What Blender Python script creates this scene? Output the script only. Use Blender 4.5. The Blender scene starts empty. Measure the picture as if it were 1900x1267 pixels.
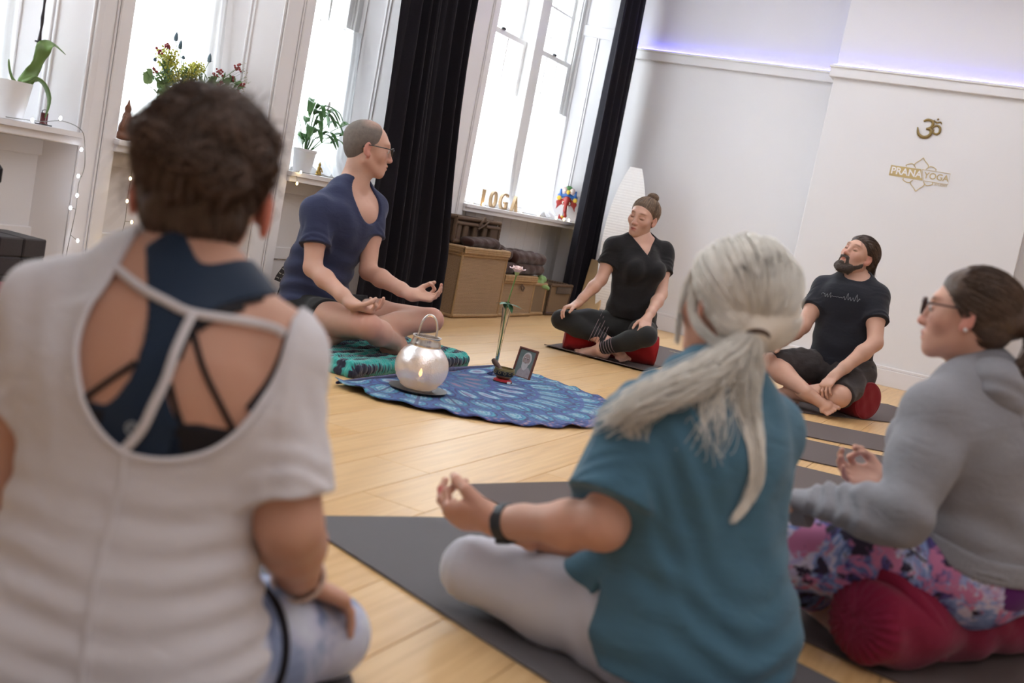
import bpy, math, random
import numpy as np
from mathutils import Vector, Matrix

C = bpy.context.scene.collection
PI = math.pi
A3 = lambda *v: np.array(v, dtype=float)

# ------------------------------------------------------------------ camera, world, light, exposure
cam_d = bpy.data.cameras.new('camera')
cam = bpy.data.objects.new('camera', cam_d)
C.objects.link(cam)
bpy.context.scene.camera = cam
cam_d.sensor_width = 36.0
cam_d.lens = 2036.52 / 1900 * 36.0
cam_d.clip_start = 0.05
_pt, _ro, _ya = [math.radians(a) for a in (6.9032, 11.00927, 65.0826)]
_fw = Vector((math.sin(_ya) * math.cos(_pt), math.cos(_ya) * math.cos(_pt), -math.sin(_pt)))
_r0 = Vector((math.cos(_ya), -math.sin(_ya), 0))
_u0 = _r0.cross(_fw)
_r = _r0 * math.cos(_ro) + _u0 * math.sin(_ro)
_u = -_r0 * math.sin(_ro) + _u0 * math.cos(_ro)
cam.matrix_world = Matrix(((_r.x, _u.x, -_fw.x, 0), (_r.y, _u.y, -_fw.y, 0), (_r.z, _u.z, -_fw.z, 0.8), (0, 0, 0, 1)))
cam_d.dof.use_dof = True
cam_d.dof.focus_distance = 5.7
cam_d.dof.aperture_fstop = 2.8

sc = bpy.context.scene
sc.view_settings.view_transform = 'Standard'
sc.view_settings.look = 'None'
sc.view_settings.exposure = 0.28
sc.view_settings.gamma = 1.0
sc.view_settings.use_curve_mapping = False

world = bpy.data.worlds.new('world')
sc.world = world
world.use_nodes = True
wn = world.node_tree
wn.nodes.clear()
_bg = wn.nodes.new('ShaderNodeBackground')
_wo = wn.nodes.new('ShaderNodeOutputWorld')
_bg.inputs[0].default_value = (0.86, 0.93, 1.0, 1)
_bg.inputs[1].default_value = 14.0
wn.links.new(_bg.outputs[0], _wo.inputs[0])

def area(name, loc, rot, sx, sy, power, col=(1, 1, 1), portal=False):
    l = bpy.data.lights.new(name, 'AREA')
    l.shape = 'RECTANGLE'
    l.size = sx
    l.size_y = sy
    l.energy = power
    l.color = col
    o = bpy.data.objects.new(name, l)
    o.location = loc
    o.rotation_euler = rot
    C.objects.link(o)
    if portal:
        l.cycles.is_portal = True
    return o

# fill lights added under the ceiling, above the frame
area('overhead_fill_light', (3.2, 0.8, 3.22), (0, 0, 0), 3.2, 3.2, 40, (0.95, 0.96, 1.0))
area('overhead_fill_light', (6.8, 1.0, 3.22), (0, 0, 0), 2.6, 3.2, 42, (0.95, 0.96, 1.0))
area('overhead_fill_light', (0.2, -0.6, 3.22), (0, 0, 0), 2.6, 2.6, 27, (0.96, 0.96, 1.0))

# ------------------------------------------------------------------ material helpers
MATS = {}

class NT:
    def __init__(self, name):
        self.m = bpy.data.materials.new(name)
        self.m.use_nodes = True
        self.t = self.m.node_tree
        self.n = self.t.nodes
        self.b = self.n['Principled BSDF']
        self.out = self.n['Material Output']
    def add(self, typ, **kw):
        x = self.n.new(typ)
        for k, v in kw.items():
            setattr(x, k, v)
        return x
    def ln(self, a, b):
        self.t.links.new(a, b)
    def coord(self, which='Object', scale=(1, 1, 1), rot=(0, 0, 0), loc=(0, 0, 0)):
        tc = self.add('ShaderNodeTexCoord')
        mp = self.add('ShaderNodeMapping')
        mp.inputs['Scale'].default_value = scale
        mp.inputs['Rotation'].default_value = rot
        mp.inputs['Location'].default_value = loc
        self.ln(tc.outputs[which], mp.inputs[0])
        return mp.outputs[0]
    def noise(self, vec, scale=5, detail=3, rough=0.5, dist=0.0):
        x = self.add('ShaderNodeTexNoise')
        x.inputs['Scale'].default_value = scale
        x.inputs['Detail'].default_value = detail
        x.inputs['Roughness'].default_value = rough
        x.inputs['Distortion'].default_value = dist
        self.ln(vec, x.inputs['Vector'])
        return x.outputs['Fac']
    def vor(self, vec, scale=5, feature='F1', out='Distance'):
        x = self.add('ShaderNodeTexVoronoi')
        x.feature = feature
        x.inputs['Scale'].default_value = scale
        self.ln(vec, x.inputs['Vector'])
        return x.outputs[out]
    def wave(self, vec, scale=5, dist=0, detail=2, dirn='X', dscale=1.0):
        x = self.add('ShaderNodeTexWave')
        x.bands_direction = dirn
        x.inputs['Scale'].default_value = scale
        x.inputs['Distortion'].default_value = dist
        x.inputs['Detail'].default_value = detail
        x.inputs['Detail Scale'].default_value = dscale
        self.ln(vec, x.inputs['Vector'])
        return x.outputs['Fac']
    def ramp(self, fac, stops, interp='LINEAR'):
        x = self.add('ShaderNodeValToRGB')
        x.color_ramp.interpolation = interp
        el = x.color_ramp.elements
        while len(el) < len(stops):
            el.new(0.5)
        for e, (p, c) in zip(el, stops):
            e.position = p
            e.color = tuple(c) + (1,) if len(c) == 3 else c
        self.ln(fac, x.inputs[0])
        return x.outputs[0]
    def mix(self, fac, a, b, blend='MIX'):
        x = self.add('ShaderNodeMix')
        x.data_type = 'RGBA'
        x.blend_type = blend
        for s, v in ((x.inputs[0], fac), (x.inputs[6], a), (x.inputs[7], b)):
            if isinstance(v, (int, float)):
                s.default_value = v
            elif isinstance(v, tuple):
                s.default_value = v + (1,) if len(v) == 3 else v
            else:
                self.ln(v, s)
        return x.outputs[2]
    def math(self, op, a, b=None, c=None):
        x = self.add('ShaderNodeMath')
        x.operation = op
        for s, v in zip(x.inputs, (a, b, c)):
            if v is None:
                continue
            if isinstance(v, (int, float)):
                s.default_value = v
            else:
                self.ln(v, s)
        return x.outputs[0]
    def bump(self, h, strength=0.2, dist=0.01):
        x = self.add('ShaderNodeBump')
        x.inputs['Strength'].default_value = strength
        x.inputs['Distance'].default_value = dist
        self.ln(h, x.inputs['Height'])
        self.ln(x.outputs[0], self.b.inputs['Normal'])
    def set(self, col=None, rough=None, metal=None, spec=None, sheen=None, sss=None, trans=None, emit=None, es=None, alpha=None):
        b = self.b.inputs
        if col is not None:
            if isinstance(col, tuple):
                b['Base Color'].default_value = col + (1,)
            else:
                self.ln(col, b['Base Color'])
        if rough is not None:
            if isinstance(rough, (int, float)):
                b['Roughness'].default_value = rough
            else:
                self.ln(rough, b['Roughness'])
        if metal is not None:
            b['Metallic'].default_value = metal
        if spec is not None:
            b['Specular IOR Level'].default_value = spec
        if sheen is not None:
            b['Sheen Weight'].default_value = sheen
        if sss is not None:
            b['Subsurface Weight'].default_value = sss
            b['Subsurface Radius'].default_value = (1.0, 0.35, 0.2)
            b['Subsurface Scale'].default_value = 0.012
        if trans is not None:
            b['Transmission Weight'].default_value = trans
        if emit is not None:
            b['Emission Color'].default_value = emit + (1,)
            b['Emission Strength'].default_value = es
        if alpha is not None:
            b['Alpha'].default_value = alpha
        return self.m

def srgb(r, g, b):
    f = lambda c: (c / 255 / 12.92) if c / 255 <= 0.04045 else ((c / 255 + 0.055) / 1.055) ** 2.4
    return (f(r), f(g), f(b))

def plain(name, col, rough=0.6, metal=0.0, nz=0.06, nscale=8, bump=0.0, bscale=60, **kw):
    """simple procedural surface: base colour with soft mottling and optional fine relief"""
    if name in MATS:
        return MATS[name]
    t = NT(name)
    v = t.coord()
    c2 = tuple(max(0, c * (1 - nz * 2)) for c in col)
    t.set(col=t.mix(t.noise(v, nscale, 3), col, c2), rough=rough, metal=metal, **kw)
    if bump:
        t.bump(t.noise(v, bscale, 3), bump, 0.004)
    MATS[name] = t.m
    return t.m

def fabric(name, col, var=0.1, scale=900, bump=0.25, fold=0.0, rough=0.9, sheen=0.15, heather=None):
    if name in MATS:
        return MATS[name]
    t = NT(name)
    v = t.coord()
    n = t.noise(v, scale, 2, 0.7)
    c2 = heather if heather else tuple(c * (1 - 2.2 * var) for c in col)
    base = t.mix(n, col, c2)
    t.set(col=base, rough=rough, sheen=sheen, spec=0.2)
    if fold:
        f2 = t.noise(t.coord(scale=(1, 1, 2.2)), 14, 3, 0.5, 0.8)
        h = t.math('ADD', t.math('MULTIPLY', f2, fold), t.math('MULTIPLY', n, 0.02))
        t.bump(h, 0.6, 0.02)
    else:
        t.bump(n, bump, 0.001)
    MATS[name] = t.m
    return t.m

# ------------------------------------------------------------------ mesh helpers
class MB:
    """collects simple shapes into one mesh"""
    def __init__(self):
        self.v = []
        self.f = []
    def add(self, vs, fs):
        o = len(self.v)
        self.v += [tuple(p) for p in vs]
        self.f += [tuple(i + o for i in f) for f in fs]
        return self
    def box(self, x0, y0, z0, x1, y1, z1, M=None):
        vs = [(x, y, z) for x in (x0, x1) for y in (y0, y1) for z in (z0, z1)]
        if M is not None:
            vs = [M @ Vector(p) for p in vs]
        return self.add(vs, [(0, 1, 3, 2), (4, 6, 7, 5), (0, 4, 5, 1), (2, 3, 7, 6), (0, 2, 6, 4), (1, 5, 7, 3)])
    def bbox(self, x0, y0, z0, x1, y1, z1, b=0.005, M=None):
        """box with chamfered edges"""
        cx, cy, cz = (x0 + x1) / 2, (y0 + y1) / 2, (z0 + z1) / 2
        hx, hy, hz = abs(x1 - x0) / 2, abs(y1 - y0) / 2, abs(z1 - z0) / 2
        b = min(b, hx * .9, hy * .9, hz * .9)
        vs = []; idx = {}
        for sx in (-1, 1):
            for sy in (-1, 1):
                for sz in (-1, 1):
                    for k, p in enumerate(((sx * hx, sy * (hy - b), sz * (hz - b)), (sx * (hx - b), sy * hy, sz * (hz - b)), (sx * (hx - b), sy * (hy - b), sz * hz))):
                        idx[(sx, sy, sz, k)] = len(vs)
                        q = Vector((cx + p[0], cy + p[1], cz + p[2]))
                        vs.append(M @ q if M is not None else q)
        fs = []
        I = idx
        for s in (-1, 1):
            fs.append([I[(s, a, c, 0)] for a, c in ((-1, -1), (1, -1), (1, 1), (-1, 1))][::s])
            fs.append([I[(a, s, c, 1)] for a, c in ((-1, -1), (-1, 1), (1, 1), (1, -1))][::s])
            fs.append([I[(a, c, s, 2)] for a, c in ((-1, -1), (1, -1), (1, 1), (-1, 1))][::s])
        for a in (-1, 1):
            for c in (-1, 1):
                fs.append([I[(a, c, -1, 0)], I[(a, c, 1, 0)], I[(a, c, 1, 1)], I[(a, c, -1, 1)]])
                fs.append([I[(a, -1, c, 0)], I[(a, 1, c, 0)], I[(a, 1, c, 2)], I[(a, -1, c, 2)]])
                fs.append([I[(-1, a, c, 1)], I[(1, a, c, 1)], I[(1, a, c, 2)], I[(-1, a, c, 2)]])
        for sx in (-1, 1):
            for sy in (-1, 1):
                for sz in (-1, 1):
                    fs.append([I[(sx, sy, sz, k)] for k in range(3)])
        return self.add(vs, fs)
    def lathe(self, prof, n=24, cap=True, M=None, sx=1, sy=1):
        vs = []; fs = []
        for r, z in prof:
            for i in range(n):
                a = 2 * PI * i / n
                p = Vector((r * math.cos(a) * sx, r * math.sin(a) * sy, z))
                vs.append(M @ p if M is not None else p)
        for j in range(len(prof) - 1):
            for i in range(n):
                k = (i + 1) % n
                fs.append((j * n + i, j * n + k, (j + 1) * n + k, (j + 1) * n + i))
        if cap:
            fs.append(tuple(range(n - 1, -1, -1)))
            fs.append(tuple((len(prof) - 1) * n + i for i in range(n)))
        return self.add(vs, fs)
    def tube(self, pts, r, n=8, closed=False, flat=1.0, nrm=None):
        pts = [Vector(p) for p in pts]
        m = len(pts)
        rr = r if isinstance(r, (list, tuple)) else [r] * m
        vs = []; fs = []
        up = None
        for i, p in enumerate(pts):
            a = pts[(i - 1) % m] if (closed or i) else pts[0]
            b = pts[(i + 1) % m] if (closed or i < m - 1) else pts[-1]
            t = (b - a).normalized()
            if up is None:
                up = Vector(nrm) if nrm else (Vector((0, 0, 1)) if abs(t.z) < .9 else Vector((1, 0, 0)))
            if nrm:
                up = Vector(nrm)
            x = t.cross(up)
            if x.length < 1e-6:
                x = t.orthogonal()
            x.normalize()
            y = x.cross(t).normalized()
            up = y
            for k in range(n):
                an = 2 * PI * k / n
                vs.append(p + x * math.cos(an) * rr[i] + y * math.sin(an) * rr[i] * flat)
        for i in range(m if closed else m - 1):
            j = (i + 1) % m
            for k in range(n):
                l = (k + 1) % n
                fs.append((i * n + k, i * n + l, j * n + l, j * n + k))
        if not closed:
            fs.append(tuple(range(n - 1, -1, -1)))
            fs.append(tuple((m - 1) * n + k for k in range(n)))
        return self.add(vs, fs)
    def ball(self, c, r, n=10, M=None):
        if not isinstance(r, (tuple, list)):
            r = (r, r, r)
        vs = []; fs = []
        h = n // 2 + 1
        for j in range(1, h):
            th = PI * j / h
            for i in range(n):
                a = 2 * PI * i / n
                vs.append(Vector((c[0] + r[0] * math.sin(th) * math.cos(a), c[1] + r[1] * math.sin(th) * math.sin(a), c[2] + r[2] * math.cos(th))))
        vs.append(Vector((c[0], c[1], c[2] + r[2])))
        vs.append(Vector((c[0], c[1], c[2] - r[2])))
        for j in range(h - 2):
            for i in range(n):
                k = (i + 1) % n
                fs.append((j * n + i, (j + 1) * n + i, (j + 1) * n + k, j * n + k))
        t = len(vs) - 2
        for i in range(n):
            k = (i + 1) % n
            fs.append((t, i, k))
            fs.append((t + 1, (h - 2) * n + k, (h - 2) * n + i))
        if M is not None:
            vs = [M @ p for p in vs]
        return self.add(vs, fs)
    def prism(self, poly, h, M=None, z0=0.0):
        n = len(poly)
        vs = [Vector((x, y, z0)) for x, y in poly] + [Vector((x, y, z0 + h)) for x, y in poly]
        if M is not None:
            vs = [M @ p for p in vs]
        fs = [tuple(range(n - 1, -1, -1)), tuple(range(n, 2 * n))]
        fs += [(i, (i + 1) % n, n + (i + 1) % n, n + i) for i in range(n)]
        return self.add(vs, fs)
    def build(self, name, mat, parent=None, smooth=False, loc=(0, 0, 0), rz=0, wl=False):
        me = bpy.data.meshes.new(name)
        me.from_pydata(self.v, [], self.f)
        me.validate()
        me.materials.append(mat)
        if smooth:
            me.polygons.foreach_set('use_smooth', [True] * len(me.polygons))
            try:
                me.set_sharp_from_angle(angle=math.radians(50))
            except Exception:
                pass
        o = bpy.data.objects.new(name, me)
        C.objects.link(o)
        if parent is not None:
            o.parent = parent
            if wl:
                o.matrix_parent_inverse = parent.matrix_world.inverted()
        o.location = loc
        o.rotation_euler = (0, 0, rz)
        return o

def tag(o, label=None, cat=None, group=None, kind=None):
    if label: o['label'] = label
    if cat: o['category'] = cat
    if group: o['group'] = group
    if kind: o['kind'] = kind
    return o

def thing(name, label, cat, loc=(0, 0, 0), rz=0, group=None):
    o = bpy.data.objects.new(name, None)
    o.empty_display_size = 0.05
    C.objects.link(o)
    o.location = loc
    o.rotation_euler = (0, 0, rz)
    return tag(o, label, cat, group)

def struct(o):
    o['kind'] = 'structure'
    return o

def npmesh(name, V, F, mat, parent=None, smooth=True, origin=None, cols=None):
    """mesh from numpy vertex/quad arrays; vertices in world space, origin moves them to the parent's base"""
    V = np.asarray(V, dtype=np.float32)
    if origin is not None:
        V = V - np.asarray(origin, dtype=np.float32)
    F = np.asarray(F, dtype=np.int32)
    me = bpy.data.meshes.new(name)
    k = F.shape[1]
    me.vertices.add(len(V))
    me.vertices.foreach_set('co', V.ravel())
    me.loops.add(F.size)
    me.loops.foreach_set('vertex_index', F.ravel())
    me.polygons.add(len(F))
    me.polygons.foreach_set('loop_start', np.arange(0, F.size, k, dtype=np.int32))
    me.polygons.foreach_set('use_smooth', np.full(len(F), smooth))
    me.update(calc_edges=True)
    me.validate()
    if cols is not None:
        at = me.color_attributes.new('tint', 'FLOAT_COLOR', 'POINT')
        c4 = np.ones((len(V), 4), dtype=np.float32)
        c4[:, :3] = cols
        at.data.foreach_set('color', c4.ravel())
    me.materials.append(mat)
    o = bpy.data.objects.new(name, me)
    C.objects.link(o)
    if parent is not None:
        o.parent = parent
    return o

# ------------------------------------------------------------------ implicit modelling (smooth unions -> one continuous surface)
def unit(v):
    v = np.asarray(v, float)
    return v / (np.linalg.norm(v) + 1e-12)

def cap(a, b, ra, rb=None, k=0.02, thin=None, q=1.0, op='u'):
    """tapered capsule; thin = axis along which it is flattened by factor q"""
    return dict(t='cap', a=np.asarray(a, float), b=np.asarray(b, float), ra=ra, rb=ra if rb is None else rb, k=k,
                thin=None if thin is None else unit(thin), q=q, op=op)

def ell(c, r, k=0.02, R=None, op='u'):
    """ellipsoid; R = 3 rows of axes"""
    return dict(t='ell', c=np.asarray(c, float), r=np.asarray(r, float), k=k, R=np.eye(3) if R is None else np.asarray(R, float), op=op)

def bounds(p):
    if p['t'] == 'cap':
        r = max(p['ra'], p['rb'])
        return np.minimum(p['a'], p['b']) - r, np.maximum(p['a'], p['b']) + r
    r = p['r'].max()
    return p['c'] - r, p['c'] + r

def sd(p, X, Y, Z):
    if p['t'] == 'cap':
        a, b = p['a'], p['b']
        px, py, pz = X - a[0], Y - a[1], Z - a[2]
        d = b - a
        if p['thin'] is not None and p['q'] != 1.0:
            n = p['thin']; s = 1 / p['q'] - 1
            dn = px * n[0] + py * n[1] + pz * n[2]
            px = px + dn * n[0] * s; py = py + dn * n[1] * s; pz = pz + dn * n[2] * s
            d = d + n * (d @ n) * s
        L = d @ d + 1e-12
        h = np.clip((px * d[0] + py * d[1] + pz * d[2]) / L, 0, 1)
        dist = np.sqrt((px - d[0] * h) ** 2 + (py - d[1] * h) ** 2 + (pz - d[2] * h) ** 2) - (p['ra'] + (p['rb'] - p['ra']) * h)
        if p['q'] != 1.0:
            dist = dist * (0.5 + 0.5 * p['q'])
        return dist
    R = p['R']
    px, py, pz = X - p['c'][0], Y - p['c'][1], Z - p['c'][2]
    l = [(px * R[i, 0] + py * R[i, 1] + pz * R[i, 2]) / p['r'][i] for i in range(3)]
    k0 = np.sqrt(l[0] ** 2 + l[1] ** 2 + l[2] ** 2) + 1e-9
    k1 = np.sqrt((l[0] / p['r'][0]) ** 2 + (l[1] / p['r'][1]) ** 2 + (l[2] / p['r'][2]) ** 2) + 1e-9
    return k0 * (k0 - 1) / k1

def smin(a, b, k):
    h = np.maximum(k - np.abs(a - b), 0) / k
    return np.minimum(a, b) - h * h * k * 0.25

def field(prims, lo, hi, vox):
    n = np.ceil((hi - lo) / vox).astype(int) + 1
    ax = [(lo[i] + np.arange(n[i]) * vox).astype(np.float32) for i in range(3)]
    D = np.full(n, 0.08, dtype=np.float32)
    for p in prims:
        b0, b1 = bounds(p)
        m = p['k'] + 0.03
        i0 = np.maximum(np.floor((b0 - m - lo) / vox).astype(int), 0)
        i1 = np.minimum(np.ceil((b1 + m - lo) / vox).astype(int) + 1, n)
        if (i1 <= i0).any():
            continue
        s = tuple(slice(i0[i], i1[i]) for i in range(3))
        X, Y, Z = np.meshgrid(ax[0][s[0]], ax[1][s[1]], ax[2][s[2]], indexing='ij', sparse=True)
        d = sd(p, X, Y, Z)
        if p['op'] == 'u':
            D[s] = smin(D[s], d, p['k'])
        else:
            D[s] = -smin(-D[s], d, p['k'])
    return D, ax

def nets(D, ax):
    """naive surface nets: scalar grid -> vertices and quads"""
    S = D < 0
    c = [S[a:(None if a else -1), b:(None if b else -1), e:(None if e else -1)] for a in (0, 1) for b in (0, 1) for e in (0, 1)]
    cnt = sum(x.astype(np.int8) for x in c)
    act = (cnt > 0) & (cnt < 8)
    idx = np.argwhere(act)
    if len(idx) == 0:
        return np.zeros((0, 3)), np.zeros((0, 4), int)
    vid = np.full(act.shape, -1, dtype=np.int64)
    vid[act] = np.arange(len(idx))
    acc = np.zeros((len(idx), 3)); num = np.zeros(len(idx))
    cor = [(a, b, e) for a in (0, 1) for b in (0, 1) for e in (0, 1)]
    val = {q: D[idx[:, 0] + q[0], idx[:, 1] + q[1], idx[:, 2] + q[2]].astype(float) for q in cor}
    for q in cor:
        for x in range(3):
            if q[x] == 0:
                r = list(q); r[x] = 1; r = tuple(r)
                a, b = val[q], val[r]
                m = (a < 0) != (b < 0)
                t = np.where(m, a / np.where(m, a - b, 1), 0)
                pt = np.tile(np.array(q, float), (len(idx), 1))
                pt[:, x] += t
                acc[m] += pt[m]; num[m] += 1
    loc = idx + acc / num[:, None]
    V = np.stack([ax[i][0] + loc[:, i] * (ax[i][1] - ax[i][0]) for i in range(3)], 1)
    F = []
    for x in range(3):
        y, z = (x + 1) % 3, (x + 2) % 3
        sl0 = [slice(None)] * 3; sl1 = [slice(None)] * 3
        sl0[x] = slice(0, -1); sl1[x] = slice(1, None)
        a, b = S[tuple(sl0)], S[tuple(sl1)]
        e = np.argwhere(a != b)
        e = e[(e[:, y] > 0) & (e[:, z] > 0) & (e[:, y] < D.shape[y] - 1) & (e[:, z] < D.shape[z] - 1)]
        if len(e) == 0:
            continue
        oy = np.zeros(3, int); oy[y] = 1
        oz = np.zeros(3, int); oz[z] = 1
        q = [e - oy - oz, e - oz, e, e - oy]
        ids = np.stack([vid[p[:, 0], p[:, 1], p[:, 2]] for p in q], 1)
        flip = ~a[e[:, 0], e[:, 1], e[:, 2]]
        ids[flip] = ids[flip][:, ::-1]
        F.append(ids)
    return V, np.concatenate(F)

def surf(prims, vox, cut=None, lo=None, hi=None, pad=0.02):
    bs = [bounds(p) for p in prims if p['op'] == 'u']
    l = np.min([b[0] for b in bs], 0) - pad if lo is None else np.asarray(lo, float)
    h = np.max([b[1] for b in bs], 0) + pad if hi is None else np.asarray(hi, float)
    D, ax = field(prims, l, h, vox)
    if cut is not None:
        X, Y, Z = np.meshgrid(*ax, indexing='ij', sparse=True)
        D = cut(X, Y, Z, D)
    return nets(D, ax)

def inflate(prims, e, k=None):
    out = []
    for p in prims:
        q = dict(p)
        s = e if p['op'] == 'u' else -e
        if p['t'] == 'cap':
            q['ra'] = p['ra'] + s; q['rb'] = p['rb'] + s
            if p['q'] != 1.0:
                q['q'] = (p['q'] * p['ra'] + s) / (p['ra'] + s)
        else:
            q['r'] = p['r'] + s
        if k: q['k'] = k
        out.append(q)
    return out

def dotp(X, Y, Z, o, n):
    return (X - o[0]) * n[0] + (Y - o[1]) * n[1] + (Z - o[2]) * n[2]

def join(parts):
    V = []; F = []; o = 0
    for v, f in parts:
        V.append(v); F.append(f + o); o += len(v)
    return np.concatenate(V), np.concatenate(F)

# strands: many thin three-sided tubes at once; P = (n, m, 3)
def strands(P, r, taper=0.35):
    n, m, _ = P.shape
    T = np.gradient(P, axis=1)
    T /= np.linalg.norm(T, axis=2, keepdims=True) + 1e-9
    ref = np.array([0.31, 0.52, 0.79])
    A = np.cross(T, ref); A /= np.linalg.norm(A, axis=2, keepdims=True) + 1e-9
    B = np.cross(T, A)
    rr = np.asarray(r) * (1 - (1 - taper) * np.linspace(0, 1, m) ** 2)
    if rr.ndim == 1:
        rr = np.tile(rr, (n, 1))
    V = np.zeros((n, m, 3, 3))
    for k in range(3):
        an = 2 * PI * k / 3
        V[:, :, k] = P + (A * math.cos(an) + B * math.sin(an)) * rr[..., None]
    base = (np.arange(n)[:, None] * m + np.arange(m - 1)[None, :]) * 3
    F = []
    for k in range(3):
        l = (k + 1) % 3
        F.append(np.stack([base + k, base + l, base + 3 + l, base + 3 + k], -1).reshape(-1, 4))
    return V.reshape(-1, 3), np.concatenate(F)

# ------------------------------------------------------------------ room materials
M_wall = plain('wall_paint', (0.79, 0.78, 0.80), 0.75, nz=0.015, nscale=2, bump=0.08, bscale=180)
M_trim = plain('gloss_trim_paint', (0.80, 0.775, 0.79), 0.38, nz=0.02, nscale=3, bump=0.05, bscale=40)
M_panel = plain('panel_paint', (0.74, 0.71, 0.71), 0.42, nz=0.03, nscale=3, bump=0.06, bscale=40)
M_frame = plain('window_frame_paint', (0.84, 0.84, 0.84), 0.35, nz=0.01)
M_ceil = plain('ceiling_paint', (0.85, 0.84, 0.83), 0.9, nz=0.01)

def wood_floor():
    t = NT('bamboo_floor')
    oi = t.add('ShaderNodeObjectInfo')
    tc = t.add('ShaderNodeTexCoord')
    vm = t.add('ShaderNodeVectorMath'); vm.operation = 'ADD'
    cm = t.add('ShaderNodeCombineXYZ')
    t.ln(t.math('MULTIPLY', oi.outputs['Random'], 37.0), cm.inputs[0])
    t.ln(t.math('MULTIPLY', oi.outputs['Random'], 11.0), cm.inputs[1])
    t.ln(tc.outputs['Object'], vm.inputs[0]); t.ln(cm.outputs[0], vm.inputs[1])
    mp = t.add('ShaderNodeMapping'); mp.inputs['Scale'].default_value = (1.2, 26, 1)
    t.ln(vm.outputs[0], mp.inputs[0])
    n1 = t.noise(mp.outputs[0], 2.2, 6, 0.6, 0.6)
    mp2 = t.add('ShaderNodeMapping'); mp2.inputs['Scale'].default_value = (5, 130, 1)
    t.ln(vm.outputs[0], mp2.inputs[0])
    n2 = t.noise(mp2.outputs[0], 1.5, 3, 0.6)
    c = t.ramp(n1, [(0.25, (0.53, 0.295, 0.11)), (0.5, (0.67, 0.41, 0.175)), (0.75, (0.76, 0.51, 0.25))])
    c = t.mix(t.math('MULTIPLY', n2, 0.25), c, (0.48, 0.28, 0.12))
    c = t.mix(t.math('MULTIPLY', oi.outputs['Random'], 0.22), c, (0.74, 0.56, 0.36))
    r = t.math('ADD', t.math('MULTIPLY', n1, 0.15), 0.30)
    t.set(col=c, rough=r, spec=0.45)
    t.bump(n2, 0.05, 0.001)
    return t.m
M_floor = wood_floor()

# floor: joists/base slab plus bamboo planks, each plank its own piece
fl = MB(); fl.box(-2.6, -3.2, -0.10, 9.4, 4.4, -0.012)
floor_o = struct(fl.build('floor', plain('subfloor', (0.25, 0.16, 0.08), 0.9)))
rng = random.Random(4)
PW = 0.1905
rowy = []
y = 0.883
while y > -2.9: y -= PW
plank_mesh = {}
def plank(x0, x1, y0):
    L = round(x1 - x0, 3)
    if L not in plank_mesh:
        mb = MB(); mb.bbox(0.0008, 0.0008, -0.012, L - 0.0008, PW - 0.0008, 0, 0.0012)
        o = mb.build('floorboard', M_floor, floor_o)
        plank_mesh[L] = o.data
    else:
        o = bpy.data.objects.new('floorboard', plank_mesh[L]); C.objects.link(o); o.parent = floor_o
    o.location = (x0, y0, 0)
k = 0
while y < 4.0:
    off = (-2.5, -1.75, -2.1, -1.35, -2.3, -1.55)[(k * 5) % 6]
    x = off
    if off > -2.5: plank(-2.5, off, y)
    while x < 9.06:
        x1 = min(x + 2.25, 9.1)
        plank(x, x1, y); x = x1
    y += PW; k += 1

def box_o(name, b, mat, par=None, bev=0.0):
    mb = MB()
    mb.bbox(*b, bev) if bev else mb.box(*b)
    o = mb.build(name, mat, par)
    if par is None: struct(o)
    return o

# walls behind and around the camera
box_o('wall_back', (-2.7, -3.2, 0, -2.5, 4.4, 3.3), M_wall)
box_o('wall_near', (-2.6, -3.2, 0, 9.4, -3.0, 3.3), M_wall)
box_o('ceiling', (-2.7, -3.2, 3.3, 9.5, 4.4, 3.45), M_ceil)
for cx, cy, sx, sy in ((3.2, 0.8, 3.2, 3.2), (6.8, 1.0, 2.6, 3.2), (0.2, -0.6, 2.6, 2.6)):
    l = thing('added_fill_panel', None, None, (cx, cy, 3.3))  # unseen flush panel, added to go with the fill light below it
    l['kind'] = 'structure'
    mb = MB(); mb.bbox(-sx / 2 - .03, -sy / 2 - .03, -0.05, sx / 2 + .03, sy / 2 + .03, -0.0, 0.01)
    mb.build('housing', M_frame, l)

# right wall with chimney breast
XR, XB = 9.09, 8.79
YB0, YB1 = 0.235, 1.815
w = MB(); w.box(XR, -3.2, 0, XR + 0.3, 4.4, 3.3)
wall_right = struct(w.build('wall_right', M_wall))
w = MB(); w.bbox(XB, YB0, 0, XR + 0.02, YB1, 3.3, 0.003)
breast = struct(w.build('wall_chimney_breast', M_wall))
# picture rail with a small ledge, wrapped round the breast
def rail(x0, y0, x1, y1):
    mb = MB()
    mb.bbox(x0, y0, 2.245, x1, y1, 2.333, 0.004)
    return mb
rails = [('trim_1', (XR - 0.035, YB1 + 0.035, XR, 3.72)), ('trim_2', (XB - 0.035, YB0 - 0.035, XB, YB1 + 0.035)),
         ('trim_3', (XB, YB1, XR - 0.035, YB1 + 0.035)), ('trim_4', (XR - 0.035, -3.0, XR, YB0 - 0.035))]
for n, (a, b, c, d) in rails:
    mb = rail(a, b, c, d)
    e = 0.012
    mb.bbox(a - (e if n != 'trim_3' else 0), b, 2.315, c, d + (e if n in ('trim_2', 'trim_3') else 0), 2.335, 0.003)
    struct(mb.build(n, M_wall))
# blue light strip lying on the rail
M_led = NT('blue_light_strip').set(col=(0.1, 0.1, 0.5), emit=(0.09, 0.08, 1.0), es=24.0)
for (y0, y1, x) in ((YB1 + 0.03, 3.70, XR), (YB0 - 0.03, YB1 + 0.02, XB)):
    mb = MB(); mb.bbox(x - 0.022, y0, 2.336, x - 0.012, y1, 2.341, 0.001)
    o = mb.build('light_strip', M_led)
    tag(o, 'blue glowing light strip along the rail ' + ('between the dark curtain and the chimney breast' if x == XR else 'across the chimney breast above the gold emblem'), 'light strip')
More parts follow.
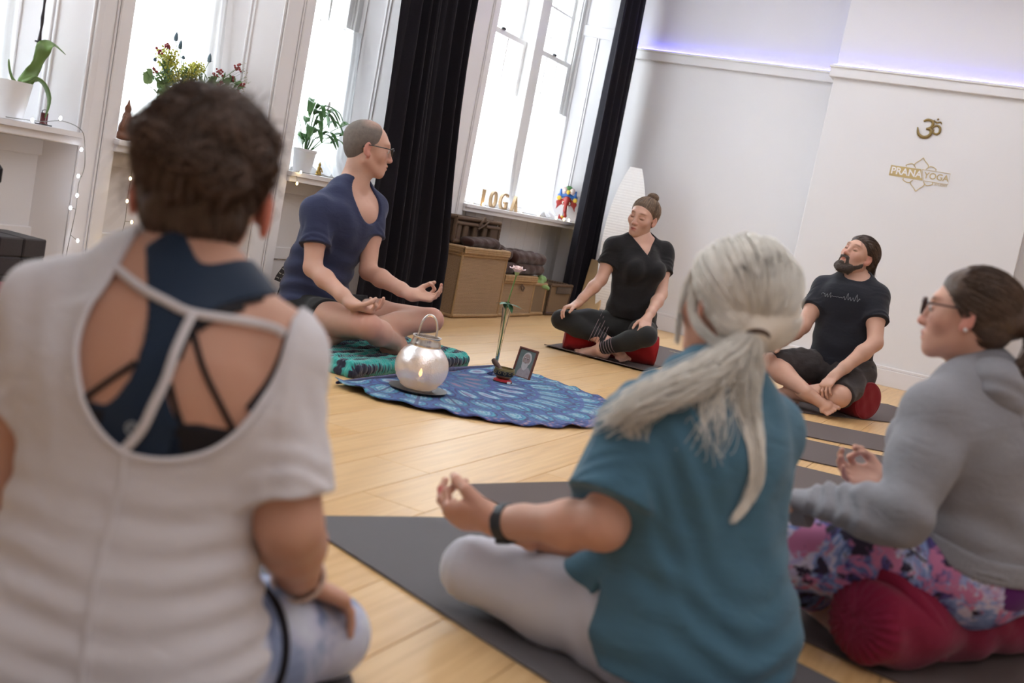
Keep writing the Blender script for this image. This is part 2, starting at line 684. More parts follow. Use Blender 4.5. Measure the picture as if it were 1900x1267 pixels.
# baseboards
def baseboard(name, x0, y0, x1, y1, axis):
    mb = MB()
    if axis == 'x':   # faces -x
        mb.bbox(x0, y0, 0, x0 + 0.02, y1, 0.125, 0.003)
        mb.bbox(x0 + 0.006, y0, 0.125, x0 + 0.02, y1, 0.15, 0.005)
    else:
        mb.bbox(x0, y0, 0, x1, y0 + 0.02, 0.10, 0.003)
        mb.bbox(x0, y0 + 0.006, 0.10, x1, y0 + 0.02, 0.118, 0.005)
    return struct(mb.build(name, M_trim))
baseboard('baseboard_right', XR - 0.02, YB1 + 0.02, 0, 3.72, 'x')
baseboard('baseboard_breast', XB - 0.02, YB0 - 0.02, 0, YB1 + 0.02, 'x')

# ------------------------------------------------------------------ window wall
YF, YW = 3.72, 4.0           # pier face, window plane
piers = [('wall_pier_1', -2.6, 1.52, None, 1.64), ('wall_pier_2', 3.38, 3.575, 3.213, 3.69), ('wall_pier_3', 4.57, 4.79, 4.401, 4.90),
         ('wall_pier_4', 5.74, 6.77, 5.606, 6.95), ('wall_pier_5', 8.91, 9.3, 8.79, None)]
for n, x0, x1, b0, b1 in piers:
    b0 = x0 if b0 is None else b0
    b1 = x1 if b1 is None else b1
    mb = MB()
    mb.prism([(x0, YF), (x1, YF), (b1, YW), (b1, 4.4), (b0, 4.4), (b0, YW)], 3.3)
    o = struct(mb.build(n, M_trim))
    # pilaster board and edge bead on the face
    if n in ('wall_pier_2', 'wall_pier_3', 'wall_pier_4'):
        w_ = min(0.075, (x1 - x0) * 0.4)
        for q0, q1 in ((x1 - w_, x1), (x0, x0 + w_ * 0.5)):
            mb = MB(); mb.bbox(q0, YF - 0.012, 0.118, q1, YF, 3.3, 0.004); mb.build('pilaster_board', M_trim, o)
        mb = MB(); mb.bbox(x1 - w_ - 0.014, YF - 0.007, 0.118, x1 - w_ - 0.002, YF, 3.3, 0.003); mb.build('pilaster_bead', M_trim, o)
    # shutter-box panelling on the splayed reveal seen from the room (left face of each pier)
    if b0 != x0:
        d = Vector((b0 - x0, YW - YF, 0)); L = d.length; d.normalize()
        nn = Vector((-d.y, d.x, 0)); nn = nn if nn.x < 0 else -nn
        Mx = Matrix(((d.x, nn.x, 0, x0), (d.y, nn.y, 0, YF), (0, 0, 1, 0), (0, 0, 0, 1)))
        for c in (0.47, 0.53):
            mb = MB(); mb.bbox(L * c - 0.0055, -0.004, 0.77, L * c + 0.0055, 0.008, 2.34 if n == 'wall_pier_5' else 3.2, 0.003, Mx)
            mb.build('panel_bead', M_trim, o)
        for c0, c1 in ((0.01, 0.035), (0.9, 0.99)):
            mb = MB(); mb.bbox(L * c0, -0.004, 0.76, L * c1, 0.010, 3.2, 0.003, Mx); mb.build('panel_stile', M_trim, o)
        if n == 'wall_pier_5':
            mb = MB(); mb.bbox(-0.02, -0.004, 2.34, L, 0.014, 2.43, 0.004, Mx); mb.build('panel_rail', M_trim, o)
    if n != 'wall_pier_1':
        baseboard('baseboard_' + n[5:], x0 - 0.012, YF - 0.02, x1 + 0.012, 0, 'y')
mb = MB(); mb.box(-2.6, YF, 3.0, 9.3, 4.4, 3.3); struct(mb.build('wall_lintel', M_trim))
mb = MB(); mb.box(-2.6, 4.02, 0.0, 9.3, 4.4, 0.74); struct(mb.build('wall_under_windows', M_trim))

alcoves = [(1.52, 3.38, 1.64, 3.213), (3.575, 4.57, 3.69, 4.401), (4.79, 5.74, 4.90, 5.606), (6.77, 8.91, 6.95, 8.79)]
for i, (x0, x1, w0, w1) in enumerate(alcoves):
    # window board
    mb = MB()
    mb.prism([(x0 - 0.015, YF - 0.045), (x1 + 0.0, YF - 0.045), (x1 + 0.0, YF), (w1, YW), (w0, YW), (x0 - 0.015, YF)], 0.022, z0=0.736)
    mb.bbox(x0 - 0.01, YF - 0.03, 0.703, x1 - 0.005, YF - 0.006, 0.738, 0.004)
    struct(mb.build('window_board_%d' % (i + 1), M_trim))
    # boards and beads of the breast panel below
    mb = MB(); mb.box(x0 - 0.02, 3.862, 0, x1 + 0.02, 4.03, 0.737)
    pn = struct(mb.build('wall_panel_%d' % (i + 1), M_panel))
    nb = max(4, int((x1 - x0) / 0.145)) if i == 3 else 2
    for j in range(nb):
        a = x0 + (x1 - x0) * j / nb; b = x0 + (x1 - x0) * (j + 1) / nb
        mb = MB(); mb.bbox(a + 0.0015, 3.85, 0.0, b - 0.0015, 3.866, 0.70, 0.003); mb.build('panel_board', M_panel, pn)
        if i < 3:
            mb = MB(); mb.bbox(b - 0.03, 3.84, 0.0, b - 0.018, 3.852, 0.70, 0.003); mb.build('panel_bead', M_panel, pn)
            mb = MB(); mb.bbox(b - 0.014, 3.84, 0.0, b - 0.002, 3.852, 0.70, 0.003); mb.build('panel_bead', M_panel, pn)
    if i < 3:
        for z in (0.0, 0.26, 0.63):
            mb = MB(); mb.bbox(x0, 3.838, z, x1, 3.856, z + 0.07, 0.004); mb.build('panel_rail', M_panel, pn)

# glass: clear to light, with a surface reflection
def glass_mat():
    t = NT('window_glass')
    t.n.remove(t.b)
    tr = t.add('ShaderNodeBsdfTransparent'); gl = t.add('ShaderNodeBsdfGlossy'); gl.inputs['Roughness'].default_value = 0.02
    tr.inputs[0].default_value = (0.95, 0.97, 0.97, 1)
    mx = t.add('ShaderNodeMixShader'); mx.inputs[0].default_value = 0.05
    t.ln(tr.outputs[0], mx.inputs[1]); t.ln(gl.outputs[0], mx.inputs[2]); t.ln(mx.outputs[0], t.out.inputs[0])
    return t.m
M_glass = glass_mat()

def sash(par, x0, x1, z0, z1, yy, bars, hbars=()):
    """one sash: stiles, rails, glazing bars and a pane behind each light"""
    s = 0.045
    mb = MB()
    mb.bbox(x0, yy, z0, x0 + s, yy + 0.035, z1, 0.003); mb.bbox(x1 - s, yy, z0, x1, yy + 0.035, z1, 0.003)
    mb.bbox(x0, yy - 0.001, z0, x1, yy + 0.036, z0 + 0.05, 0.003); mb.bbox(x0, yy - 0.001, z1 - 0.042, x1, yy + 0.036, z1, 0.003)
    mb.build('sash_frame', M_frame, par)
    xs = [x0 + s] + [x0 + s + (x1 - x0 - 2 * s) * k / (bars + 1) for k in range(1, bars + 1)] + [x1 - s]
    zs = [z0 + 0.05] + list(hbars) + [z1 - 0.042]
    for q in xs[1:-1]:
        mb = MB(); mb.bbox(q - 0.010, yy + 0.004, z0 + 0.04, q + 0.010, yy + 0.03, z1 - 0.03, 0.003); mb.build('glazing_bar', M_frame, par)
    for q in hbars:
        mb = MB(); mb.bbox(x0 + s - .01, yy + 0.003, q - 0.010, x1 - s + .01, yy + 0.031, q + 0.010, 0.003); mb.build('glazing_bar', M_frame, par)
    for a, b in zip(xs[:-1], xs[1:]):
        for c, d in zip(zs[:-1], zs[1:]):
            mb = MB(); mb.box(a - .004, yy + 0.016, c - .004, b + .004, yy + 0.019, d + .004); mb.build('pane', M_glass, par)

M_black = plain('black_iron', (0.015, 0.015, 0.017), 0.5)
wins = [(1, 1.64, 3.213), (2, 3.69, 4.401), (3, 4.90, 5.606), (4, 6.95, 8.79)]
for n, x0, x1 in wins:
    fr = MB()
    fr.bbox(x0 - .01, YW - 0.01, 0.74, x0 + 0.03, YW + 0.13, 3.0, 0.003)
    fr.bbox(x1 - 0.075, YW + 0.002, 0.74, x1 - 0.055, YW + 0.13, 3.0, 0.003)
    fr.bbox(x1 - 0.055, YW - 0.01, 0.74, x1 + 0.01, YW + 0.13, 3.0, 0.003)
    fr.bbox(x0, YW, 0.74, x1, YW + 0.13, 0.80, 0.003)
    fr.bbox(x0, YW, 2.96, x1, YW + 0.13, 3.01, 0.003)
    spans = [(x0 + 0.03, x1 - 0.075)]
    if n == 4:
        fr.bbox(7.835, 3.93, 0.757, 8.0, YW + 0.13, 3.0, 0.004)
        spans = [(6.98, 7.835), (8.0, x1 - 0.075)]
    if n == 1:
        fr.bbox(2.35, 3.93, 0.757, 2.5, YW + 0.13, 3.0, 0.004)
        spans = [(x0 + .03, 2.35), (2.5, x1 - 0.075)]
    w = struct(fr.build('window_%d' % n, M_frame))
    for a, b in spans:
        sash(w, a, b, 0.80, 2.075, YW + 0.006, 2)
        sash(w, a, b, 2.035, 2.96, YW + 0.055, 1, (2.45,))
        mb = MB(); mb.bbox((a + b) / 2 - .025, YW - 0.012, 2.070, (a + b) / 2 + .025, YW + 0.006, 2.088, 0.003); mb.build('sash_catch', M_black if n == 4 else M_frame, w)

# net half-curtains on the lower sashes
def net_mat():
    t = NT('white_net')
    t.n.remove(t.b)
    v = t.coord()
    tr = t.add('ShaderNodeBsdfTransparent'); tl = t.add('ShaderNodeBsdfTranslucent'); df = t.add('ShaderNodeBsdfDiffuse')
    tl.inputs[0].default_value = (0.92, 0.93, 0.95, 1); df.inputs[0].default_value = (0.9, 0.9, 0.92, 1)
    m1 = t.add('ShaderNodeMixShader'); m1.inputs[0].default_value = 0.3
    t.ln(tl.outputs[0], m1.inputs[1]); t.ln(df.outputs[0], m1.inputs[2])
    m2 = t.add('ShaderNodeMixShader')
    dens = t.math('ADD', t.math('MULTIPLY', t.noise(v, 3, 2), 0.2), 0.22)
    t.ln(dens, m2.inputs[0])
    t.ln(m1.outputs[0], m2.inputs[1]); t.ln(tr.outputs[0], m2.inputs[2]); t.ln(m2.outputs[0], t.out.inputs[0])
    return t.m
M_net = net_mat()
def drape(name, xt, xb, zt, zb, yt, folds, amp, mat, seed=0, yb=None, nx=120, nz=30, mid=None, pool=0.0, thick=0.0):
    r = np.random.RandomState(seed)
    yb = yt if yb is None else yb
    u = np.linspace(0, 1, nx); v = np.linspace(0, 1, nz)
    U, Vv = np.meshgrid(u, v, indexing='ij')
    ph = r.rand(6) * 6.28
    x0 = xt[0] + (xb[0] - xt[0]) * Vv; x1 = xt[1] + (xb[1] - xt[1]) * Vv
    if mid is not None:
        bell = np.sin(PI * np.clip(Vv * 1.15, 0, 1))
        x0 = x0 + mid[0] * bell; x1 = x1 + mid[1] * bell
    wob = U + 0.03 * np.sin(U * 9 + ph[0]) + 0.012 * np.sin(Vv * 5 + U * 6 + ph[1])
    X = x0 + (x1 - x0) * U
    s = np.sin(2 * PI * folds * wob + ph[2]) + 0.45 * np.sin(2 * PI * folds * 2.3 * wob + ph[3] + Vv * 1.3)
    grow = 0.55 + 0.45 * np.sqrt(Vv)
    Y = yt + (yb - yt) * Vv + amp * s * grow
    X = X + amp * 0.35 * np.cos(2 * PI * folds * wob + ph[4]) * grow * (1 - np.abs(2 * U - 1) ** 4)
    Z = zt + (zb - zt) * Vv
    if pool:
        tail = np.clip((Vv - 0.86) / 0.14, 0, 1)
        Y = Y - pool * tail ** 1.5 * (0.7 + 0.5 * np.sin(U * 23 + ph[5]))
        Z = Z + 0.02 * tail * (1 + np.sin(U * 31 + ph[1]))
    V = np.stack([X, Y, Z], -1).reshape(-1, 3)
    i = np.arange(nx - 1)[:, None] * nz + np.arange(nz - 1)[None, :]
    F = np.stack([i, i + nz, i + nz + 1, i + 1], -1).reshape(-1, 4)
    o = npmesh(name, V, F, mat)
    if thick:
        md = o.modifiers.new('thickness', 'SOLIDIFY'); md.thickness = thick
    return o
nets_ = [((1.66, 2.38), (1.6, 2.42), 'on the far left beside the orchid pot'), ((2.47, 3.16), (2.43, 3.18), 'half hidden at the left edge behind the orchid'),
         ((3.70, 4.40), (3.66, 4.42), 'behind the wild flower bouquet'), ((4.91, 5.60), (4.86, 5.60), 'behind the leafy potted plant and the seated man'),
         ((6.96, 7.87), (6.82, 7.955), 'behind the wooden letters'), ((7.99, 8.73), (7.955, 8.69), 'beside the painted elephant mask')]
for k, (a, b, s) in enumerate(nets_):
    zt = 1.635 if k > 2 else (1.70 if k == 2 else 2.3)
    o = drape('net_curtain', a, b, zt, 0.765, 3.96, 7, 0.010, M_net, seed=k, yb=3.915, pool=0.07, nx=100, nz=30)
    tag(o, 'white translucent net curtain ' + s, 'curtain')
    mb = MB(); mb.tube([(a[0], 3.97, zt - .012), (a[1], 3.97, zt - .012)], 0.005, 6); mb.build('curtain_wire', M_frame, o)

# heavy dark curtains
M_velvet = fabric('black_velvet', (0.016, 0.014, 0.020), 0.2, 300, 0.1, sheen=0.05, rough=0.95)
o = drape('dark_curtain', (5.30, 6.13), (5.32, 6.22), 3.0, 0.015, 3.52, 5.5, 0.045, M_velvet, seed=3, yb=3.47, nx=220, nz=50, mid=(0.0, -0.14), thick=0.006)
tag(o, 'floor length black curtain between the seated man and the wicker baskets', 'curtain')
o = drape('dark_curtain', (8.52, 8.99), (8.40, 8.97), 3.0, 0.015, 3.56, 3.5, 0.035, M_velvet, seed=8, yb=3.53, nx=160, nz=50, thick=0.006)
tag(o, 'narrower floor length black curtain in the corner beside the white paper lamp', 'curtain')
mb = MB(); mb.tube([(5.1, 3.5, 3.02), (9.0, 3.5, 3.02)], 0.012, 8); o = mb.build('curtain_rail', M_black); struct(o); o.name = 'trim_5'

# pale stone building across the street, seen through the upper panes
M_stone = plain('pale_stone', (0.62, 0.58, 0.52), 0.9, nz=0.2, nscale=6, bump=0.3, bscale=30)
bld = thing('building', 'pale stone building outside, faint through the upper window panes', 'building', (12.0, 12.0, -6))
mb = MB(); mb.box(-20, 0, 0, 30, 4, 11.6); mb.build('facade', M_stone, bld)
M_dk = plain('far_glass', (0.5, 0.5, 0.5), 0.6)
for i in range(12):
    mb = MB(); mb.bbox(-18 + i * 4, -0.06, 6.5, -16.8 + i * 4, 0.02, 9.0, 0.02); mb.build('window', M_dk, bld)

# ------------------------------------------------------------------ yoga mats
M_mat = fabric('mat_rubber', (0.150, 0.118, 0.112), 0.15, 500, 0.35, rough=0.85, sheen=0.0)
M_mat2 = fabric('mat_rubber_grey', (0.155, 0.145, 0.15), 0.15, 500, 0.35, rough=0.8, sheen=0.0)
def quadmat(label, pts, mat=M_mat, h=0.005, logo=None, group=None, curl=0.0):
    """thin flexible mat through four corners (counted round), edges slightly rounded"""
    P = [Vector((p[0], p[1], 0)) for p in pts]
    nu, nv = 24, 10
    vs = []; 
    for lay in (0.0, h):
        for i in range(nu + 1):
            for j in range(nv + 1):
                u, v = i / nu, j / nv
                p = (P[0] * (1 - u) + P[1] * u) * (1 - v) + (P[3] * (1 - u) + P[2] * u) * v
                z = 0.0006 + lay
                z += curl * max(0, 1 - u * 14) ** 2 + curl * 0.6 * max(0, 1 - (1 - u) * 14) ** 2
                z += 0.0012 * math.sin(u * 9 + v * 3) ** 2
                vs.append((p.x, p.y, z))
    n = (nu + 1) * (nv + 1)
    fs = []
    for i in range(nu):
        for j in range(nv):
            a = i * (nv + 1) + j
            fs.append((a + n, a + nv + 1 + n, a + nv + 2 + n, a + 1 + n)); fs.append((a + 1, a + nv + 2, a + nv + 1, a))
    ring = [i * (nv + 1) for i in range(nu + 1)] + [nu * (nv + 1) + j for j in range(1, nv + 1)] + [i * (nv + 1) + nv for i in range(nu - 1, -1, -1)] + [j for j in range(nv - 1, 0, -1)]
    for a, b in zip(ring, ring[1:] + ring[:1]):
        fs.append((a, b, b + n, a + n))
    c = sum(P, Vector()) / 4
    mb = MB(); mb.add([(x - c.x, y - c.y, z) for x, y, z in vs], fs)
    o = mb.build('yoga_mat', mat, loc=(c.x, c.y, 0))
    tag(o, label, 'yoga mat', group)
    if logo:
        for k in range(3):
            lb = MB(); lb.bbox(-0.011, -0.006, 0, 0.011, 0.006, 0.0012, 0.0004)
            q = lb.build('printed_mark', M_goldp, o, loc=(logo[0] + k * logo[2] * 0.03 - c.x, logo[1] + k * logo[3] * 0.03 - c.y, h + 0.0022), rz=math.atan2(logo[3], logo[2]))
            q['label'] = 'small pale printed mark on the mat'
    return o
M_goldp = plain('pale_gold_print', (0.62, 0.52, 0.32), 0.5)
quadmat('dark brown yoga mat under the woman in black by the curtain', [(6.13, 2.63), (7.69, 2.74), (7.66, 2.09), (6.10, 1.97)], logo=(7.52, 2.2, .2, .98), curl=0.01)
quadmat('dark brown yoga mat under the bearded man', [(5.74, 1.26), (7.12, 0.22), (7.51, 0.746), (6.13, 1.78)], logo=(7.16, 0.42, .6, .8))
for k, (a, b, s) in enumerate([((5.60, 1.36), (5.10, 1.22), 'farthest of the three side by side between two seated women'),
                  ((5.035, 1.21), (4.50, 1.10), 'middle one of the three side by side between two seated women'),
                  ((4.35, 1.06), (3.79, 0.93), 'nearest of the three side by side, behind an open hand')]):
    d = [(0.40, -0.916), (0.30, -0.954), (0.22, -0.975)][k]
    quadmat('empty dark yoga mat, ' + s, [a, (a[0] + d[0] * 1.73, a[1] + d[1] * 1.73), (b[0] + d[0] * 1.73, b[1] + d[1] * 1.73), b], group='empty yoga mats laid side by side')
quadmat('dark yoga mat under the woman in grey, its front corner on bare floor', [(2.71, 1.345), (2.215, -0.32), (2.82, -0.56), (3.32, 1.07)], curl=0.0)
quadmat('grey-brown yoga mat under the blonde woman in the blue top', [(2.055, 1.425), (1.40, -0.25), (1.96, -0.47), (2.56, 1.10)], M_mat2)
quadmat('dark grey yoga mat under the woman in the white top', [(1.56, 1.93), (0.47, 0.75), (0.93, 0.33), (2.02, 1.375)], M_mat2)

# ------------------------------------------------------------------ round mandala cloth folded into a half disc
def mandala_mat():
    t = NT('mandala_print')
    tc = t.add('ShaderNodeTexCoord')
    sx = t.add('ShaderNodeSeparateXYZ'); t.ln(tc.outputs['Object'], sx.inputs[0])
    X, Y = sx.outputs[0], sx.outputs[1]
    r = t.math('SQRT', t.math('ADD', t.math('MULTIPLY', X, X), t.math('MULTIPLY', Y, Y)))
    th = t.math('ARCTAN2', Y, X)
    def petals(n, r0, r1, off=0.0):
        a = t.math('ADD', t.math('MULTIPLY', th, n / (2 * PI)), off)
        fa = t.math('SUBTRACT', t.math('FRACT', a), 0.5)           # -0.5..0.5
        rr = t.math('DIVIDE', t.math('SUBTRACT', r, (r0 + r1) / 2), (r1 - r0) / 2)
        d = t.math('SQRT', t.math('ADD', t.math('POWER', t.math('MULTIPLY', fa, 2.25), 2), t.math('POWER', t.math('ABSOLUTE', rr), 2)))
        return d
    navy = (0.018, 0.022, 0.115); blue = (0.025, 0.070, 0.25); teal = (0.025, 0.19, 0.27); pale = (0.28, 0.42, 0.50); mauve = (0.17, 0.12, 0.20); cyan = (0.05, 0.28, 0.36)
    v = t.coord()
    nz = t.noise(v, 60, 4, 0.7)
    fine = t.vor(v, 95)
    base = t.ramp(nz, [(0.35, navy), (0.52, blue), (0.66, teal), (0.74, mauve)])
    def ring(col, n, r0, r1, off=0.0, cols=None):
        d = petals(n, r0, r1, off)
        cols = cols or [(0.0, mauve), (0.18, pale), (0.34, teal), (0.52, pale), (0.60, blue), (0.80, cyan), (0.92, navy)]
        c = t.ramp(t.math('ADD', d, t.math('MULTIPLY', t.math('SUBTRACT', fine, 0.4), 0.22)), cols)
        m = t.math('LESS_THAN', d, 1.0)
        return t.mix(m, col, c)
    c = ring(base, 34, 0.66, 0.80)
    c = ring(c, 26, 0.46, 0.67, 0.5)
    c = ring(c, 22, 0.29, 0.48, 0.0, [(0.0, mauve), (0.3, (0.20, 0.20, 0.34)), (0.55, pale), (0.65, teal), (0.8, blue), (0.95, navy)])
    c = ring(c, 16, 0.13, 0.30, 0.5, [(0.0, (0.24, 0.12, 0.22)), (0.4, mauve), (0.6, blue), (0.8, teal), (0.95, navy)])
    # dark spokes and ring lines
    a = t.math('ABSOLUTE', t.math('SUBTRACT', t.math('FRACT', t.math('MULTIPLY', th, 26 / (2 * PI))), 0.5))
    sp = t.math('MULTIPLY', t.math('GREATER_THAN', a, 0.455), t.math('GREATER_THAN', r, 0.3))
    c = t.mix(t.math('MULTIPLY', sp, 0.85), c, navy)
    rg = t.math('LESS_THAN', t.math('ABSOLUTE', t.math('SUBTRACT', t.math('FRACT', t.math('MULTIPLY', r, 5.0)), 0.5)), 0.045)
    c = t.mix(t.math('MULTIPLY', rg, 0.7), c, (0.03, 0.04, 0.22))
    ed = t.math('GREATER_THAN', r, 0.80)
    bd = t.ramp(t.vor(v, 38), [(0.0, pale), (0.25, (0.30, 0.12, 0.14)), (0.4, blue), (0.7, navy)])
    c = t.mix(ed, c, bd)
    t.set(col=c, rough=0.85, sheen=0.1)
    t.bump(t.noise(v, 400, 2), 0.2, 0.001)
    return t.m
def cloth():
    cx, cy = 4.2, 2.33
    pts = [(181, .735), (190, .76), (197.5, .80), (219, .83), (234, .868), (251.2, .877), (264.6, .893), (275, .885), (285.2, .862), (297, .868), (304, .872), (315, .835), (324, .80), (336, .785), (347.8, .775), (355, .73), (359.5, .69)]
    ang = np.array([p[0] for p in pts]); rad = np.array([p[1] for p in pts])
    na, nr = 150, 34
    A = np.linspace(181, 359.5, na)
    Rr = np.interp(A, ang, rad)
    U = np.linspace(0, 1, nr)
    rs = np.random.RandomState(2)
    V = []
    for a, R in zip(A, Rr):
        t_ = math.radians(a)
        for u in U:
            rim = u ** 9
            rp = 0.5 + 0.5 * math.sin(a * 0.33 * 1.9 + 1.3 * math.sin(a * 0.11)) 
            z = 0.004 + rim * 0.013 * rp ** 2 * (.4 + .6 * math.sin(a * .09 + 1) ** 2) + 0.003 * (1 + math.sin(u * 13 + a * 0.07)) * (0.4 + u)
            z += 0.004 * math.exp(-((a - 270) / 60) ** 2) * math.sin(u * 40) * 0.3
            if a < 192: z += 0.012 * u ** 6
            q = R * u * (1 - 0.014 * rim * rp)
            V.append((cx + q * math.cos(t_), cy + q * math.sin(t_), z))
    V = np.array(V)
    i = np.arange(na - 1)[:, None] * nr + np.arange(nr - 1)[None, :]
    F = np.stack([i, i + nr, i + nr + 1, i + 1], -1).reshape(-1, 4)[:, ::-1]
    root = npmesh('mandala_cloth', V, F, mandala_mat(), origin=(cx, cy, 0))
    root.location = (cx, cy, 0)
    md = root.modifiers.new('thickness', 'SOLIDIFY'); md.thickness = 0.003; md.offset = 1
    tag(root, 'round blue and turquoise mandala print cloth folded to a half disc on the floor', 'cloth')
    # the folded-over hem along the straight back edge
    prims = [cap((-0.70, -0.01, 0.012), (-0.1, 0.0, 0.014), .007, .009, .01), cap((-0.1, 0.0, 0.011), (0.25, 0.008, 0.012), .009, .011, .01), cap((0.25, .008, .012), (0.66, 0.0, 0.010), .011, .007, .01)]
    v, f = surf(prims, 0.005)
    o = npmesh('folded_edge', v, f, fabric('mandala_edge', (0.05, 0.06, 0.16), .3, 60, .2, heather=(0.10, 0.10, 0.16)), root)
    return root
cloth()

# ------------------------------------------------------------------ knitted blanket
def knit_mat():
    t = NT('teal_knit')
    v = t.coord(rot=(0, 0, 0.10))
    s = t.wave(v, 4.2, 0.25, 1, 'Y')
    n = t.noise(t.coord(), 26, 2)
    z = t.wave(t.coord(), 22, 0.0, 0, 'X')
    f = t.math('ADD', s, t.math('MULTIPLY', t.math('SUBTRACT', z, 0.5), 0.45))
    c = t.ramp(f, [(0.40, (0.018, 0.02, 0.045)), (0.50, (0.03, 0.32, 0.30)), (1.0, (0.04, 0.46, 0.40))])
    c = t.mix(t.math('MULTIPLY', n, 0.3), c, (0.02, 0.03, 0.06))
    t.set(col=c, rough=0.95, sheen=0.3)
    h = t.math('MULTIPLY', t.wave(t.coord(), 22, 0.4, 1, 'X'), t.wave(v, 22, 0.4, 1, 'Y'))
    t.bump(h, 0.6, 0.004)
    return t.m
M_knit = knit_mat()
bk = thing('folded_blanket', 'teal and dark navy striped knitted blanket folded under the man in the navy tee', 'blanket', (4.2, 2.7, 0))
B = []
for k, (z, ins) in enumerate(((0.018, 0.0), (0.046, 0.012))):
    x0, x1, y0, y1 = -0.49 + ins, 0.47 - ins * 0.5, -0.30 + ins, 0.30
    for a, b in (((x0, y0), (x1, y0)), ((x1, y0), (x1, y1)), ((x0, y0), (x0, y1))):
        B.append(cap((a[0], a[1], z), (b[0], b[1], z), 0.018, 0.018, 0.008))
    for j in range(14):
        yy = y0 + (y1 - y0) * j / 13
        B.append(cap((x0, yy, z), (x1, yy, z), 0.0165, 0.0165, 0.02))
B.append(cap((0.46, -0.28, 0.034), (0.49, 0.2, 0.036), 0.034, 0.03, 0.02))
def lump(X, Y, Z, D):
    return D + 0.0022 * np.sin(X * 95) * np.sin(Y * 88) + 0.002 * np.sin(X * 31 + Y * 17)
v, f = surf(B, 0.0065, lump)
npmesh('knitted_layers', v, f, M_knit, bk)
fb = []
for k in range(26):
    x = -0.47 + 0.93 * k / 25
    fb += [ell((x, -0.315, 0.034 + 0.004 * math.sin(k * 2.1)), (0.0225, 0.016, 0.024), 0.008)]
v, f = surf(fb, 0.004)
npmesh('fringe_edge', v, f, M_knit, bk)

# ------------------------------------------------------------------ lantern
def lantern():
    root = thing('lantern', 'round silvery hammered lantern with ring handle and lit candle on a dark tray', 'lantern', (3.79, 2.13, 0.008))
    t = NT('hammered_silver')
    v = t.coord()
    b1 = t.vor(v, 150)
    mt = t.b; t.set(col=(0.80, 0.82, 0.86), rough=0.26, metal=0.9)
    t.bump(b1, 0.35, 0.002)
    tr = t.add('ShaderNodeBsdfTranslucent'); tr.inputs[0].default_value = (0.80, 0.82, 0.9, 1)
    gl = t.add('ShaderNodeBsdfTransparent'); gl.inputs[0].default_value = (0.9, 0.88, 0.85, 1)
    m1 = t.add('ShaderNodeMixShader'); m1.inputs[0].default_value = 0.18
    m2 = t.add('ShaderNodeMixShader'); m2.inputs[0].default_value = 0.28
    t.ln(tr.outputs[0], m1.inputs[1]); t.ln(gl.outputs[0], m1.inputs[2])
    t.ln(mt.outputs[0], m2.inputs[1]); t.ln(m1.outputs[0], m2.inputs[2]); t.ln(m2.outputs[0], t.out.inputs[0])
    M_h = t.m
    M_s = plain('polished_silver', (0.72, 0.70, 0.68), 0.22, 1.0, nz=0.05)
    M_tray = plain('dark_tin', (0.10, 0.085, 0.08), 0.4, 0.8, nz=0.2, nscale=30)
    R = 0.108
    prof = [(0.03, 0.010), (0.058, 0.012), (0.075, 0.022)]
    for k in range(1, 13):
        a = -0.95 + k * (0.95 + 1.0) / 12
        prof.append((R * math.cos(a), 0.100 + R * 0.93 * math.sin(a)))
    mb = MB(); mb.lathe(prof, 48, cap=False); mb.build('globe', M_h, root, True)
    zt = prof[-1][1]
    mb = MB(); mb.lathe([(prof[-1][0] + .002, zt - .006), (0.062, zt - 0.001), (0.060, zt + 0.012), (0.054, zt + 0.030), (0.056, zt + 0.036), (0.050, zt + 0.036), (0.049, zt + 0.02), (0.052, zt)], 40, cap=False)
    mb.build('collar', M_s, root, True)
    mb = MB()
    for k in range(44):
        a = 2 * PI * k / 44
        mb.ball((0.056 * math.cos(a), 0.056 * math.sin(a), zt + 0.037), 0.0028, 6)
    mb.build('scalloped_rim', M_s, root, True)
    # ring handle across the neck
    pts = []
    d = Vector((0.45, -0.89, 0))
    for k in range(19):
        a = PI * k / 18
        pts.append(d * (0.036 * math.cos(a)) + Vector((0, 0, zt + 0.036 + 0.088 * math.sin(a) ** 0.8)))
    mb = MB(); mb.tube(pts, 0.0045, 10); mb.build('handle', M_s, root, True)
    for s in (-1, 1):
        mb = MB(); mb.tube([d * (0.036 * s) + Vector((0, 0, zt + 0.012)), d * (0.036 * s) + Vector((0, 0, zt + 0.042))], 0.007, 10); mb.build('handle_bracket', M_s, root, True)
    mb = MB(); mb.lathe([(0.0, 0.001), (0.085, 0.001), (0.112, 0.006), (0.118, 0.012), (0.114, 0.012), (0.085, 0.005), (0.0, 0.005)], 48, cap=False)
    mb.build('tray', M_tray, root, True)
    wax = NT('candle_wax').set(col=(0.9, 0.85, 0.72), rough=0.5, emit=(1.0, 0.55, 0.2), es=0.2)
    mb = MB(); mb.lathe([(0.0, 0.013), (0.02, 0.013), (0.02, 0.052), (0.0, 0.052)], 20, cap=False); mb.build('candle', wax, root, True)
    fm = NT('flame').set(col=(1, .6, .2), emit=(1.0, 0.50, 0.16), es=30)
    mb = MB(); mb.lathe([(0.0, 0.055), (0.007, 0.064), (0.008, 0.071), (0.004, 0.084), (0.0, 0.093)], 12, cap=False); mb.build('flame', fm, root, True)
    l = bpy.data.lights.new('candle_light', 'POINT'); l.energy = 0.12; l.color = (1, .6, .3); l.shadow_soft_size = 0.012
    o = bpy.data.objects.new('candle_light', l); C.objects.link(o); o.location = (3.79, 2.13, 0.09)
lantern()

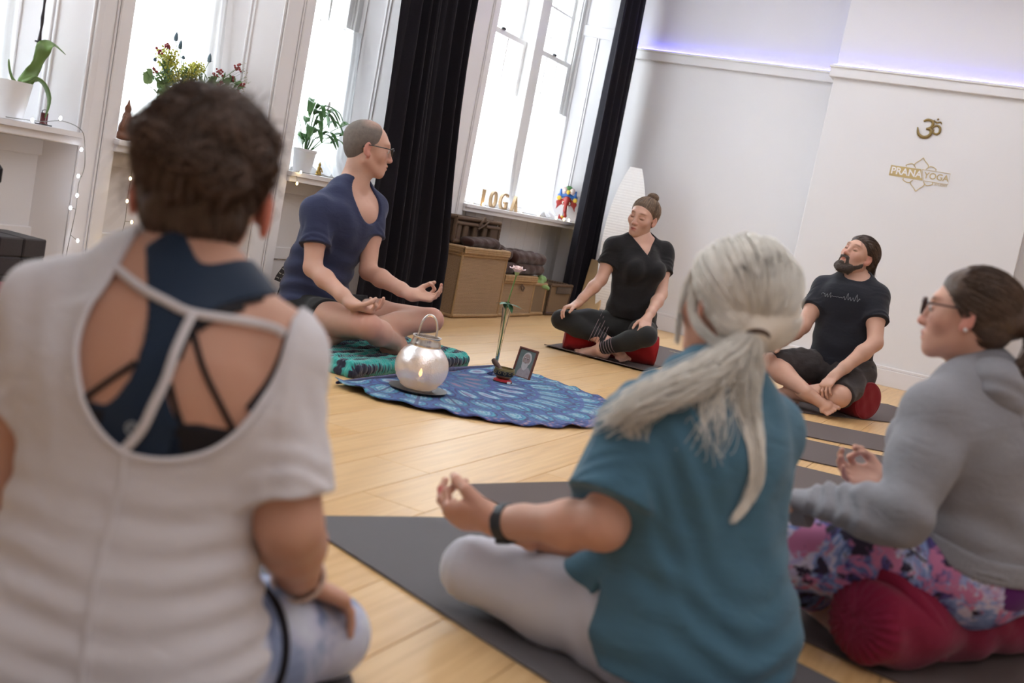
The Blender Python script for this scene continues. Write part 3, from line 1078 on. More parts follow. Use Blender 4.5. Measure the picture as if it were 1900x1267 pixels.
# ------------------------------------------------------------------ vase, singing bowl, framed portrait
M_clear = NT('clear_glass')
M_clear.set(col=(0.96, 0.99, 0.98), rough=0.02, trans=1.0); M_clear.b.inputs['IOR'].default_value = 1.45; M_clear = M_clear.m
vz = thing('glass_vase', 'slender clear glass bud vase with a flared foot, behind the singing bowl', 'vase', (4.62, 2.205, 0.006))
mb = MB(); mb.lathe([(0.0, 0.0), (0.036, 0.0), (0.036, 0.004), (0.012, 0.016), (0.008, 0.05), (0.0095, 0.14), (0.014, 0.24), (0.021, 0.325), (0.0185, 0.325), (0.0115, 0.24), (0.0065, 0.14), (0.004, 0.06), (0.0, 0.055)], 28, cap=False)
mb.build('vase_body', M_clear, vz, True)
rs = thing('rose', 'single pale pink rose with green leaves in the slender glass vase', 'flower', (4.62, 2.205, 0.07))
M_stem = plain('rose_stem', (0.13, 0.24, 0.05), 0.5); M_leafd = plain('rose_leaf', (0.05, 0.15, 0.06), 0.5, nz=0.2)
mb = MB(); mb.tube([(0, 0, 0), (0.003, 0, .13), (-.004, .002, .26), (0.004, -.004, .34), (.01, -.012, .425)], .0032, 8); mb.build('stem', M_stem, rs, True)
def leaf_mesh(mb, base, d, up, L, Wd, droop=0.3, n=6, fold=0.12):
    base = Vector(base); d = Vector(d).normalized(); up = Vector(up).normalized()
    s = d.cross(up).normalized(); up = s.cross(d).normalized()
    vs = []; fs = []
    for i in range(n + 1):
        u = i / n
        w = Wd * math.sin(PI * min(1, u * 0.97 + 0.03) ** 0.8) * 0.5
        p = base + d * (L * u) - up * (droop * L * u * u)
        for k, q in ((-1, 1), (0, 0), (1, 1)):
            vs.append(p + s * (w * k) + up * (fold * w * q))
    for i in range(n):
        for k in range(2):
            a = i * 3 + k
            fs.append((a, a + 3, a + 4, a + 1))
    mb.add(vs, fs)
for k, (d, L) in enumerate((((.3, .95, .15), .075), ((.2, -.95, .1), .075), ((-.9, .2, .1), .06), ((-.3, -.7, -.5), .06), ((.6, .5, -.6), .055))):
    mb = MB(); leaf_mesh(mb, (0, 0, .275 + .004 * k), d, (0, 0, 1), L, .034, .25); mb.build('leaf', M_leafd, rs, True)
M_pink = NT('rose_petal'); v_ = M_pink.coord(); M_pink.set(col=M_pink.mix(M_pink.noise(v_, 40, 2), (0.86, 0.50, 0.60), (0.90, 0.80, 0.70)), rough=0.6, sss=0.15); M_pink = M_pink.m
def petal(c, ang, lean, R, h, w):
    mb = MB(); vs = []; fs = []
    nu, nv = 7, 7
    for i in range(nu):
        u = i / (nu - 1)
        for j in range(nv):
            v = j / (nv - 1) * 2 - 1
            wid = w * math.sin(PI * (0.18 + 0.72 * u)) 
            rr = R * (0.35 + u * 0.75 + lean * u * u)
            a = ang + v * wid
            vs.append((c[0] + rr * math.cos(a), c[1] + rr * math.sin(a), c[2] + h * u * (1 - 0.12 * v * v) - lean * h * .3 * u ** 3 + .0012 * math.sin(9 * v)))
    for i in range(nu - 1):
        for j in range(nv - 1):
            a = i * nv + j; fs.append((a, a + 1, a + nv + 1, a + nv))
    mb.add(vs, fs); return mb
for ringi, (n, lean, R, h, w) in enumerate(((4, 0.0, .010, .040, .9), (5, .25, .017, .042, .8), (6, .75, .021, .038, .7))):
    for k in range(n):
        o = petal((.01, -.012, .425), 2 * PI * k / n + ringi * .5, lean, R, h, w).build('petal', M_pink, rs, True)
        md = o.modifiers.new('t', 'SOLIDIFY'); md.thickness = .0008
mb = MB(); mb.lathe([(0, .418), (.008, .42), (.013, .432), (.012, .444), (.006, .446)], 14, cap=False, M=Matrix.Translation((.01, -.012, 0))); mb.build('calyx', plain('calyx_green', (0.42, 0.52, 0.20), .5), rs, True)

M_brass = plain('aged_brass', (0.42, 0.33, 0.14), 0.35, 0.9, nz=0.15, nscale=25)
M_redc = fabric('crimson_cushion_silk', (0.45, 0.02, 0.03), .1, 200, .1, rough=.5)
bw = thing('singing_bowl', 'small brass singing bowl with dark carved band on a red ring cushion', 'bowl', (4.49, 2.095, 0.006))
mb = MB(); mb.lathe([(0.0, 0.018), (0.024, 0.018), (0.040, 0.030), (0.047, 0.048), (0.046, 0.068), (0.043, 0.068), (0.043, 0.048), (0.036, 0.032), (0.0, 0.024)], 40, cap=False); mb.build('bowl_shell', M_brass, bw, True)
mb = MB(); mb.lathe([(0.0442, 0.036), (0.0478, 0.046), (0.0478, 0.056), (0.0466, 0.058), (0.0462, 0.056), (0.0462, 0.046), (0.043, 0.037)], 40, cap=False); mb.build('carved_band', plain('black_enamel', (0.02, 0.02, 0.02), .4), bw, True)
for k in range(12):
    a = 2 * PI * k / 12
    mb = MB(); mb.tube([Vector((.0478 * math.cos(a) + .006 * math.cos(b) * -math.sin(a), .0478 * math.sin(a) + .006 * math.cos(b) * math.cos(a), .049 + .006 * math.sin(b))) for b in [i * PI / 5 for i in range(10)]], .0012, 5, closed=True)
    mb.build('brass_ring', M_brass, bw, True)
cu = thing('ring_cushion', 'small red and black ring cushion under the singing bowl', 'cushion', (4.49, 2.095, 0.006))
mb = MB(); mb.lathe([(0.018, 0.0), (0.036, 0.0), (0.043, 0.006), (0.042, 0.014), (0.034, 0.020), (0.022, 0.018), (0.018, 0.008)], 32, cap=False); mb.build('cushion_body', M_redc, cu, True)
mb = MB(); mb.lathe([(0.0432, 0.001), (0.0452, 0.004), (0.0445, 0.0085), (0.042, 0.009)], 32, cap=False); mb.build('black_piping', MATS['black_enamel'], cu, True)
mb = MB(); mb.bbox(-.008, -.0462, .002, .012, -.043, .014, .001, Matrix.Rotation(-.45, 4, 'Z')); mb.build('white_tag', M_frame, cu)
ml = MB(); ml.lathe([(0, 0), (.008, .002), (.009, .03), (.0125, .06), (.013, .085), (.009, .098), (0, .10)], 18, cap=False, M=Matrix.Translation((4.475, 2.085, .045)) @ Matrix.Rotation(-1.0, 4, Vector((.25, .97, 0)).cross(Vector((0, 0, 1)))))
o = ml.build('mallet', plain('dark_wood', (0.09, 0.04, 0.025), .5, nz=.2, nscale=20), smooth=True); tag(o, 'dark wooden mallet resting in the singing bowl', 'mallet')

# framed black-and-white style portrait, leaning back on its strut
pf = thing('picture_frame', 'small reddish wooden frame with a portrait of a white-bearded man, standing beside the singing bowl', 'picture frame', (4.72, 2.115, 0.006), math.radians(-14))
tilt = Matrix.Rotation(math.radians(12), 4, 'Y')
M_rwood = plain('reddish_wood', (0.16, 0.045, 0.03), .4, nz=.2, nscale=20)
w2, hh, b = 0.058, 0.150, 0.0105
for bx in (((-.005, -w2, 0, .005, -w2 + b, hh)), ((-.005, w2 - b, 0, .005, w2, hh)), ((-.0052, -w2, 0, .0052, w2, b)), ((-.0052, -w2, hh - b, .0052, w2, hh))):
    mb = MB(); mb.bbox(*bx, .002, tilt); mb.build('frame_side', M_rwood, pf)
mb = MB(); mb.bbox(.0, -w2 + .004, .004, .004, w2 - .004, hh - .004, .0005, tilt); mb.build('backing', M_black, pf)
mb = MB(); mb.bbox(.003, -.01, 0, .006, .01, .1, .001, Matrix.Rotation(math.radians(-5), 4, 'Y') @ Matrix.Translation((-.0, 0, 0))); mb.build('strut', M_black, pf, loc=(.042, 0, 0.0))
ph = MB(); ph.bbox(-.001, -w2 + b, b, .0002, w2 - b, hh - b, .0002, tilt); pho = ph.build('photo_print', plain('photo_grey_green', (0.17, 0.22, 0.21), .5, nz=.25, nscale=30), pf)
M_face = plain('photo_face', (0.42, 0.30, 0.27), .5, nz=.2, nscale=60); M_wb = plain('photo_white_beard', (0.62, 0.58, 0.58), .5, nz=.15, nscale=90); M_rob = plain('photo_robe', (0.42, 0.36, 0.38), .5, nz=.2, nscale=50); M_dkp = plain('photo_dark', (0.07, 0.05, 0.05), .6)
def flat(name, poly, mat, x):
    # poly in (y, z) on the print
    mb = MB(); vs = [tilt @ Vector((-x, -p[0], p[1])) for p in poly] + [tilt @ Vector((-x + .0003, -p[0], p[1])) for p in poly]
    n = len(poly); mb.add(vs, [tuple(range(n))[::-1], tuple(range(n, 2 * n))] + [(i, (i + 1) % n, n + (i + 1) % n, n + i) for i in range(n)])
    return mb.build(name, mat, pho)
def oval(cx, cz, rx, rz, n=20, a0=0, a1=2 * PI):
    return [(cx + rx * math.cos(a0 + (a1 - a0) * k / (n if a1 - a0 > 6.2 else n - 1)), cz + rz * math.sin(a0 + (a1 - a0) * k / (n if a1 - a0 > 6.2 else n - 1))) for k in range(n)]
flat('robe', [(-.030, .011), (.046, .011), (.046, .045), (.030, .060), (-.012, .056), (-.028, .035)], M_rob, .0014)
flat('white_hair', oval(.006, .098, .027, .034), M_wb, .0017)
flat('head_shape', oval(.004, .094, .0215, .030), M_face, .0020)
flat('white_beard', [(-.018, .084), (-.014, .058), (-.004, .044), (.008, .042), (.020, .056), (.026, .084), (.018, .080), (.006, .077), (-.008, .080)], M_wb, .0023)
for x in (-.006, .011):
    flat('eye', oval(x, .099, .0035, .0016, 10), M_dkp, .0024); flat('brow', oval(x, .1045, .0055, .0014, 10), M_wb, .0024)
flat('nose', [(.001, .1), (.004, .1), (.0065, .086), (.0, .085)], M_rob, .0024); flat('mouth', oval(.003, .0785, .006, .0013, 10), M_dkp, .0027)

# ------------------------------------------------------------------ bolsters
def bolster(label, a, b, r, mat, piping=None, sag=0.0, vox=0.006, bulge=0.0):
    a = Vector(a); b = Vector(b); c = (a + b) / 2; c.z = 0
    root = thing('bolster', label, 'bolster', c)
    L = (b - a).length; d = (b - a).normalized(); n = 10
    pr = []
    pts = [a + d * (L * k / n) for k in range(n + 1)]
    for k in range(n):
        s0 = math.sin(PI * k / n); s1 = math.sin(PI * (k + 1) / n)
        p0 = pts[k] - Vector((0, 0, sag * s0)); p1 = pts[k + 1] - Vector((0, 0, sag * s1))
        pr.append(cap(p0, p1, r - sag * s0 * .8, r - sag * s1 * .8, 0.03))
    def cut(X, Y, Z, D):
        e0 = -dotp(X, Y, Z, a, d); e1 = dotp(X, Y, Z, b, d)
        fold = 0.0018 * np.sin(X * 60 + 4 * np.sin(Y * 20)) * np.sin(Z * 45 + X * 9)
        e = np.maximum(e0, e1) 
        m = 0.022
        h = np.maximum(m - np.abs(D - e), 0) / m
        return np.maximum(np.maximum(D, e) + h * h * m * .25 + fold, -(Z - 0.006))
    v, f = surf(pr, vox, cut)
    npmesh('cover', v, f, mat, root, origin=c)
    for p, s in ((a, -1), (b, 1)):
        mb = MB()
        side = d.cross(Vector((0, 0, 1))).normalized(); up = side.cross(d)
        for s_ in (0.0,):
            ring = [p - c + d * (s * -0.006) + (side * math.cos(t) + up * math.sin(t)) * (r * 0.965) for t in [2 * PI * k / 36 for k in range(36)]]
            mb.tube(ring, 0.0035, 6, closed=True)
        mb.build('end_piping', piping or mat, root, True)
    return root
M_red = fabric('red_bolster_cloth', (0.42, 0.018, 0.022), .15, 400, .4, rough=.85, fold=.05)
M_crim = fabric('crimson_bolster_cloth', (0.27, 0.014, 0.052), .15, 400, .4, rough=.9, fold=.3)
M_dred = fabric('dark_red_bolster_cloth', (0.26, 0.012, 0.022), .15, 400, .4, rough=.85, fold=.05)
bolster('bright red cylindrical bolster under the woman in black', (6.25, 2.56, .095), (6.50, 2.04, .095), .092, M_red, sag=0.006)
bolster('dark red cylindrical bolster under the bearded man', (6.72, 1.20, .11), (6.42, 0.74, .11), .105, M_dred, sag=0.006)
bolster('crimson bolster half hidden at the left edge beside the foam blocks', (2.35, 3.2, .1), (2.74, 3.22, .1), .095, M_crim)

# ------------------------------------------------------------------ wicker baskets
def wicker(name, c1, c2, s=1.0):
    t = NT(name)
    v = t.coord()
    a = t.wave(v, 26 * s, 1.2, 1, 'X', 3); b = t.wave(v, 42 * s, 0.8, 1, 'Z', 3); c = t.wave(v, 26 * s, 1.2, 1, 'Y', 3)
    w = t.math('ABSOLUTE', t.math('SUBTRACT', t.math('ADD', t.math('MULTIPLY', a, .5), t.math('MULTIPLY', c, .5)), b))
    n = t.noise(v, 9, 3)
    col = t.mix(w, c1, c2)
    col = t.mix(t.math('MULTIPLY', n, .35), col, tuple(x * .55 for x in c1))
    t.set(col=col, rough=.75)
    t.bump(w, 1.0, 0.012)
    return t.m
M_wk = wicker('wicker_honey', (0.72, 0.48, 0.28), (0.42, 0.25, 0.13), .8)
M_wk2 = wicker('wicker_light', (0.52, 0.36, 0.21), (0.28, 0.17, 0.09), 1.0)
M_wk3 = wicker('wicker_dark', (0.15, 0.085, 0.05), (0.055, 0.03, 0.02), 1.0)
M_rim = plain('wicker_rim', (0.46, 0.28, 0.13), .7, nz=.25, nscale=30, bump=.8, bscale=90)
M_rimd = plain('wicker_rim_dark', (0.14, 0.08, 0.045), .7, nz=.25, nscale=30, bump=.8, bscale=90)

def rope(mb, p, q, r=0.014, n=40):
    p = Vector(p); q = Vector(q); L = (q - p).length
    m = max(6, int(L / .012))
    mb.tube([p + (q - p) * (k / m) for k in range(m + 1)], [r * (1 + .16 * (k % 2)) for k in range(m + 1)], 8)

def basket(label, x0, x1, y0, y1, h, lid=True, mat=None, rim=None, lidh=0.05, flare=0.0, z0=0.0, rz=0.0):
    mat = mat or M_wk; rim = rim or M_rim
    cx, cy = (x0 + x1) / 2, (y0 + y1) / 2
    a, b = (x1 - x0) / 2, (y1 - y0) / 2
    r = thing('wicker_basket', label, 'basket', (cx, cy, z0), rz)
    hb = h - (lidh if lid else 0)
    mb = MB(); f = flare; t = .012
    o_ = [(-a, -b), (a, -b), (a, b), (-a, b)]
    def rg(s, z, ins): return [((x - math.copysign(ins, x)) * s, (y - math.copysign(ins, y)) * s, z) for x, y in o_]
    s0, s1 = 1 - f, 1 + f * .4
    vs = rg(s0, .006, 0) + rg(s1, hb, 0) + rg(s1, hb, t) + rg(s0, .02, t)
    fs = []
    for i in range(4):
        j = (i + 1) % 4
        fs += [(i, j, 4 + j, 4 + i), (4 + i, 4 + j, 8 + j, 8 + i), (8 + i, 8 + j, 12 + j, 12 + i)]
    fs += [(3, 2, 1, 0), (12, 13, 14, 15)]
    mb.add(vs, fs); mb.build('woven_body', mat, r)
    mb = MB()
    top = rg(s1, hb - .008, .002); bot = rg(s0, .016, .002)
    for i in range(4):
        rope(mb, bot[i], bot[(i + 1) % 4], .013); rope(mb, bot[i], top[i], .009)
    mb.build('corner_binding', rim, r, True)
    mb = MB()
    for i in range(4): rope(mb, top[i], top[(i + 1) % 4], .012)
    mb.build('top_rim', rim, r, True)
    if lid:
        l = MB(); l.bbox(-a - .008, -b - .008, hb + .004, a + .008, b + .008, h - .008, .008); lo = l.build('lid', mat, r)
        mb = MB()
        q = [(-a - .006, -b - .006), (a + .006, -b - .006), (a + .006, b + .006), (-a - .006, b + .006)]
        for z in (hb + .010, h - .014, (hb + h) / 2 - .002):
            for i in range(4): rope(mb, q[i] + (z,), q[(i + 1) % 4] + (z,), .012)
        mb.build('lid_binding', rim, lo, True)
    return r
basket('large honey coloured lidded wicker basket beside the long black curtain', 6.37, 7.04, 3.43, 3.705, 0.485)
b2 = basket('medium lidded wicker basket under the brown blankets, behind the rose', 7.085, 7.635, 3.45, 3.80, 0.315)
mb = MB(); mb.tube([(.02, -.19, .245), (.035, -.205, .225), (.03, -.20, .20), (.01, -.205, .205), (.005, -.19, .235)], .007, 8, closed=True); mb.build('clasp_loop', M_rimd, b2, True)
basket('narrow open wicker basket holding the rolled green towel', 7.665, 7.93, 3.48, 3.78, 0.255, lid=False, mat=M_wk2)
b4 = basket('small flared wicker basket with a wooden handle beside the corner curtain', 7.99, 8.42, 3.47, 3.78, 0.255, lid=False, mat=M_wk2, rim=M_rimd, flare=.07)
mb = MB(); mb.tube([(.225, -.09, .17), (.25, -.08, .20), (.252, 0, .225), (.25, .08, .20), (.225, .09, .17)], .009, 8); mb.build('wooden_handle', plain('orange_wood', (.55, .27, .08), .4), b4, True)
mb = MB(); mb.bbox(-.10, -.168, .18, .19, -.156, .235, .004); mb.build('dark_leather_patch', plain('brown_leather', (.12, .09, .07), .6, nz=.3), b4)

# dark hamper standing on the large basket: frame with upright slats and gaps
hm = thing('wicker_hamper', 'dark brown wicker hamper with upright slatted front on top of the large basket', 'basket', (6.83, 3.65, 0.487))
W_, D_, H_ = .33, .052, .185
mb = MB(); mb.box(-W_, -D_ + .02, 0.01, W_, D_, H_ - .005); mb.build('body', M_wk3, hm)
mb = MB()
for p, q in (((-W_, -D_, .012), (W_, -D_, .012)), ((-W_, -D_, H_ - .014), (W_, -D_, H_ - .014)), ((-W_, -D_, .012), (-W_, -D_, H_ - .014)), ((W_, -D_, .012), (W_, -D_, H_ - .014)),
             ((-W_, D_, H_ - .012), (W_, D_, H_ - .012)), ((-W_, -D_, H_ - .014), (-W_, D_, H_ - .014)), ((W_, -D_, H_ - .014), (W_, D_, H_ - .014)), ((-W_, -D_, H_ - .05), (W_, -D_, H_ - .05))):
    rope(mb, p, q, .013)
mb.build('binding', M_rimd, hm, True)
M_slat = wicker('wicker_slat', (0.30, 0.18, 0.10), (0.14, 0.08, 0.045), 1.4)
for k, xx in enumerate((-.27, -.17, -.03, .11, .25)):
    w = .032 if k < 4 else .06
    mb = MB(); mb.bbox(xx - w, -D_ - .006, .012, xx + w, -D_ + .022, H_ - .045, .006); mb.build('slat', M_slat, hm)
mb = MB(); mb.tube([(-.02, -D_ - .01, H_ - .06), (.0, -D_ - .025, H_ - .02), (.04, -D_ - .02, H_ + .012), (.08, -D_, H_ + .008), (.09, -D_ - .02, H_ - .05)], .009, 8)
mb.tube([(-.03, -D_ - .02, H_ - .075), (.06, -D_ - .03, H_ - .03), (.11, -D_ - .02, H_ - .015)], .006, 8); mb.build('handle', M_rimd, hm, True)

# brown fleece blankets
M_fleece = fabric('brown_fleece', (0.060, 0.022, 0.016), .25, 120, .5, rough=.95, sheen=.25, fold=.4)
def soft(name, label, cat, prims, mat, vox=.007, group=None, amp=.003):
    def c(X, Y, Z, D): return D + amp * np.sin(X * 40 + 2 * np.sin(Y * 30)) * np.sin(Z * 50 + X * 10)
    v, f = surf(prims, vox, c)
    b = [v[:, 0].mean(), v[:, 1].mean(), v[:, 2].min()]
    o = npmesh(name, v, f, mat, origin=b); o.location = b
    return tag(o, label, cat, group)
def roll(x0, x1, y, z, ry, rz_, k=.02, n=3):
    pr = []
    for j in range(n):
        yy = y + (j - (n - 1) / 2) * ry * .9
        pr.append(cap((x0, yy, z), (x1, yy, z), rz_, rz_ * .97, k))
    return pr
soft('folded_blanket', 'dark brown fleece blanket, upper right one of the pile on the wicker baskets', 'blanket', roll(7.30, 7.78, 3.60, .435, .10, .050), M_fleece)
soft('folded_blanket', 'dark brown fleece blanket, lower right one of the pile on the wicker baskets', 'blanket', roll(7.36, 7.77, 3.59, .357, .10, .043), M_fleece)
soft('folded_blanket', 'dark brown fleece blanket, lower left one tucked against the large basket lid', 'blanket', roll(7.12, 7.27, 3.59, .357, .10, .043), M_fleece)
soft('folded_blanket', 'long dark brown fleece blanket draped over the lid of the large basket', 'blanket',
     [cap((6.60, 3.50, .507), (6.97, 3.50, .512), .016, .024, .06), cap((6.60, 3.535, .508), (6.97, 3.54, .514), .018, .026, .06), cap((6.60, 3.57, .51), (6.98, 3.58, .516), .016, .026, .06), cap((6.95, 3.51, .512), (7.22, 3.53, .445), .022, .045, .03), cap((6.98, 3.58, .515), (7.25, 3.63, .45), .024, .048, .03), cap((7.1, 3.64, .49), (7.30, 3.66, .48), .02, .03, .05), cap((7.14, 3.55, .44), (7.27, 3.57, .43), .04, .04, .02)], M_fleece)
M_green = fabric('green_towel', (0.30, 0.50, 0.20), .2, 200, .4, fold=.4)
soft('rolled_towel', 'crumpled light green towel poking out of the narrow open basket', 'towel',
     [cap((7.72, 3.52, .245), (7.88, 3.50, .285), .03, .028, .01), cap((7.74, 3.56, .28), (7.90, 3.54, .255), .026, .024, .01), cap((7.80, 3.50, .26), (7.94, 3.475, .22), .022, .018, .01), cap((7.70, 3.58, .20), (7.86, 3.6, .22), .04, .04, .02), cap((7.80, 3.49, .30), (7.88, 3.53, .305), .02, .02, .01)], M_green, .005, amp=.005)

# ------------------------------------------------------------------ foam yoga blocks
M_foam = fabric('charcoal_foam', (0.065, 0.058, 0.062), .2, 250, .3, rough=.9)
M_foamd = fabric('black_foam', (0.022, 0.020, 0.024), .2, 250, .3, rough=.9)
bm = MB(); bm.bbox(-.050, -.11, 0, .050, .11, .069, .005)
proto = None
for c in range(2):
    for r_ in range(5):
        x = 2.770 + c * .104; z = r_ * .0705
        if proto is None: proto = bm.build('yoga_block', M_foam); o = proto
        else: o = proto.copy(); C.objects.link(o)
        o.location = (x, 3.41, z)
        row = ('bottom', 'second from bottom', 'middle', 'second from top', 'top')[r_]
        tag(o, 'charcoal foam yoga block, %s one in the %s column of the stack' % (row, ('left', 'right')[c]), 'yoga block', 'charcoal foam blocks stacked at the left edge')
p2 = None
for r_ in range(8):
    z = r_ * .0755
    if p2 is None:
        q = MB(); q.bbox(-.052, -.11, 0, .052, .11, .073, .014); p2 = q.build('yoga_block', M_foamd); o = p2
    else: o = p2.copy(); C.objects.link(o)
    o.location = (2.655 + (.006 if r_ % 2 else 0), 3.42, z)
    tag(o, 'rounded black foam yoga block, number %s from the floor in the tall column' % ('one', 'two', 'three', 'four', 'five', 'six', 'seven', 'eight')[r_], 'yoga block', 'black foam blocks in the tall column')

# ------------------------------------------------------------------ pierced black metal lantern beside the pier
pl = thing('pierced_metal_lantern', 'black pierced metal lantern with flared hood standing by the white pier', 'lantern', (4.83, 3.57, 0))
M_iron = plain('pierced_iron', (0.025, 0.022, 0.022), .5, .4, nz=.3, nscale=60, bump=.8, bscale=120)
mb = MB(); mb.lathe([(.0, .012), (.095, .012), (.10, .02), (.075, .15), (.07, .175)], 6, cap=False); mb.build('tapered_body', M_iron, pl)
mb = MB(); mb.lathe([(.07, .17), (.118, .172), (.11, .20), (.085, .25), (.045, .285), (.0, .295)], 6, cap=False); mb.build('flared_hood', M_iron, pl)
mb = MB()
for k in range(6):
    a = PI * k / 3
    mb.tube([(.10 * math.cos(a), .10 * math.sin(a), 0.0), (.102 * math.cos(a), .102 * math.sin(a), .02), (.072 * math.cos(a), .072 * math.sin(a), .17)], .005, 6)
mb.build('corner_rods', M_iron, pl, True)
mb = MB()
for k in range(24):
    a = 2 * PI * k / 24
    for z, r in ((.19, .108), (.215, .098), (.24, .085)):
        mb.ball((r * math.cos(a) * .97, r * math.sin(a) * .97, z), .0035, 6)
mb.build('studs', plain('tin_studs', (.6, .58, .55), .3, .9), pl, True)
dr = thing('hand_drum', 'small wooden hand drum with red band behind the black pierced lantern', 'drum', (5.02, 3.66, 0))
mb = MB(); mb.lathe([(0, .0), (.06, .0), (.065, .02), (.055, .14), (.068, .22), (.066, .235), (0, .235)], 24, cap=False); mb.build('shell', plain('drum_wood', (.42, .22, .10), .5, nz=.2), dr, True)
mb = MB(); mb.lathe([(.0565, .125), (.0605, .13), (.061, .15), (.057, .155)], 24, cap=False); mb.build('red_band', M_redc, dr, True)

# ------------------------------------------------------------------ white paper floor lamp and pale board in the corner
M_paper = NT('rice_paper'); M_paper.set(col=M_paper.mix(M_paper.noise(M_paper.coord(), 40, 3), (.86, .84, .82), (.78, .76, .75)), rough=.9); M_paper.bump(M_paper.wave(M_paper.coord(), 14, .5, 1, 'Z'), .15, .01); M_paper = M_paper.m
lp = thing('paper_floor_lamp', 'tall white paper floor lamp with tapering shade in the corner behind the woman in black', 'lamp', (8.72, 3.235, 0))
prof = [(.13, .10), (.16, .25), (.185, .45), (.20, .65), (.195, .82), (.175, .97), (.14, 1.12), (.098, 1.23), (.062, 1.305)]
mb = MB()
n4 = 4
vs = []; fs = []
for r, z in prof:
    for k in range(n4):
        a = PI / 4 + PI / 2 * k + .35
        vs.append((r * 1.12 * math.cos(a), r * 1.12 * math.sin(a), z))
for j in range(len(prof) - 1):
    for k in range(n4): fs.append((j * 4 + k, j * 4 + (k + 1) % 4, (j + 1) * 4 + (k + 1) % 4, (j + 1) * 4 + k))
mb.add(vs, fs); o = mb.build('paper_shade', M_paper, lp); md = o.modifiers.new('t', 'SOLIDIFY'); md.thickness = .003
M_pale = plain('pale_wood', (.62, .42, .22), .5, nz=.15, nscale=12)
mb = MB(); mb.lathe([(0, 0), (.12, 0), (.125, .015), (.02, .03), (.015, .5), (0, .5)], 20, cap=False); mb.build('stand', M_pale, lp, True)
bd = MB(); bd.bbox(0, -.10, 0, .025, .10, .50, .004, Matrix.Rotation(math.radians(12), 4, 'Y')); o = bd.build('wooden_board', M_pale, loc=(8.56, 3.36, 0.003), rz=-.1)
tag(o, 'pale wooden board leaning in the corner between the black curtain and the paper lamp', 'board')

# ------------------------------------------------------------------ writing on the chimney breast
M_gold = plain('gold_vinyl', (0.60, 0.46, 0.22), .45, .3, nz=.05)
M_goldd = plain('dark_gold_metal', (0.30, 0.21, 0.08), .4, .6, nz=.15, nscale=30)
M_wv = plain('white_vinyl', (0.86, 0.84, 0.85), .5, nz=.01)
def wall_poly(poly, mat, name, par, h=0.0015, off=0.0005):
    # poly in wall coordinates (distance to the right, height); the wall faces -x, right is -y
    mb = MB(); M_ = Matrix(((0, 0, -1, -off), (-1, 0, 0, 0), (0, 1, 0, 0), (0, 0, 0, 1)))
    mb.prism(poly, h, M_); return mb.build(name, mat, par)
def wall_stroke(mb, pts, r, n=6, flat=.35, off=.004):
    mb.tube([(-off, -p[0], p[1]) for p in pts], r, n, nrm=(1, 0, 0), flat=flat)
def text_o(s, size, mat, name, par, loc, rot, ext=.001, sx=1.0, shear=0.0, bold=0.0, space=1.0):
    cu = bpy.data.curves.new(name, 'FONT'); cu.body = s; cu.size = size; cu.extrude = ext; cu.align_x = 'CENTER'; cu.align_y = 'CENTER'; cu.shear = shear; cu.offset = bold; cu.space_character = space
    t = bpy.data.objects.new(name, cu); C.objects.link(t); t.data.materials.append(mat)
    bpy.context.view_layer.update()
    dg = bpy.context.evaluated_depsgraph_get()
    me = bpy.data.meshes.new_from_object(t.evaluated_get(dg))
    bpy.data.objects.remove(t)
    me.materials.clear(); me.materials.append(mat)
    o = bpy.data.objects.new(name, me); C.objects.link(o); o.parent = par
    o.location = loc; o.rotation_euler = rot; o.scale = (sx, 1, 1)
    return o
lg = thing('wall_sign', 'gold and white lotus emblem reading PRANA YOGA on the chimney breast', 'sign', (XB, 1.033, 1.611))
yc, zc = 1.033, 1.611
P_ = lambda y, z: (-(y - yc), z - zc)
wall_poly([P_(1.249, 1.572), P_(1.000, 1.570), P_(1.030, 1.652), P_(1.249, 1.650)], M_gold, 'gold_panel', lg)
mb = MB()
q = [P_(1.022, 1.651), P_(.820, 1.651), P_(.820, 1.570), P_(.994, 1.570)]
wall_stroke(mb, q + [q[0]], .0018); mb.build('outline_box', M_gold, lg)
RT = (PI / 2, 0, -PI / 2)
text_o('PRANA', .072, M_wv, 'lettering', lg, (-.0025, 1.128 - yc, .0), RT, .0008, .98, bold=.0015)
text_o('YOGA', .066, M_goldd if False else M_gold, 'lettering', lg, (-.0025, .912 - yc, .0), RT, .0008, .95, bold=.0004)
text_o('STUDIO', .022, M_gold, 'lettering', lg, (-.0025, .868 - yc, 1.557 - zc), RT, .0006, 1.15)
def mir(pts): return [( -p[0], p[1]) for p in pts]
top = [(-.037, .045), (-.050, .062), (-.045, .080), (-.018, .105), (0, .127), (.018, .105), (.045, .080), (.050, .062), (.037, .045)]
def sm(pts, n=4):
    out = []
    for i in range(len(pts) - 1):
        p0 = pts[max(i - 1, 0)]; p1 = pts[i]; p2 = pts[i + 1]; p3 = pts[min(i + 2, len(pts) - 1)]
        for k in range(n):
            t = k / n
            out.append(tuple(.5 * (2 * p1[c] + (p2[c] - p0[c]) * t + (2 * p0[c] - 5 * p1[c] + 4 * p2[c] - p3[c]) * t * t + (-p0[c] + 3 * p1[c] - 3 * p2[c] + p3[c]) * t ** 3) for c in range(len(p1))))
    return out + [tuple(pts[-1])]
for s in (1, -1):
    mb = MB()
    for fl in (1, -1):
        wall_stroke(mb, sm([(fl * p[0], s * p[1]) for p in top[:5]]), .0028)
        wall_stroke(mb, sm([(fl * -.045, s * .055), (fl * -.062, s * .070), (fl * -.085, s * .068), (fl * -.108, s * .055), (fl * -.104, s * .045)]), .0028)
    mb.build('lotus_outline', M_gold, lg, True)
om = thing('om_symbol', 'dark gold metal om symbol high on the chimney breast', 'wall ornament', (XB, 1.043, 1.955))
Q_ = lambda y, z: (-(y - 1.043), z - 1.955)
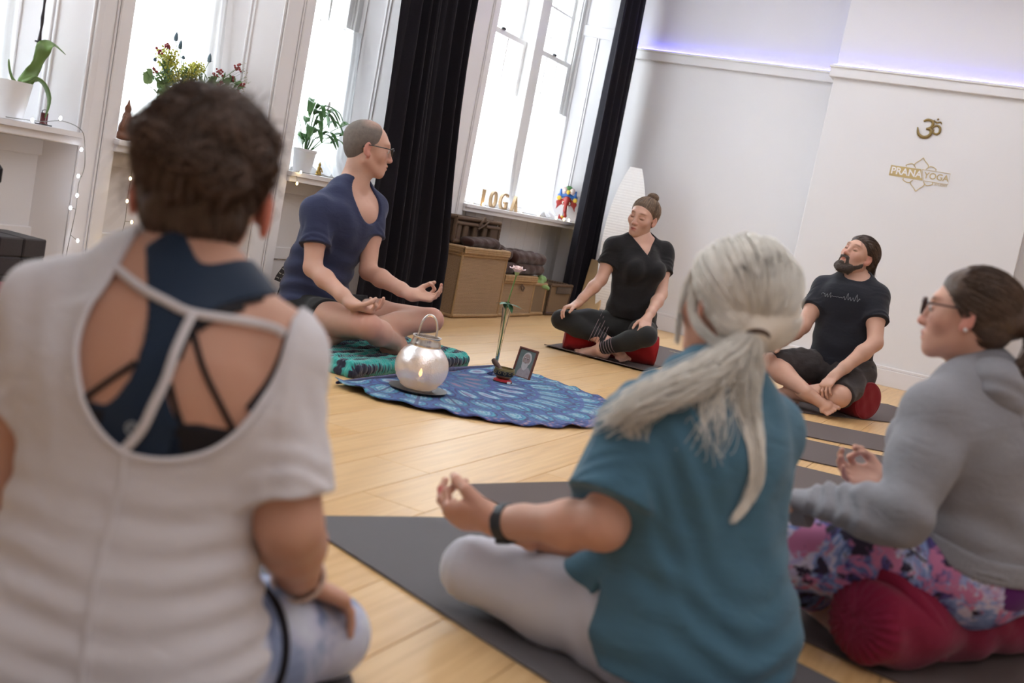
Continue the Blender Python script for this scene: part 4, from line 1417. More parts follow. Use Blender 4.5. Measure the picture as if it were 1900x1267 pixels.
def stroke_var(name, pts, rs):
    mb = MB(); pts = sm(pts, 5); n = len(pts)
    rr = list(np.interp(np.linspace(0, 1, n), np.linspace(0, 1, len(rs)), rs))
    mb.tube([(-.006, -p[0], p[1]) for p in pts], rr, 8, nrm=(1, 0, 0), flat=.5); return mb.build(name, M_goldd, om, True)
stroke_var('three_curve', [(-.047, .048), (-.025, .062), (.005, .060), (.022, .040), (.012, .010), (-.018, -.003)], [.007, .010, .010, .011, .010, .006])
stroke_var('three_curve', [(-.018, -.003), (.012, -.006), (.022, -.035), (.0, -.062), (-.035, -.066), (-.066, -.045), (-.080, .0)], [.008, .011, .012, .012, .012, .011, .004])
stroke_var('tail_curve', [(.018, -.01), (.034, .022), (.055, .030), (.078, .014), (.080, -.018), (.060, -.034), (.038, -.024), (.036, 0.0)], [.006, .007, .008, .009, .009, .008, .007, .005])
stroke_var('crescent', [(.022, .066), (.045, .052), (.072, .058), (.082, .044)], [.004, .006, .005, .003])
mb = MB(); mb.ball((-.006, -.050, .076), (.005, .008, .008), 10); mb.build('dot', M_goldd, om, True)

# ------------------------------------------------------------------ things on the window boards
SZ = 0.759
M_pot = plain('white_ceramic', (.80, .79, .80), .3, nz=.02)
M_soil = plain('bark_soil', (.10, .06, .035), .9, nz=.3, nscale=60, bump=.8)
M_leafo = plain('orchid_leaf', (.16, .27, .07), .35, nz=.2, nscale=12)
M_leafg = plain('lily_leaf', (.045, .17, .025), .35, nz=.25, nscale=14)
op = thing('potted_orchid', 'orchid with long leaves and dark stakes in a white ribbed pot', 'plant', (3.065, 3.80, SZ))
prof = []
for k in range(21):
    z = .150 * k / 20
    prof.append((.074 + .022 * k / 20 + .0010 * math.sin(k * 1.57 * 2), z))
mb = MB(); mb.lathe([(0, 0)] + prof + [(.091, .150), (.088, .135), (0, .13)], 44, cap=False); mb.build('pot', M_pot, op, True)
mb = MB(); mb.lathe([(0, .128), (.089, .132), (0, .142)], 30, cap=False); mb.build('bark', M_soil, op, True)
def bent_leaf(pts, W, up, mat, par, name='leaf', n=12, fold=.25):
    pts = [Vector(p) for p in sm([tuple(p) for p in pts], 4)]
    m = len(pts); vs = []; fs = []
    for i, p in enumerate(pts):
        t = (pts[min(i + 1, m - 1)] - pts[max(i - 1, 0)]).normalized()
        s = t.cross(Vector(up)).normalized(); uu = s.cross(t)
        u = i / (m - 1); w = W * .5 * (math.sin(PI * (u * .93 + .05)) ** .7)
        for k in (-1, -.5, 0, .5, 1): vs.append(p + s * w * k + uu * (fold * w * abs(k)))
    for i in range(m - 1):
        for k in range(4):
            a = i * 5 + k; fs.append((a, a + 1, a + 6, a + 5))
    mb = MB(); mb.add(vs, fs); o = mb.build(name, mat, par, True)
    md = o.modifiers.new('t', 'SOLIDIFY'); md.thickness = .0015
    return o
bent_leaf([(.055, 0, .15), (.10, -.01, .20), (.125, -.02, .29), (.16, -.03, .325), (.225, -.04, .30)], .062, (.3, -.5, 1), M_leafo, op)
bent_leaf([(.07, 0, .15), (.125, -.03, .17), (.16, -.05, .11), (.15, -.06, .03)], .058, (1, -.4, .4), M_leafo, op)
bent_leaf([(.05, .0, .145), (.02, 0, .16), (-.0, .0, .20), (-.005, 0, .23)], .02, (.3, -.8, .3), M_leafo, op)
mb = MB(); mb.tube([(.10, 0, .13), (.112, 0, .26), (.128, 0, .40), (.118, 0, .6)], .0045, 8); mb.tube([(.098, .004, .13), (.105, .0, .22), (.13, .0, .33), (.12, .0, .42), (.14, .0, .62)], .0035, 8)
mb.tube([(.100, -.002, .13), (.108, -.002, .23)], .008, 8); mb.tube([(.105, 0, .325), (.135, 0, .322)], .004, 6)
mb.build('flower_stake', plain('dark_stake', (.03, .022, .03), .5), op, True)

cl = thing('tealight_holder', 'tiny dark red tealight holder on the board beside the orchid pot', 'candle holder', (3.225, 3.755, SZ))
M_rg = plain('dark_red_lacquer', (.12, .02, .02), .25, nz=.1)
mb = MB(); mb.lathe([(0, .004), (.018, .004), (.0145, .010), (.0145, .050), (.0125, .050), (.0125, .012), (0, .012)], 24, cap=False); mb.build('cup', M_rg, cl, True)
mb = MB(); mb.bbox(-.024, -.024, 0, .024, .024, .005, .001); mb.build('base', M_black, cl)
mb = MB(); mb.tube([(-.013, 0, .048), (-.013, 0, .058), (0, 0, .063), (.013, 0, .058), (.013, 0, .048)], .0018, 6); mb.build('rim_arch', M_black, cl, True)

# carved wooden figure
fg = thing('carved_figure', 'carved brown wooden figurine half hidden behind the white pier, beside the bouquet', 'figurine', (3.705, 3.80, SZ))
M_carv = plain('carved_wood', (.24, .085, .035), .45, nz=.3, nscale=40, bump=.4, bscale=150)
pr = [ell((0, 0, .012), (.036, .03, .012), .01), ell((0, 0, .05), (.033, .027, .042), .02), ell((0, 0, .10), (.022, .018, .028), .012), ell((0, 0, .138), (.015, .015, .018), .008), cap((0, 0, .15), (0, 0, .178), .009, .003, .008),
      cap((.02, -.01, .10), (.04, -.02, .115), .008, .004, .006), cap((-.02, -.01, .10), (-.038, -.015, .06), .008, .008, .006), cap((-.03, 0, .018), (.03, -.015, .02), .016, .016, .01)]
v, f = surf(pr, .0025); npmesh('figure_body', v, f, M_carv, fg)

gb = thing('gold_figurine', 'tiny golden seated figurine on the board under the leafy plant', 'figurine', (5.135, 3.77, SZ))
M_gf = plain('gilt', (.50, .32, .08), .35, .7, nz=.25, nscale=60)
pr = [ell((0, 0, .006), (.022, .018, .006), .004), ell((0, 0, .02), (.018, .014, .012), .008), ell((0, 0, .040), (.011, .009, .016), .006), ell((0, 0, .062), (.0075, .0075, .009), .004), cap((0, 0, .068), (0, 0, .078), .004, .001, .003), cap((.012, -.004, .045), (.02, -.01, .025), .004, .004, .003), cap((-.012, -.004, .045), (-.02, -.01, .025), .004, .004, .003)]
v, f = surf(pr, .0015); npmesh('figure_body', v, f, M_gf, gb)

# peace lily
pll = thing('potted_peace_lily', 'leafy green plant with drooping leaves in a tapered white pot, right of the white pier', 'plant', (5.02, 3.80, SZ))
mb = MB(); mb.lathe([(0, 0), (.048, 0), (.062, .115), (.066, .118), (.066, .132), (.060, .132), (.056, .115), (0, .11)], 32, cap=False); mb.build('pot', M_pot, pll, True)
mb = MB(); mb.lathe([(0, .11), (.057, .114), (0, .12)], 24, cap=False); mb.build('soil', M_soil, pll, True)
rl = random.Random(11)
stm = MB()
lv = [((.26, -.05, .26), .36), ((.20, -.10, .18), .30), ((.10, -.05, .34), .36), ((.02, .02, .40), .40), ((-.06, -.04, .36), .38), ((-.12, .02, .30), .3), ((.14, .03, .30), .33), ((.07, -.08, .24), .26), ((-.05, -.08, .22), .25), ((.17, -.06, .10), .22), ((.0, -.1, .14), .2), ((.06, .05, .36), .35), ((-.10, -.08, .16), .2), ((.12, -.09, .15), .2)]
for k in range(26):
    if k < len(lv): (tx, ty, tz), L = lv[k]
    else:
        a = rl.uniform(-2.2, 1.2); rr = rl.uniform(.05, .16); tx, ty, tz, L = rr * math.cos(a), rr * math.sin(a) * .6, rl.uniform(.08, .36), .2
    top = Vector((tx, ty, .12 + tz * .75)); b0 = Vector((tx * .1, ty * .1, .115))
    mid = b0.lerp(top, .5) + Vector((0, 0, .03))
    stm.tube([b0, mid, top.lerp(mid, .2)], .002, 5)
    d = Vector((tx, ty, 0)).normalized() * rl.uniform(.09, .13)
    st = top.lerp(mid, .25)
    bent_leaf([st, st + d * .35 + Vector((0, 0, .025)), st + d * .75 + Vector((0, 0, .01)), st + d * 1.15 - Vector((0, 0, .045))], rl.uniform(.032, .048), (0.1 * rl.uniform(-1, 1), -.3, 1), M_leafg, pll)
stm.build('stems', M_leafg, pll, True)
sp = thing('spathe', None, None)
bpy.data.objects.remove(sp)
bent_leaf([(.10, -.03, .36), (.105, -.03, .39), (.11, -.03, .42)], .022, (0, -1, .2), M_pot, pll, 'white_flower')

# wild flower bouquet in a glass jar
jar = thing('glass_jar', 'clear glass jar holding the wild flower bouquet, mostly behind the brown hair', 'vase', (4.09, 3.83, SZ))
mb = MB(); mb.lathe([(0, 0), (.045, 0), (.05, .01), (.05, .12), (.042, .15), (.046, .165), (.042, .165), (.038, .15), (.046, .12), (.046, .012), (0, .008)], 28, cap=False); mb.build('jar_body', M_clear, jar, True)
bq = thing('bouquet', 'wild flower bouquet with yellow sprays, red berries and blue thistles', 'flowers', (4.09, 3.83, SZ + .02))
M_yel = plain('yellow_green_spray', (.50, .50, .06), .6, nz=.2); M_ber = plain('red_berries', (.28, .03, .03), .35, nz=.2); M_this = plain('thistle_blue', (.10, .16, .20), .7, nz=.25)
M_lg = plain('eucalyptus_leaf', (.22, .36, .14), .5, nz=.2); M_dg = plain('foliage_green', (.10, .20, .05), .5, nz=.25); M_wax = plain('cream_buds', (.65, .60, .42), .6, nz=.2)
rb = random.Random(5)
O_ = Vector((4.09, 3.83, SZ + .02))
def W2L(x, z, y=3.86): return Vector((x, y, z)) - O_
stems = MB()
def stem_to(p, r=.0016):
    p = Vector(p); b0 = Vector((rb.uniform(-.02, .02), rb.uniform(-.02, .02), .0)); mid = b0.lerp(p, .45) + Vector((0, 0, .06)); mid.x *= .6
    stems.tube([b0, mid, p], r, 5); return p
for (x, z, n, s) in ((3.95, 1.17, 190, .058), (3.99, 1.10, 130, .055), (4.10, 1.13, 170, .052), (4.15, 1.16, 100, .038), (4.06, 1.05, 110, .05)):
    c = stem_to(W2L(x, z, 3.85)); mb = MB()
    for k in range(n):
        d = Vector((rb.gauss(0, 1), rb.gauss(0, 1), rb.gauss(0, .8))); d = d.normalized() * s * rb.random() ** .4
        mb.ball(c + d, rb.uniform(.0035, .0062), 5); 
        if k % 3 == 0: mb.tube([c - Vector((0, 0, s)), c + d], .0008, 3)
    mb.build('yellow_spray', M_yel, bq, True)
for (x, z, n, s) in ((3.875, 1.185, 6, .018), (3.93, 1.215, 7, .02), (4.29, 1.165, 16, .03), (4.42, 1.215, 12, .024), (4.40, 1.16, 6, .018), (4.46, 1.14, 9, .02), (4.46, 1.10, 5, .015), (3.87, 1.10, 6, .02), (4.31, 1.11, 10, .02), (4.36, 1.10, 6, .015)):
    c = stem_to(W2L(x, z, 3.84)); mb = MB()
    for k in range(n):
        d = Vector((rb.gauss(0, 1), rb.gauss(0, 1), rb.gauss(0, 1))).normalized() * s * rb.random() ** .5
        mb.ball(c + d, rb.uniform(.005, .0075), 7)
    mb.build('berry_cluster', M_ber, bq, True)
for (x, z) in ((3.97, 1.255), (4.005, 1.225), (4.21, 1.205), (4.035, 1.185), (3.86, 1.14)):
    big = z > 1.19
    c = stem_to(W2L(x, z, 3.84)); mb = MB()
    h = .042 if big else .015
    mb.lathe([(0, -.004), (.009, 0), (.010 if big else .008, h * .35), (.006, h * .75), (0, h)], 10, cap=False, M=Matrix.Translation(c))
    for k in range(9):
        a = 2 * PI * k / 9
        leaf_mesh(mb, c, (math.cos(a), math.sin(a), .35), (0, 0, 1), .024, .005, .1, 3)
    mb.build('thistle_head', M_this, bq, True)
for (x, z, dx, dz, L, mt) in ((3.87, 1.07, -.9, .5, .055, M_lg), (3.84, 1.03, -.6, .9, .06, M_lg), (3.93, 1.0, .6, .6, .06, M_lg), (3.90, .965, .1, -1, .06, M_lg), (3.95, .96, .8, .2, .055, M_lg), (3.92, 1.02, .3, 1, .05, M_lg),
                              (4.20, 1.09, -.6, .5, .06, M_dg), (4.24, 1.11, .6, .6, .06, M_dg), (4.29, 1.06, 1, .2, .06, M_dg), (4.35, 1.13, .8, .7, .05, M_dg), (4.18, 1.04, -.2, 1, .06, M_dg), (4.25, 1.03, .4, 1, .06, M_dg), (4.33, 1.05, .9, .5, .05, M_dg), (4.40, 1.14, -.6, .8, .045, M_dg), (4.02, 1.0, .3, 1, .06, M_dg), (4.1, 1.02, -.3, 1, .06, M_dg)):
    c = stem_to(W2L(x, z, 3.85)); mb = MB()
    for j in range(2): leaf_mesh(mb, c, (dx + j * .8, -.3 + .3 * j, dz - j * .5), (-.2, -.9, .4), L, .042 if mt is M_lg else .03, .2, 6)
    mb.build('leaf', mt, bq, True)
for k in range(110):
    c = stem_to(W2L(rb.uniform(3.9, 4.42), rb.uniform(.97, 1.15), 3.85 + rb.uniform(-.03, .04)), .001); 
    mb = stems
    for j in range(5): leaf_mesh(mb, c - Vector((0, 0, .012 * j)), (rb.uniform(-1, 1), rb.uniform(-1, 0.4), rb.uniform(.1, 1)), (0, -.7, .5), rb.uniform(.02, .05), .012, .2, 3)
mb = MB()
for k in range(70):
    t_ = rb.random(); x = 4.42 + .11 * rb.random(); z = 1.03 + .22 * rb.random()
    c = W2L(x, z, 3.84 + rb.uniform(-.02, .02)); mb.ball(c, rb.uniform(.002, .0036), 5)
    if k % 4 == 0: stem_to(c, .0006)
o = mb.build('seed_heads', M_wax, bq, True); o['kind'] = 'stuff'
o = stems.build('stems_and_fine_leaves', M_dg, bq, True); o['kind'] = 'stuff'

# wooden letters
M_let = plain('pale_oak', (.62, .43, .24), .5, nz=.15, nscale=14)
for ch, x, rz, lab in (('Y', 7.055, 22, 'wooden letter Y turned almost edge-on, first of the four on the window board'), ('O', 7.215, 2, 'wooden letter O, second of the four on the window board'), ('G', 7.385, -12, 'wooden letter G, third of the four on the window board'), ('A', 7.58, 0, 'wooden letter A, last of the four on the window board')):
    r_ = thing('wooden_letter', lab, 'letter', (x, 3.72, SZ), math.radians(rz), 'wooden letters on the window board')
    o = text_o(ch, .178, M_let, 'letter_body', r_, (0, 0, .064), (PI / 2, 0, 0), .012, .78, bold=.0)
    zs = [v.co.y for v in o.data.vertices]; o.location.z = -min(zs) + .0005
# painted elephant mask leaning on the panelling
ek = thing('elephant_mask', 'painted red elephant mask with blue and yellow crown', 'mask', (8.80, 3.83, SZ), math.radians(-68))
M_mr = plain('mask_red', (.42, .035, .03), .3, nz=.15, nscale=20); M_mb = plain('mask_blue', (.03, .14, .45), .35, nz=.2, nscale=20); M_my = plain('mask_yellow', (.75, .50, .06), .4, nz=.1); M_mg = plain('mask_green', (.08, .25, .08), .4, nz=.2); M_mp = plain('mask_pink', (.75, .55, .52), .45, nz=.1); M_mw = plain('mask_white', (.85, .83, .75), .4); M_mk = MATS['black_enamel']
v, f = surf([ell((0, -.012, .165), (.040, .035, .050), .02), cap((0, -.035, .15), (.0, -.05, .09), .022, .014, .02), cap((0, -.05, .09), (.012, -.045, .045), .014, .012, .01), cap((.012, -.045, .045), (-.005, -.04, .018), .012, .011, .01), cap((-.005, -.04, .018), (-.035, -.04, .022), .011, .009, .01), cap((-.035, -.04, .022), (-.04, -.04, .045), .009, .006, .008)], .003); npmesh('face_and_trunk', v, f, M_mr, ek)
for s in (-1, 1):
    v, f = surf([cap((s * .035, 0, .165), (s * .075, .0, .155), .022, .014, .02, (0, 1, 0), .4), cap((s * .06, 0, .15), (s * .082, 0, .095), .018, .003, .02, (0, 1, 0), .4)], .003); npmesh('ear', v, f, M_mr, ek)
    mb = MB(); mb.ball((s * .026, -.04, .155), (.011, .006, .011), 12); e = mb.build('eye', M_mw, ek, True)
    mb = MB(); mb.ball((s * .026, -.045, .155), (.005, .003, .005), 10); mb.build('pupil', M_mk, e, True)
    mb = MB(); mb.tube([(s * .018, -.045, .135), (s * .022, -.055, .115), (s * .026, -.058, .10)], [.006, .005, .002], 8); mb.build('tusk', M_mw, ek, True)
    mb = MB(); mb.lathe([(0, -.006), (.017, -.005), (.020, 0), (.017, .006), (0, .008)], 16, cap=False, M=Matrix.Translation((s * .070, -.012, .190)) @ Matrix.Rotation(PI / 2, 4, 'X')); mb.build('yellow_disc', M_my, ek, True)
    mb = MB(); mb.ball((s * .032, -.012, .262), (.024, .014, .028), 14); mb.build('pink_petal', M_mp, ek, True)
    mb = MB(); mb.ball((s * .030, -.027, .260), (.008, .004, .008), 10); mb.build('white_dot', M_mw, ek, True)
v, f = surf([cap((-.06, -.0, .205), (0, -.012, .225), .016, .018, .01, (0, 1, 0), .7), cap((.06, -.0, .205), (0, -.012, .225), .016, .018, .01, (0, 1, 0), .7), cap((-.062, 0, .21), (-.066, 0, .262), .014, .008, .01), cap((.062, 0, .21), (.066, 0, .262), .014, .008, .01), cap((-.075, .0, .18), (-.08, 0, .215), .01, .008, .01), cap((.075, .0, .18), (.08, 0, .215), .01, .008, .01)], .003); npmesh('blue_crown', v, f, M_mb, ek)
mb = MB(); mb.ball((0, -.008, .285), (.030, .014, .020), 14); mb.build('green_top', M_mg, ek, True)
mb = MB(); mb.ball((0, -.028, .248), (.017, .008, .020), 12); mb.build('yellow_jewel', M_my, ek, True)
mb = MB(); mb.ball((-.014, -.054, .034), (.011, .006, .011), 10); mb.build('yellow_ball', M_my, ek, True)

# ------------------------------------------------------------------ fairy lights
M_wire = plain('thin_wire', (.20, .19, .17), .5)
def fairy(label, pts, bulbs, col, es=40, r=.0042):
    c = Vector(pts[0])
    root = thing('fairy_lights', label, 'string lights', c)
    P = [Vector(p) - c for p in sm([tuple(p) for p in pts], 5)]
    mb = MB(); mb.tube(P, .0016, 5); mb.build('wire', M_wire, root, True)
    key = 'bulb_%s' % (col[2] > .8)
    if key not in MATS: MATS[key] = NT(key).set(col=(1, 1, 1), emit=col, es=es)
    proto = None
    for p, q in bulbs:
        p = Vector(p) - c; q = Vector(q)
        if proto is None:
            mb = MB(); mb.ball((0, 0, 0), (r, r, r * 1.5), 8); proto = mb.build('bulb', MATS[key], root, True); o = proto
        else:
            o = proto.copy(); C.objects.link(o); o.parent = root
        o.location = p + q
        mb = MB(); mb.tube([p, p + q], .0013, 4); mb.build('bulb_lead', M_wire, root)
    return root
cool = (.80, .88, 1.0); warm = (1.0, .72, .30)
fairy('cool white fairy lights hanging from the left window board down the first white pier', [(3.0, 3.70, .765), (3.15, 3.69, .772), (3.26, 3.69, .79), (3.34, 3.665, .768), (3.365, 3.66, .70), (3.378, 3.66, .616), (3.36, 3.66, .545), (3.365, 3.66, .443), (3.355, 3.66, .317), (3.345, 3.66, .213), (3.33, 3.66, .1)],
      [((3.115, 3.70, .772), (0, -.01, .0)), ((3.24, 3.69, .79), (0, -.01, .01)), ((3.36, 3.66, .69), (-.02, -.01, .0)), ((3.372, 3.66, .58), (-.03, -.012, 0)), ((3.362, 3.66, .50), (-.012, -.012, 0)), ((3.365, 3.66, .44), (-.04, -.012, .005)), ((3.357, 3.66, .33), (.03, -.012, -.02)), ((3.347, 3.66, .225), (-.02, -.012, 0))], cool, 25, .0055)
fairy('warm fairy lights hanging down the panel beside the first white pier', [(3.66, 3.67, .765), (3.64, 3.665, .74), (3.641, 3.66, .617), (3.640, 3.66, .51), (3.645, 3.66, .413), (3.63, 3.66, .314), (3.62, 3.66, .205), (3.60, 3.66, .05)],
      [((3.66, 3.67, .765), (.0, -.01, .0)), ((3.67, 3.67, .765), (.07, -.01, .0)), ((3.64, 3.66, .70), (.05, -.01, .0)), ((3.641, 3.66, .60), (-.012, -.01, 0)), ((3.64, 3.66, .50), (-.01, -.01, 0)), ((3.645, 3.66, .41), (.03, -.01, 0)), ((3.63, 3.66, .31), (-.03, -.01, 0.01)), ((3.62, 3.66, .22), (-.03, -.01, 0.01))], warm, 14, .0055)
fairy('warm fairy lights along the middle window board, dropping beside the long black curtain', [(4.80, 3.67, .762), (5.1, 3.69, .764), (5.4, 3.69, .764), (5.69, 3.67, .762), (5.70, 3.66, .70), (5.69, 3.66, .62), (5.68, 3.66, .5)],
      [((4.83, 3.67, .762), (0, -.01, 0)), ((4.80, 3.66, .74), (0, -.01, -.04)), ((5.42, 3.68, .764), (0, 0, .01)), ((5.69, 3.67, .765), (0, -.01, .01)), ((5.70, 3.66, .70), (0, -.01, 0)), ((5.69, 3.66, .64), (0, -.01, 0)), ((5.68, 3.66, .56), (-.02, -.01, 0))], warm, 14, .006)
fairy('warm fairy lights trailing along the right window board to its outer corner', [(6.78, 3.69, .765), (7.0, 3.70, .768), (7.3, 3.69, .764), (7.66, 3.69, .766), (7.9, 3.70, .768), (8.2, 3.69, .764), (8.5, 3.69, .765), (8.80, 3.68, .765), (8.83, 3.66, .72), (8.81, 3.655, .69)],
      [((6.85, 3.69, .766), (0, 0, .008)), ((7.02, 3.69, .766), (0, 0, .008)), ((7.65, 3.69, .766), (0, 0, .008)), ((7.98, 3.69, .766), (0, 0, .008)), ((8.33, 3.69, .766), (0, 0, .008)), ((8.49, 3.69, .766), (0, 0, .008)), ((8.60, 3.69, .766), (0, 0, .008)), ((8.80, 3.68, .768), (0, -.005, .012)), ((8.815, 3.65, .69), (0, -.01, 0))], warm, 14, .008)

# ------------------------------------------------------------------ people: body library
def skin_mat(name, col, rough=.5):
    t = NT(name)
    at = t.add('ShaderNodeAttribute'); at.attribute_name = 'tint'
    v = t.coord()
    n = t.noise(v, 45, 4, .6)
    base = t.mix(t.math('MULTIPLY', n, .30), col, (col[0] * .93, col[1] * .70, col[2] * .62))
    base = t.mix(1.0, base, at.outputs['Color'], 'MULTIPLY')
    t.set(col=base, rough=rough, sss=.12, spec=.35)
    t.bump(t.noise(v, 350, 3), .12, .0008)
    return t.m

class Person:
    def __init__(s, name, label, base, facing, J, sex='f', fat=1.0, headfwd=None, headup=None, hs=1.0, skin=(.62, .38, .28)):
        s.root = thing('person', label, 'person', base)
        s.base = np.array(base, float)
        s.J = {k: np.array(v, float) for k, v in J.items()}
        s.f = unit(np.array([facing[0], facing[1], 0.0]))
        s.up = np.array([0, 0, 1.0])
        s.r = np.cross(s.f, s.up)          # person's right
        s.m = sex == 'm'
        s.fat = fat
        s.hf = unit(headfwd if headfwd is not None else s.f)
        hu = np.array(headup if headup is not None else (0, 0, 1.0), float)
        s.hr = unit(np.cross(s.hf, hu)); s.hu = np.cross(s.hr, s.hf)
        s.hs = hs
        s.skin = skin_mat('skin_' + name, skin)
        s.name = name
    # --- head frame: (x = person's left, y = forward, z = up) in metres for a 0.23 m head
    def H(s, x, y, z):
        return s.J['hed'] + s.hs * (-x * s.hr + y * s.hf + z * s.hu)
    def Rh(s):
        return np.stack([-s.hr, s.hf, s.hu])
    def tohead(s, V):
        d = (V - s.J['hed']) / s.hs
        return d @ -s.hr, d @ s.hf, d @ s.hu
    def head_prims(s, lids=True, jaw=1.0, nose=1.0):
        H, k = s.H, s.hs; R = s.Rh()
        E = lambda c, r, kk=.02, op='u': ell(H(*c), np.array(r) * k, kk * k, R, op)
        Cp = lambda a, b, ra, rb=None, kk=.015, op='u', thin=None, q=1.0: cap(H(*a), H(*b), ra * k, (ra if rb is None else rb) * k, kk * k, thin, q, op)
        m = 1.04 if s.m else .86
        jr = 1.0 if s.m else .86
        p = [E((0, -.018, .036), (.0745, .094, .080), .02),
             E((0, .030, -.012), (.060, .058, .078), .03),
             Cp((.050 * m, .002, -.050), (.018 * m, .062, -.090), .018 * jr, .017 * jr, .03), Cp((-.050 * m, .002, -.050), (-.018 * m, .062, -.090), .018 * jr, .017 * jr, .03),
             E((0, .070, -.094), (.021, .017, .017), .02),
             E((0, .066, -.060), (.030, .024, .028), .025),
             Cp((-.032, .074, .030), (.032, .074, .030), .0125 * m, None, .02),
             E((.040, .056, -.018), (.022, .022, .022), .025), E((-.040, .056, -.018), (.022, .022, .022), .025)]
        for q in (-1, 1):
            p.append(E((q * .031, .096, .008), (.0165, .016, .0125), .014, 's'))
        for q in (-1, 1):
            p.append(E((q * .031, .0765, .008), (.0145, .0115, .0115), .004))
        p += [Cp((0, .083, .016), (0, .1035 + .004 * (nose - 1), -.026), .0072, .0095 * nose, .014), E((.0105, .094, -.031), (.0075, .010, .0075), .008), E((-.0105, .094, -.031), (.0075, .010, .0075), .008),
              E((0, .1005 , -.030), (.0095, .0095, .0085), .008)]
        p += [Cp((-.016, .085, -.0585), (-.004, .0935, -.0545), .0042, .0052, .007), Cp((.016, .085, -.0585), (.004, .0935, -.0545), .0042, .0052, .007), Cp((-.012, .0875, -.067), (.012, .0875, -.067), .0058, None, .007), E((0, .0905, -.067), (.010, .006, .0058), .006)]
        p += [Cp((-.019, .093, -.0612), (.019, .093, -.0612), .0016, None, .004, 's')]
        for q in (-1, 1):
            Re = np.stack([unit(-s.hr * q + s.hf * .45), unit(s.hf - s.hu * .12), s.hu])
            Re[0] = unit(Re[0]); Re[1] = unit(np.cross(s.hu, Re[0]) * (1 if np.dot(np.cross(s.hu, Re[0]), s.hf) > 0 else -1)); 
            p.append(ell(H(q * .0775, -.006, -.004), np.array((.0055, .0165, .029)) * k, .006 * k, Re))
            p.append(ell(H(q * .0825, .001, .001), np.array((.0060, .0085, .0155)) * k, .004 * k, Re, 's'))
            p.append(ell(H(q * .0755, .004, -.026), np.array((.006, .009, .010)) * k, .008 * k, Re))
        return p
    def neck_prims(s):
        r = .059 if s.m else .045
        return [cap(s.J['nek'] - s.f * .005, s.H(0, -.022, -.045), r * .98, r * .95, .03), cap(s.J['nek'] + s.f * .02, s.H(0, .012, -.075), r * .62, r * .62, .03)]
    def torso_prims(s, chest=1.0, waist=1.0, hip=1.0, bust=0.0, k=.05):
        J = s.J; f = s.fat; m = s.m
        up = unit(J['nek'] - J['pel'])
        rs = unit(J['sR'] - J['sL']); n = unit(np.cross(up, rs))
        if n @ s.f < 0: n = -n
        s.n = n; s.tu = unit(np.cross(rs, n)); s.rs = rs
        if s.tu[2] < 0: s.tu = -s.tu
        rh = unit(J['hR'] - J['hL'])
        wp = .135 * f * hip; ww = (.130 if m else .115) * f * waist; wc = (.155 if m else .135) * f * chest
        sh = (J['sR'] + J['sL']) / 2
        hi = sh * .5 + J['nek'] * .5 - n * .005
        p = [cap(J['pel'] - up * .01, (J['pel'] + J['wst']) / 2, wp * 1.08, (wp + ww) / 2, k, n, .74),
             cap((J['pel'] + J['wst']) / 2, J['wst'], (wp + ww) / 2, ww, k, n, .72),
             cap(J['wst'], J['chs'], ww, wc, k, n, .70),
             cap(J['chs'], J['chs'] * .35 + hi * .65, wc, wc * .80, k, n, .66),
             cap(J['chs'] * .35 + hi * .65, hi, wc * .76, .060, k, n, .75),
             cap(J['hR'], J['hL'], .098 * f, .098 * f, k),
             ell(J['hR'] - s.f * .035 - rh * .01, (.095 * f, .095 * f, .085 * f), k), ell(J['hL'] - s.f * .035 + rh * .01, (.095 * f, .095 * f, .085 * f), k)]
        for q, a in ((1, 'sR'), (-1, 'sL')):
            S = J[a]
            rr = .054 if m else .045
            p.append(cap(J['nek'] + up * .025 + rs * q * .02 - n * .008, S + up * .004, .036 if m else .029, rr * .86, .045))      # trapezius
            p.append(cap(S - rs * q * .05 - up * .015, S, rr * 1.25, rr, .04))
            p.append(cap(S - rs * q * .055 - up * .07 - n * .045, S - rs * q * .075 - up * .13 - n * .045, .035, .03, .05))        # shoulder blade
            p.append(cap(S - up * .02, J['chs'] + rs * q * wc * .6 - up * .02, rr * .9, .05, .05))
            if bust:
                p.append(ell(J['chs'] + rs * q * .068 + n * (.075 + .02 * bust) + up * .005, (.062 * bust, .062 * bust, .06 * bust), .05))
            elif m:
                p.append(ell(J['chs'] * .7 + hi * .3 + rs * q * .07 + n * .07, (.075, .04, .06), .05, np.stack([rs, n, up])))
        return p
    def arm_prims(s, q, w=1.0):
        J = s.J; m = s.m; f = (s.fat * .5 + .5) * w
        S, E, Wr = J['s' + q], J['e' + q], J['w' + q]
        a, b, c = ((.053, .042, .029) if m else (.046, .037, .0245))
        a, b, c = a * f, b * f, c * f
        d = unit(E - S)
        fo = unit(Wr - E)
        return [cap(S, S + (E - S) * .45, a, a * .98, .03), cap(S + (E - S) * .45, E, a * .98, b, .03),
                cap(E, E + (Wr - E) * .3, b * .96, b * 1.04, .02), cap(E + (Wr - E) * .3, E + (Wr - E) * .75, b * 1.03, c * 1.12, .02), cap(E + (Wr - E) * .75, Wr, c * 1.12, c, .02)]
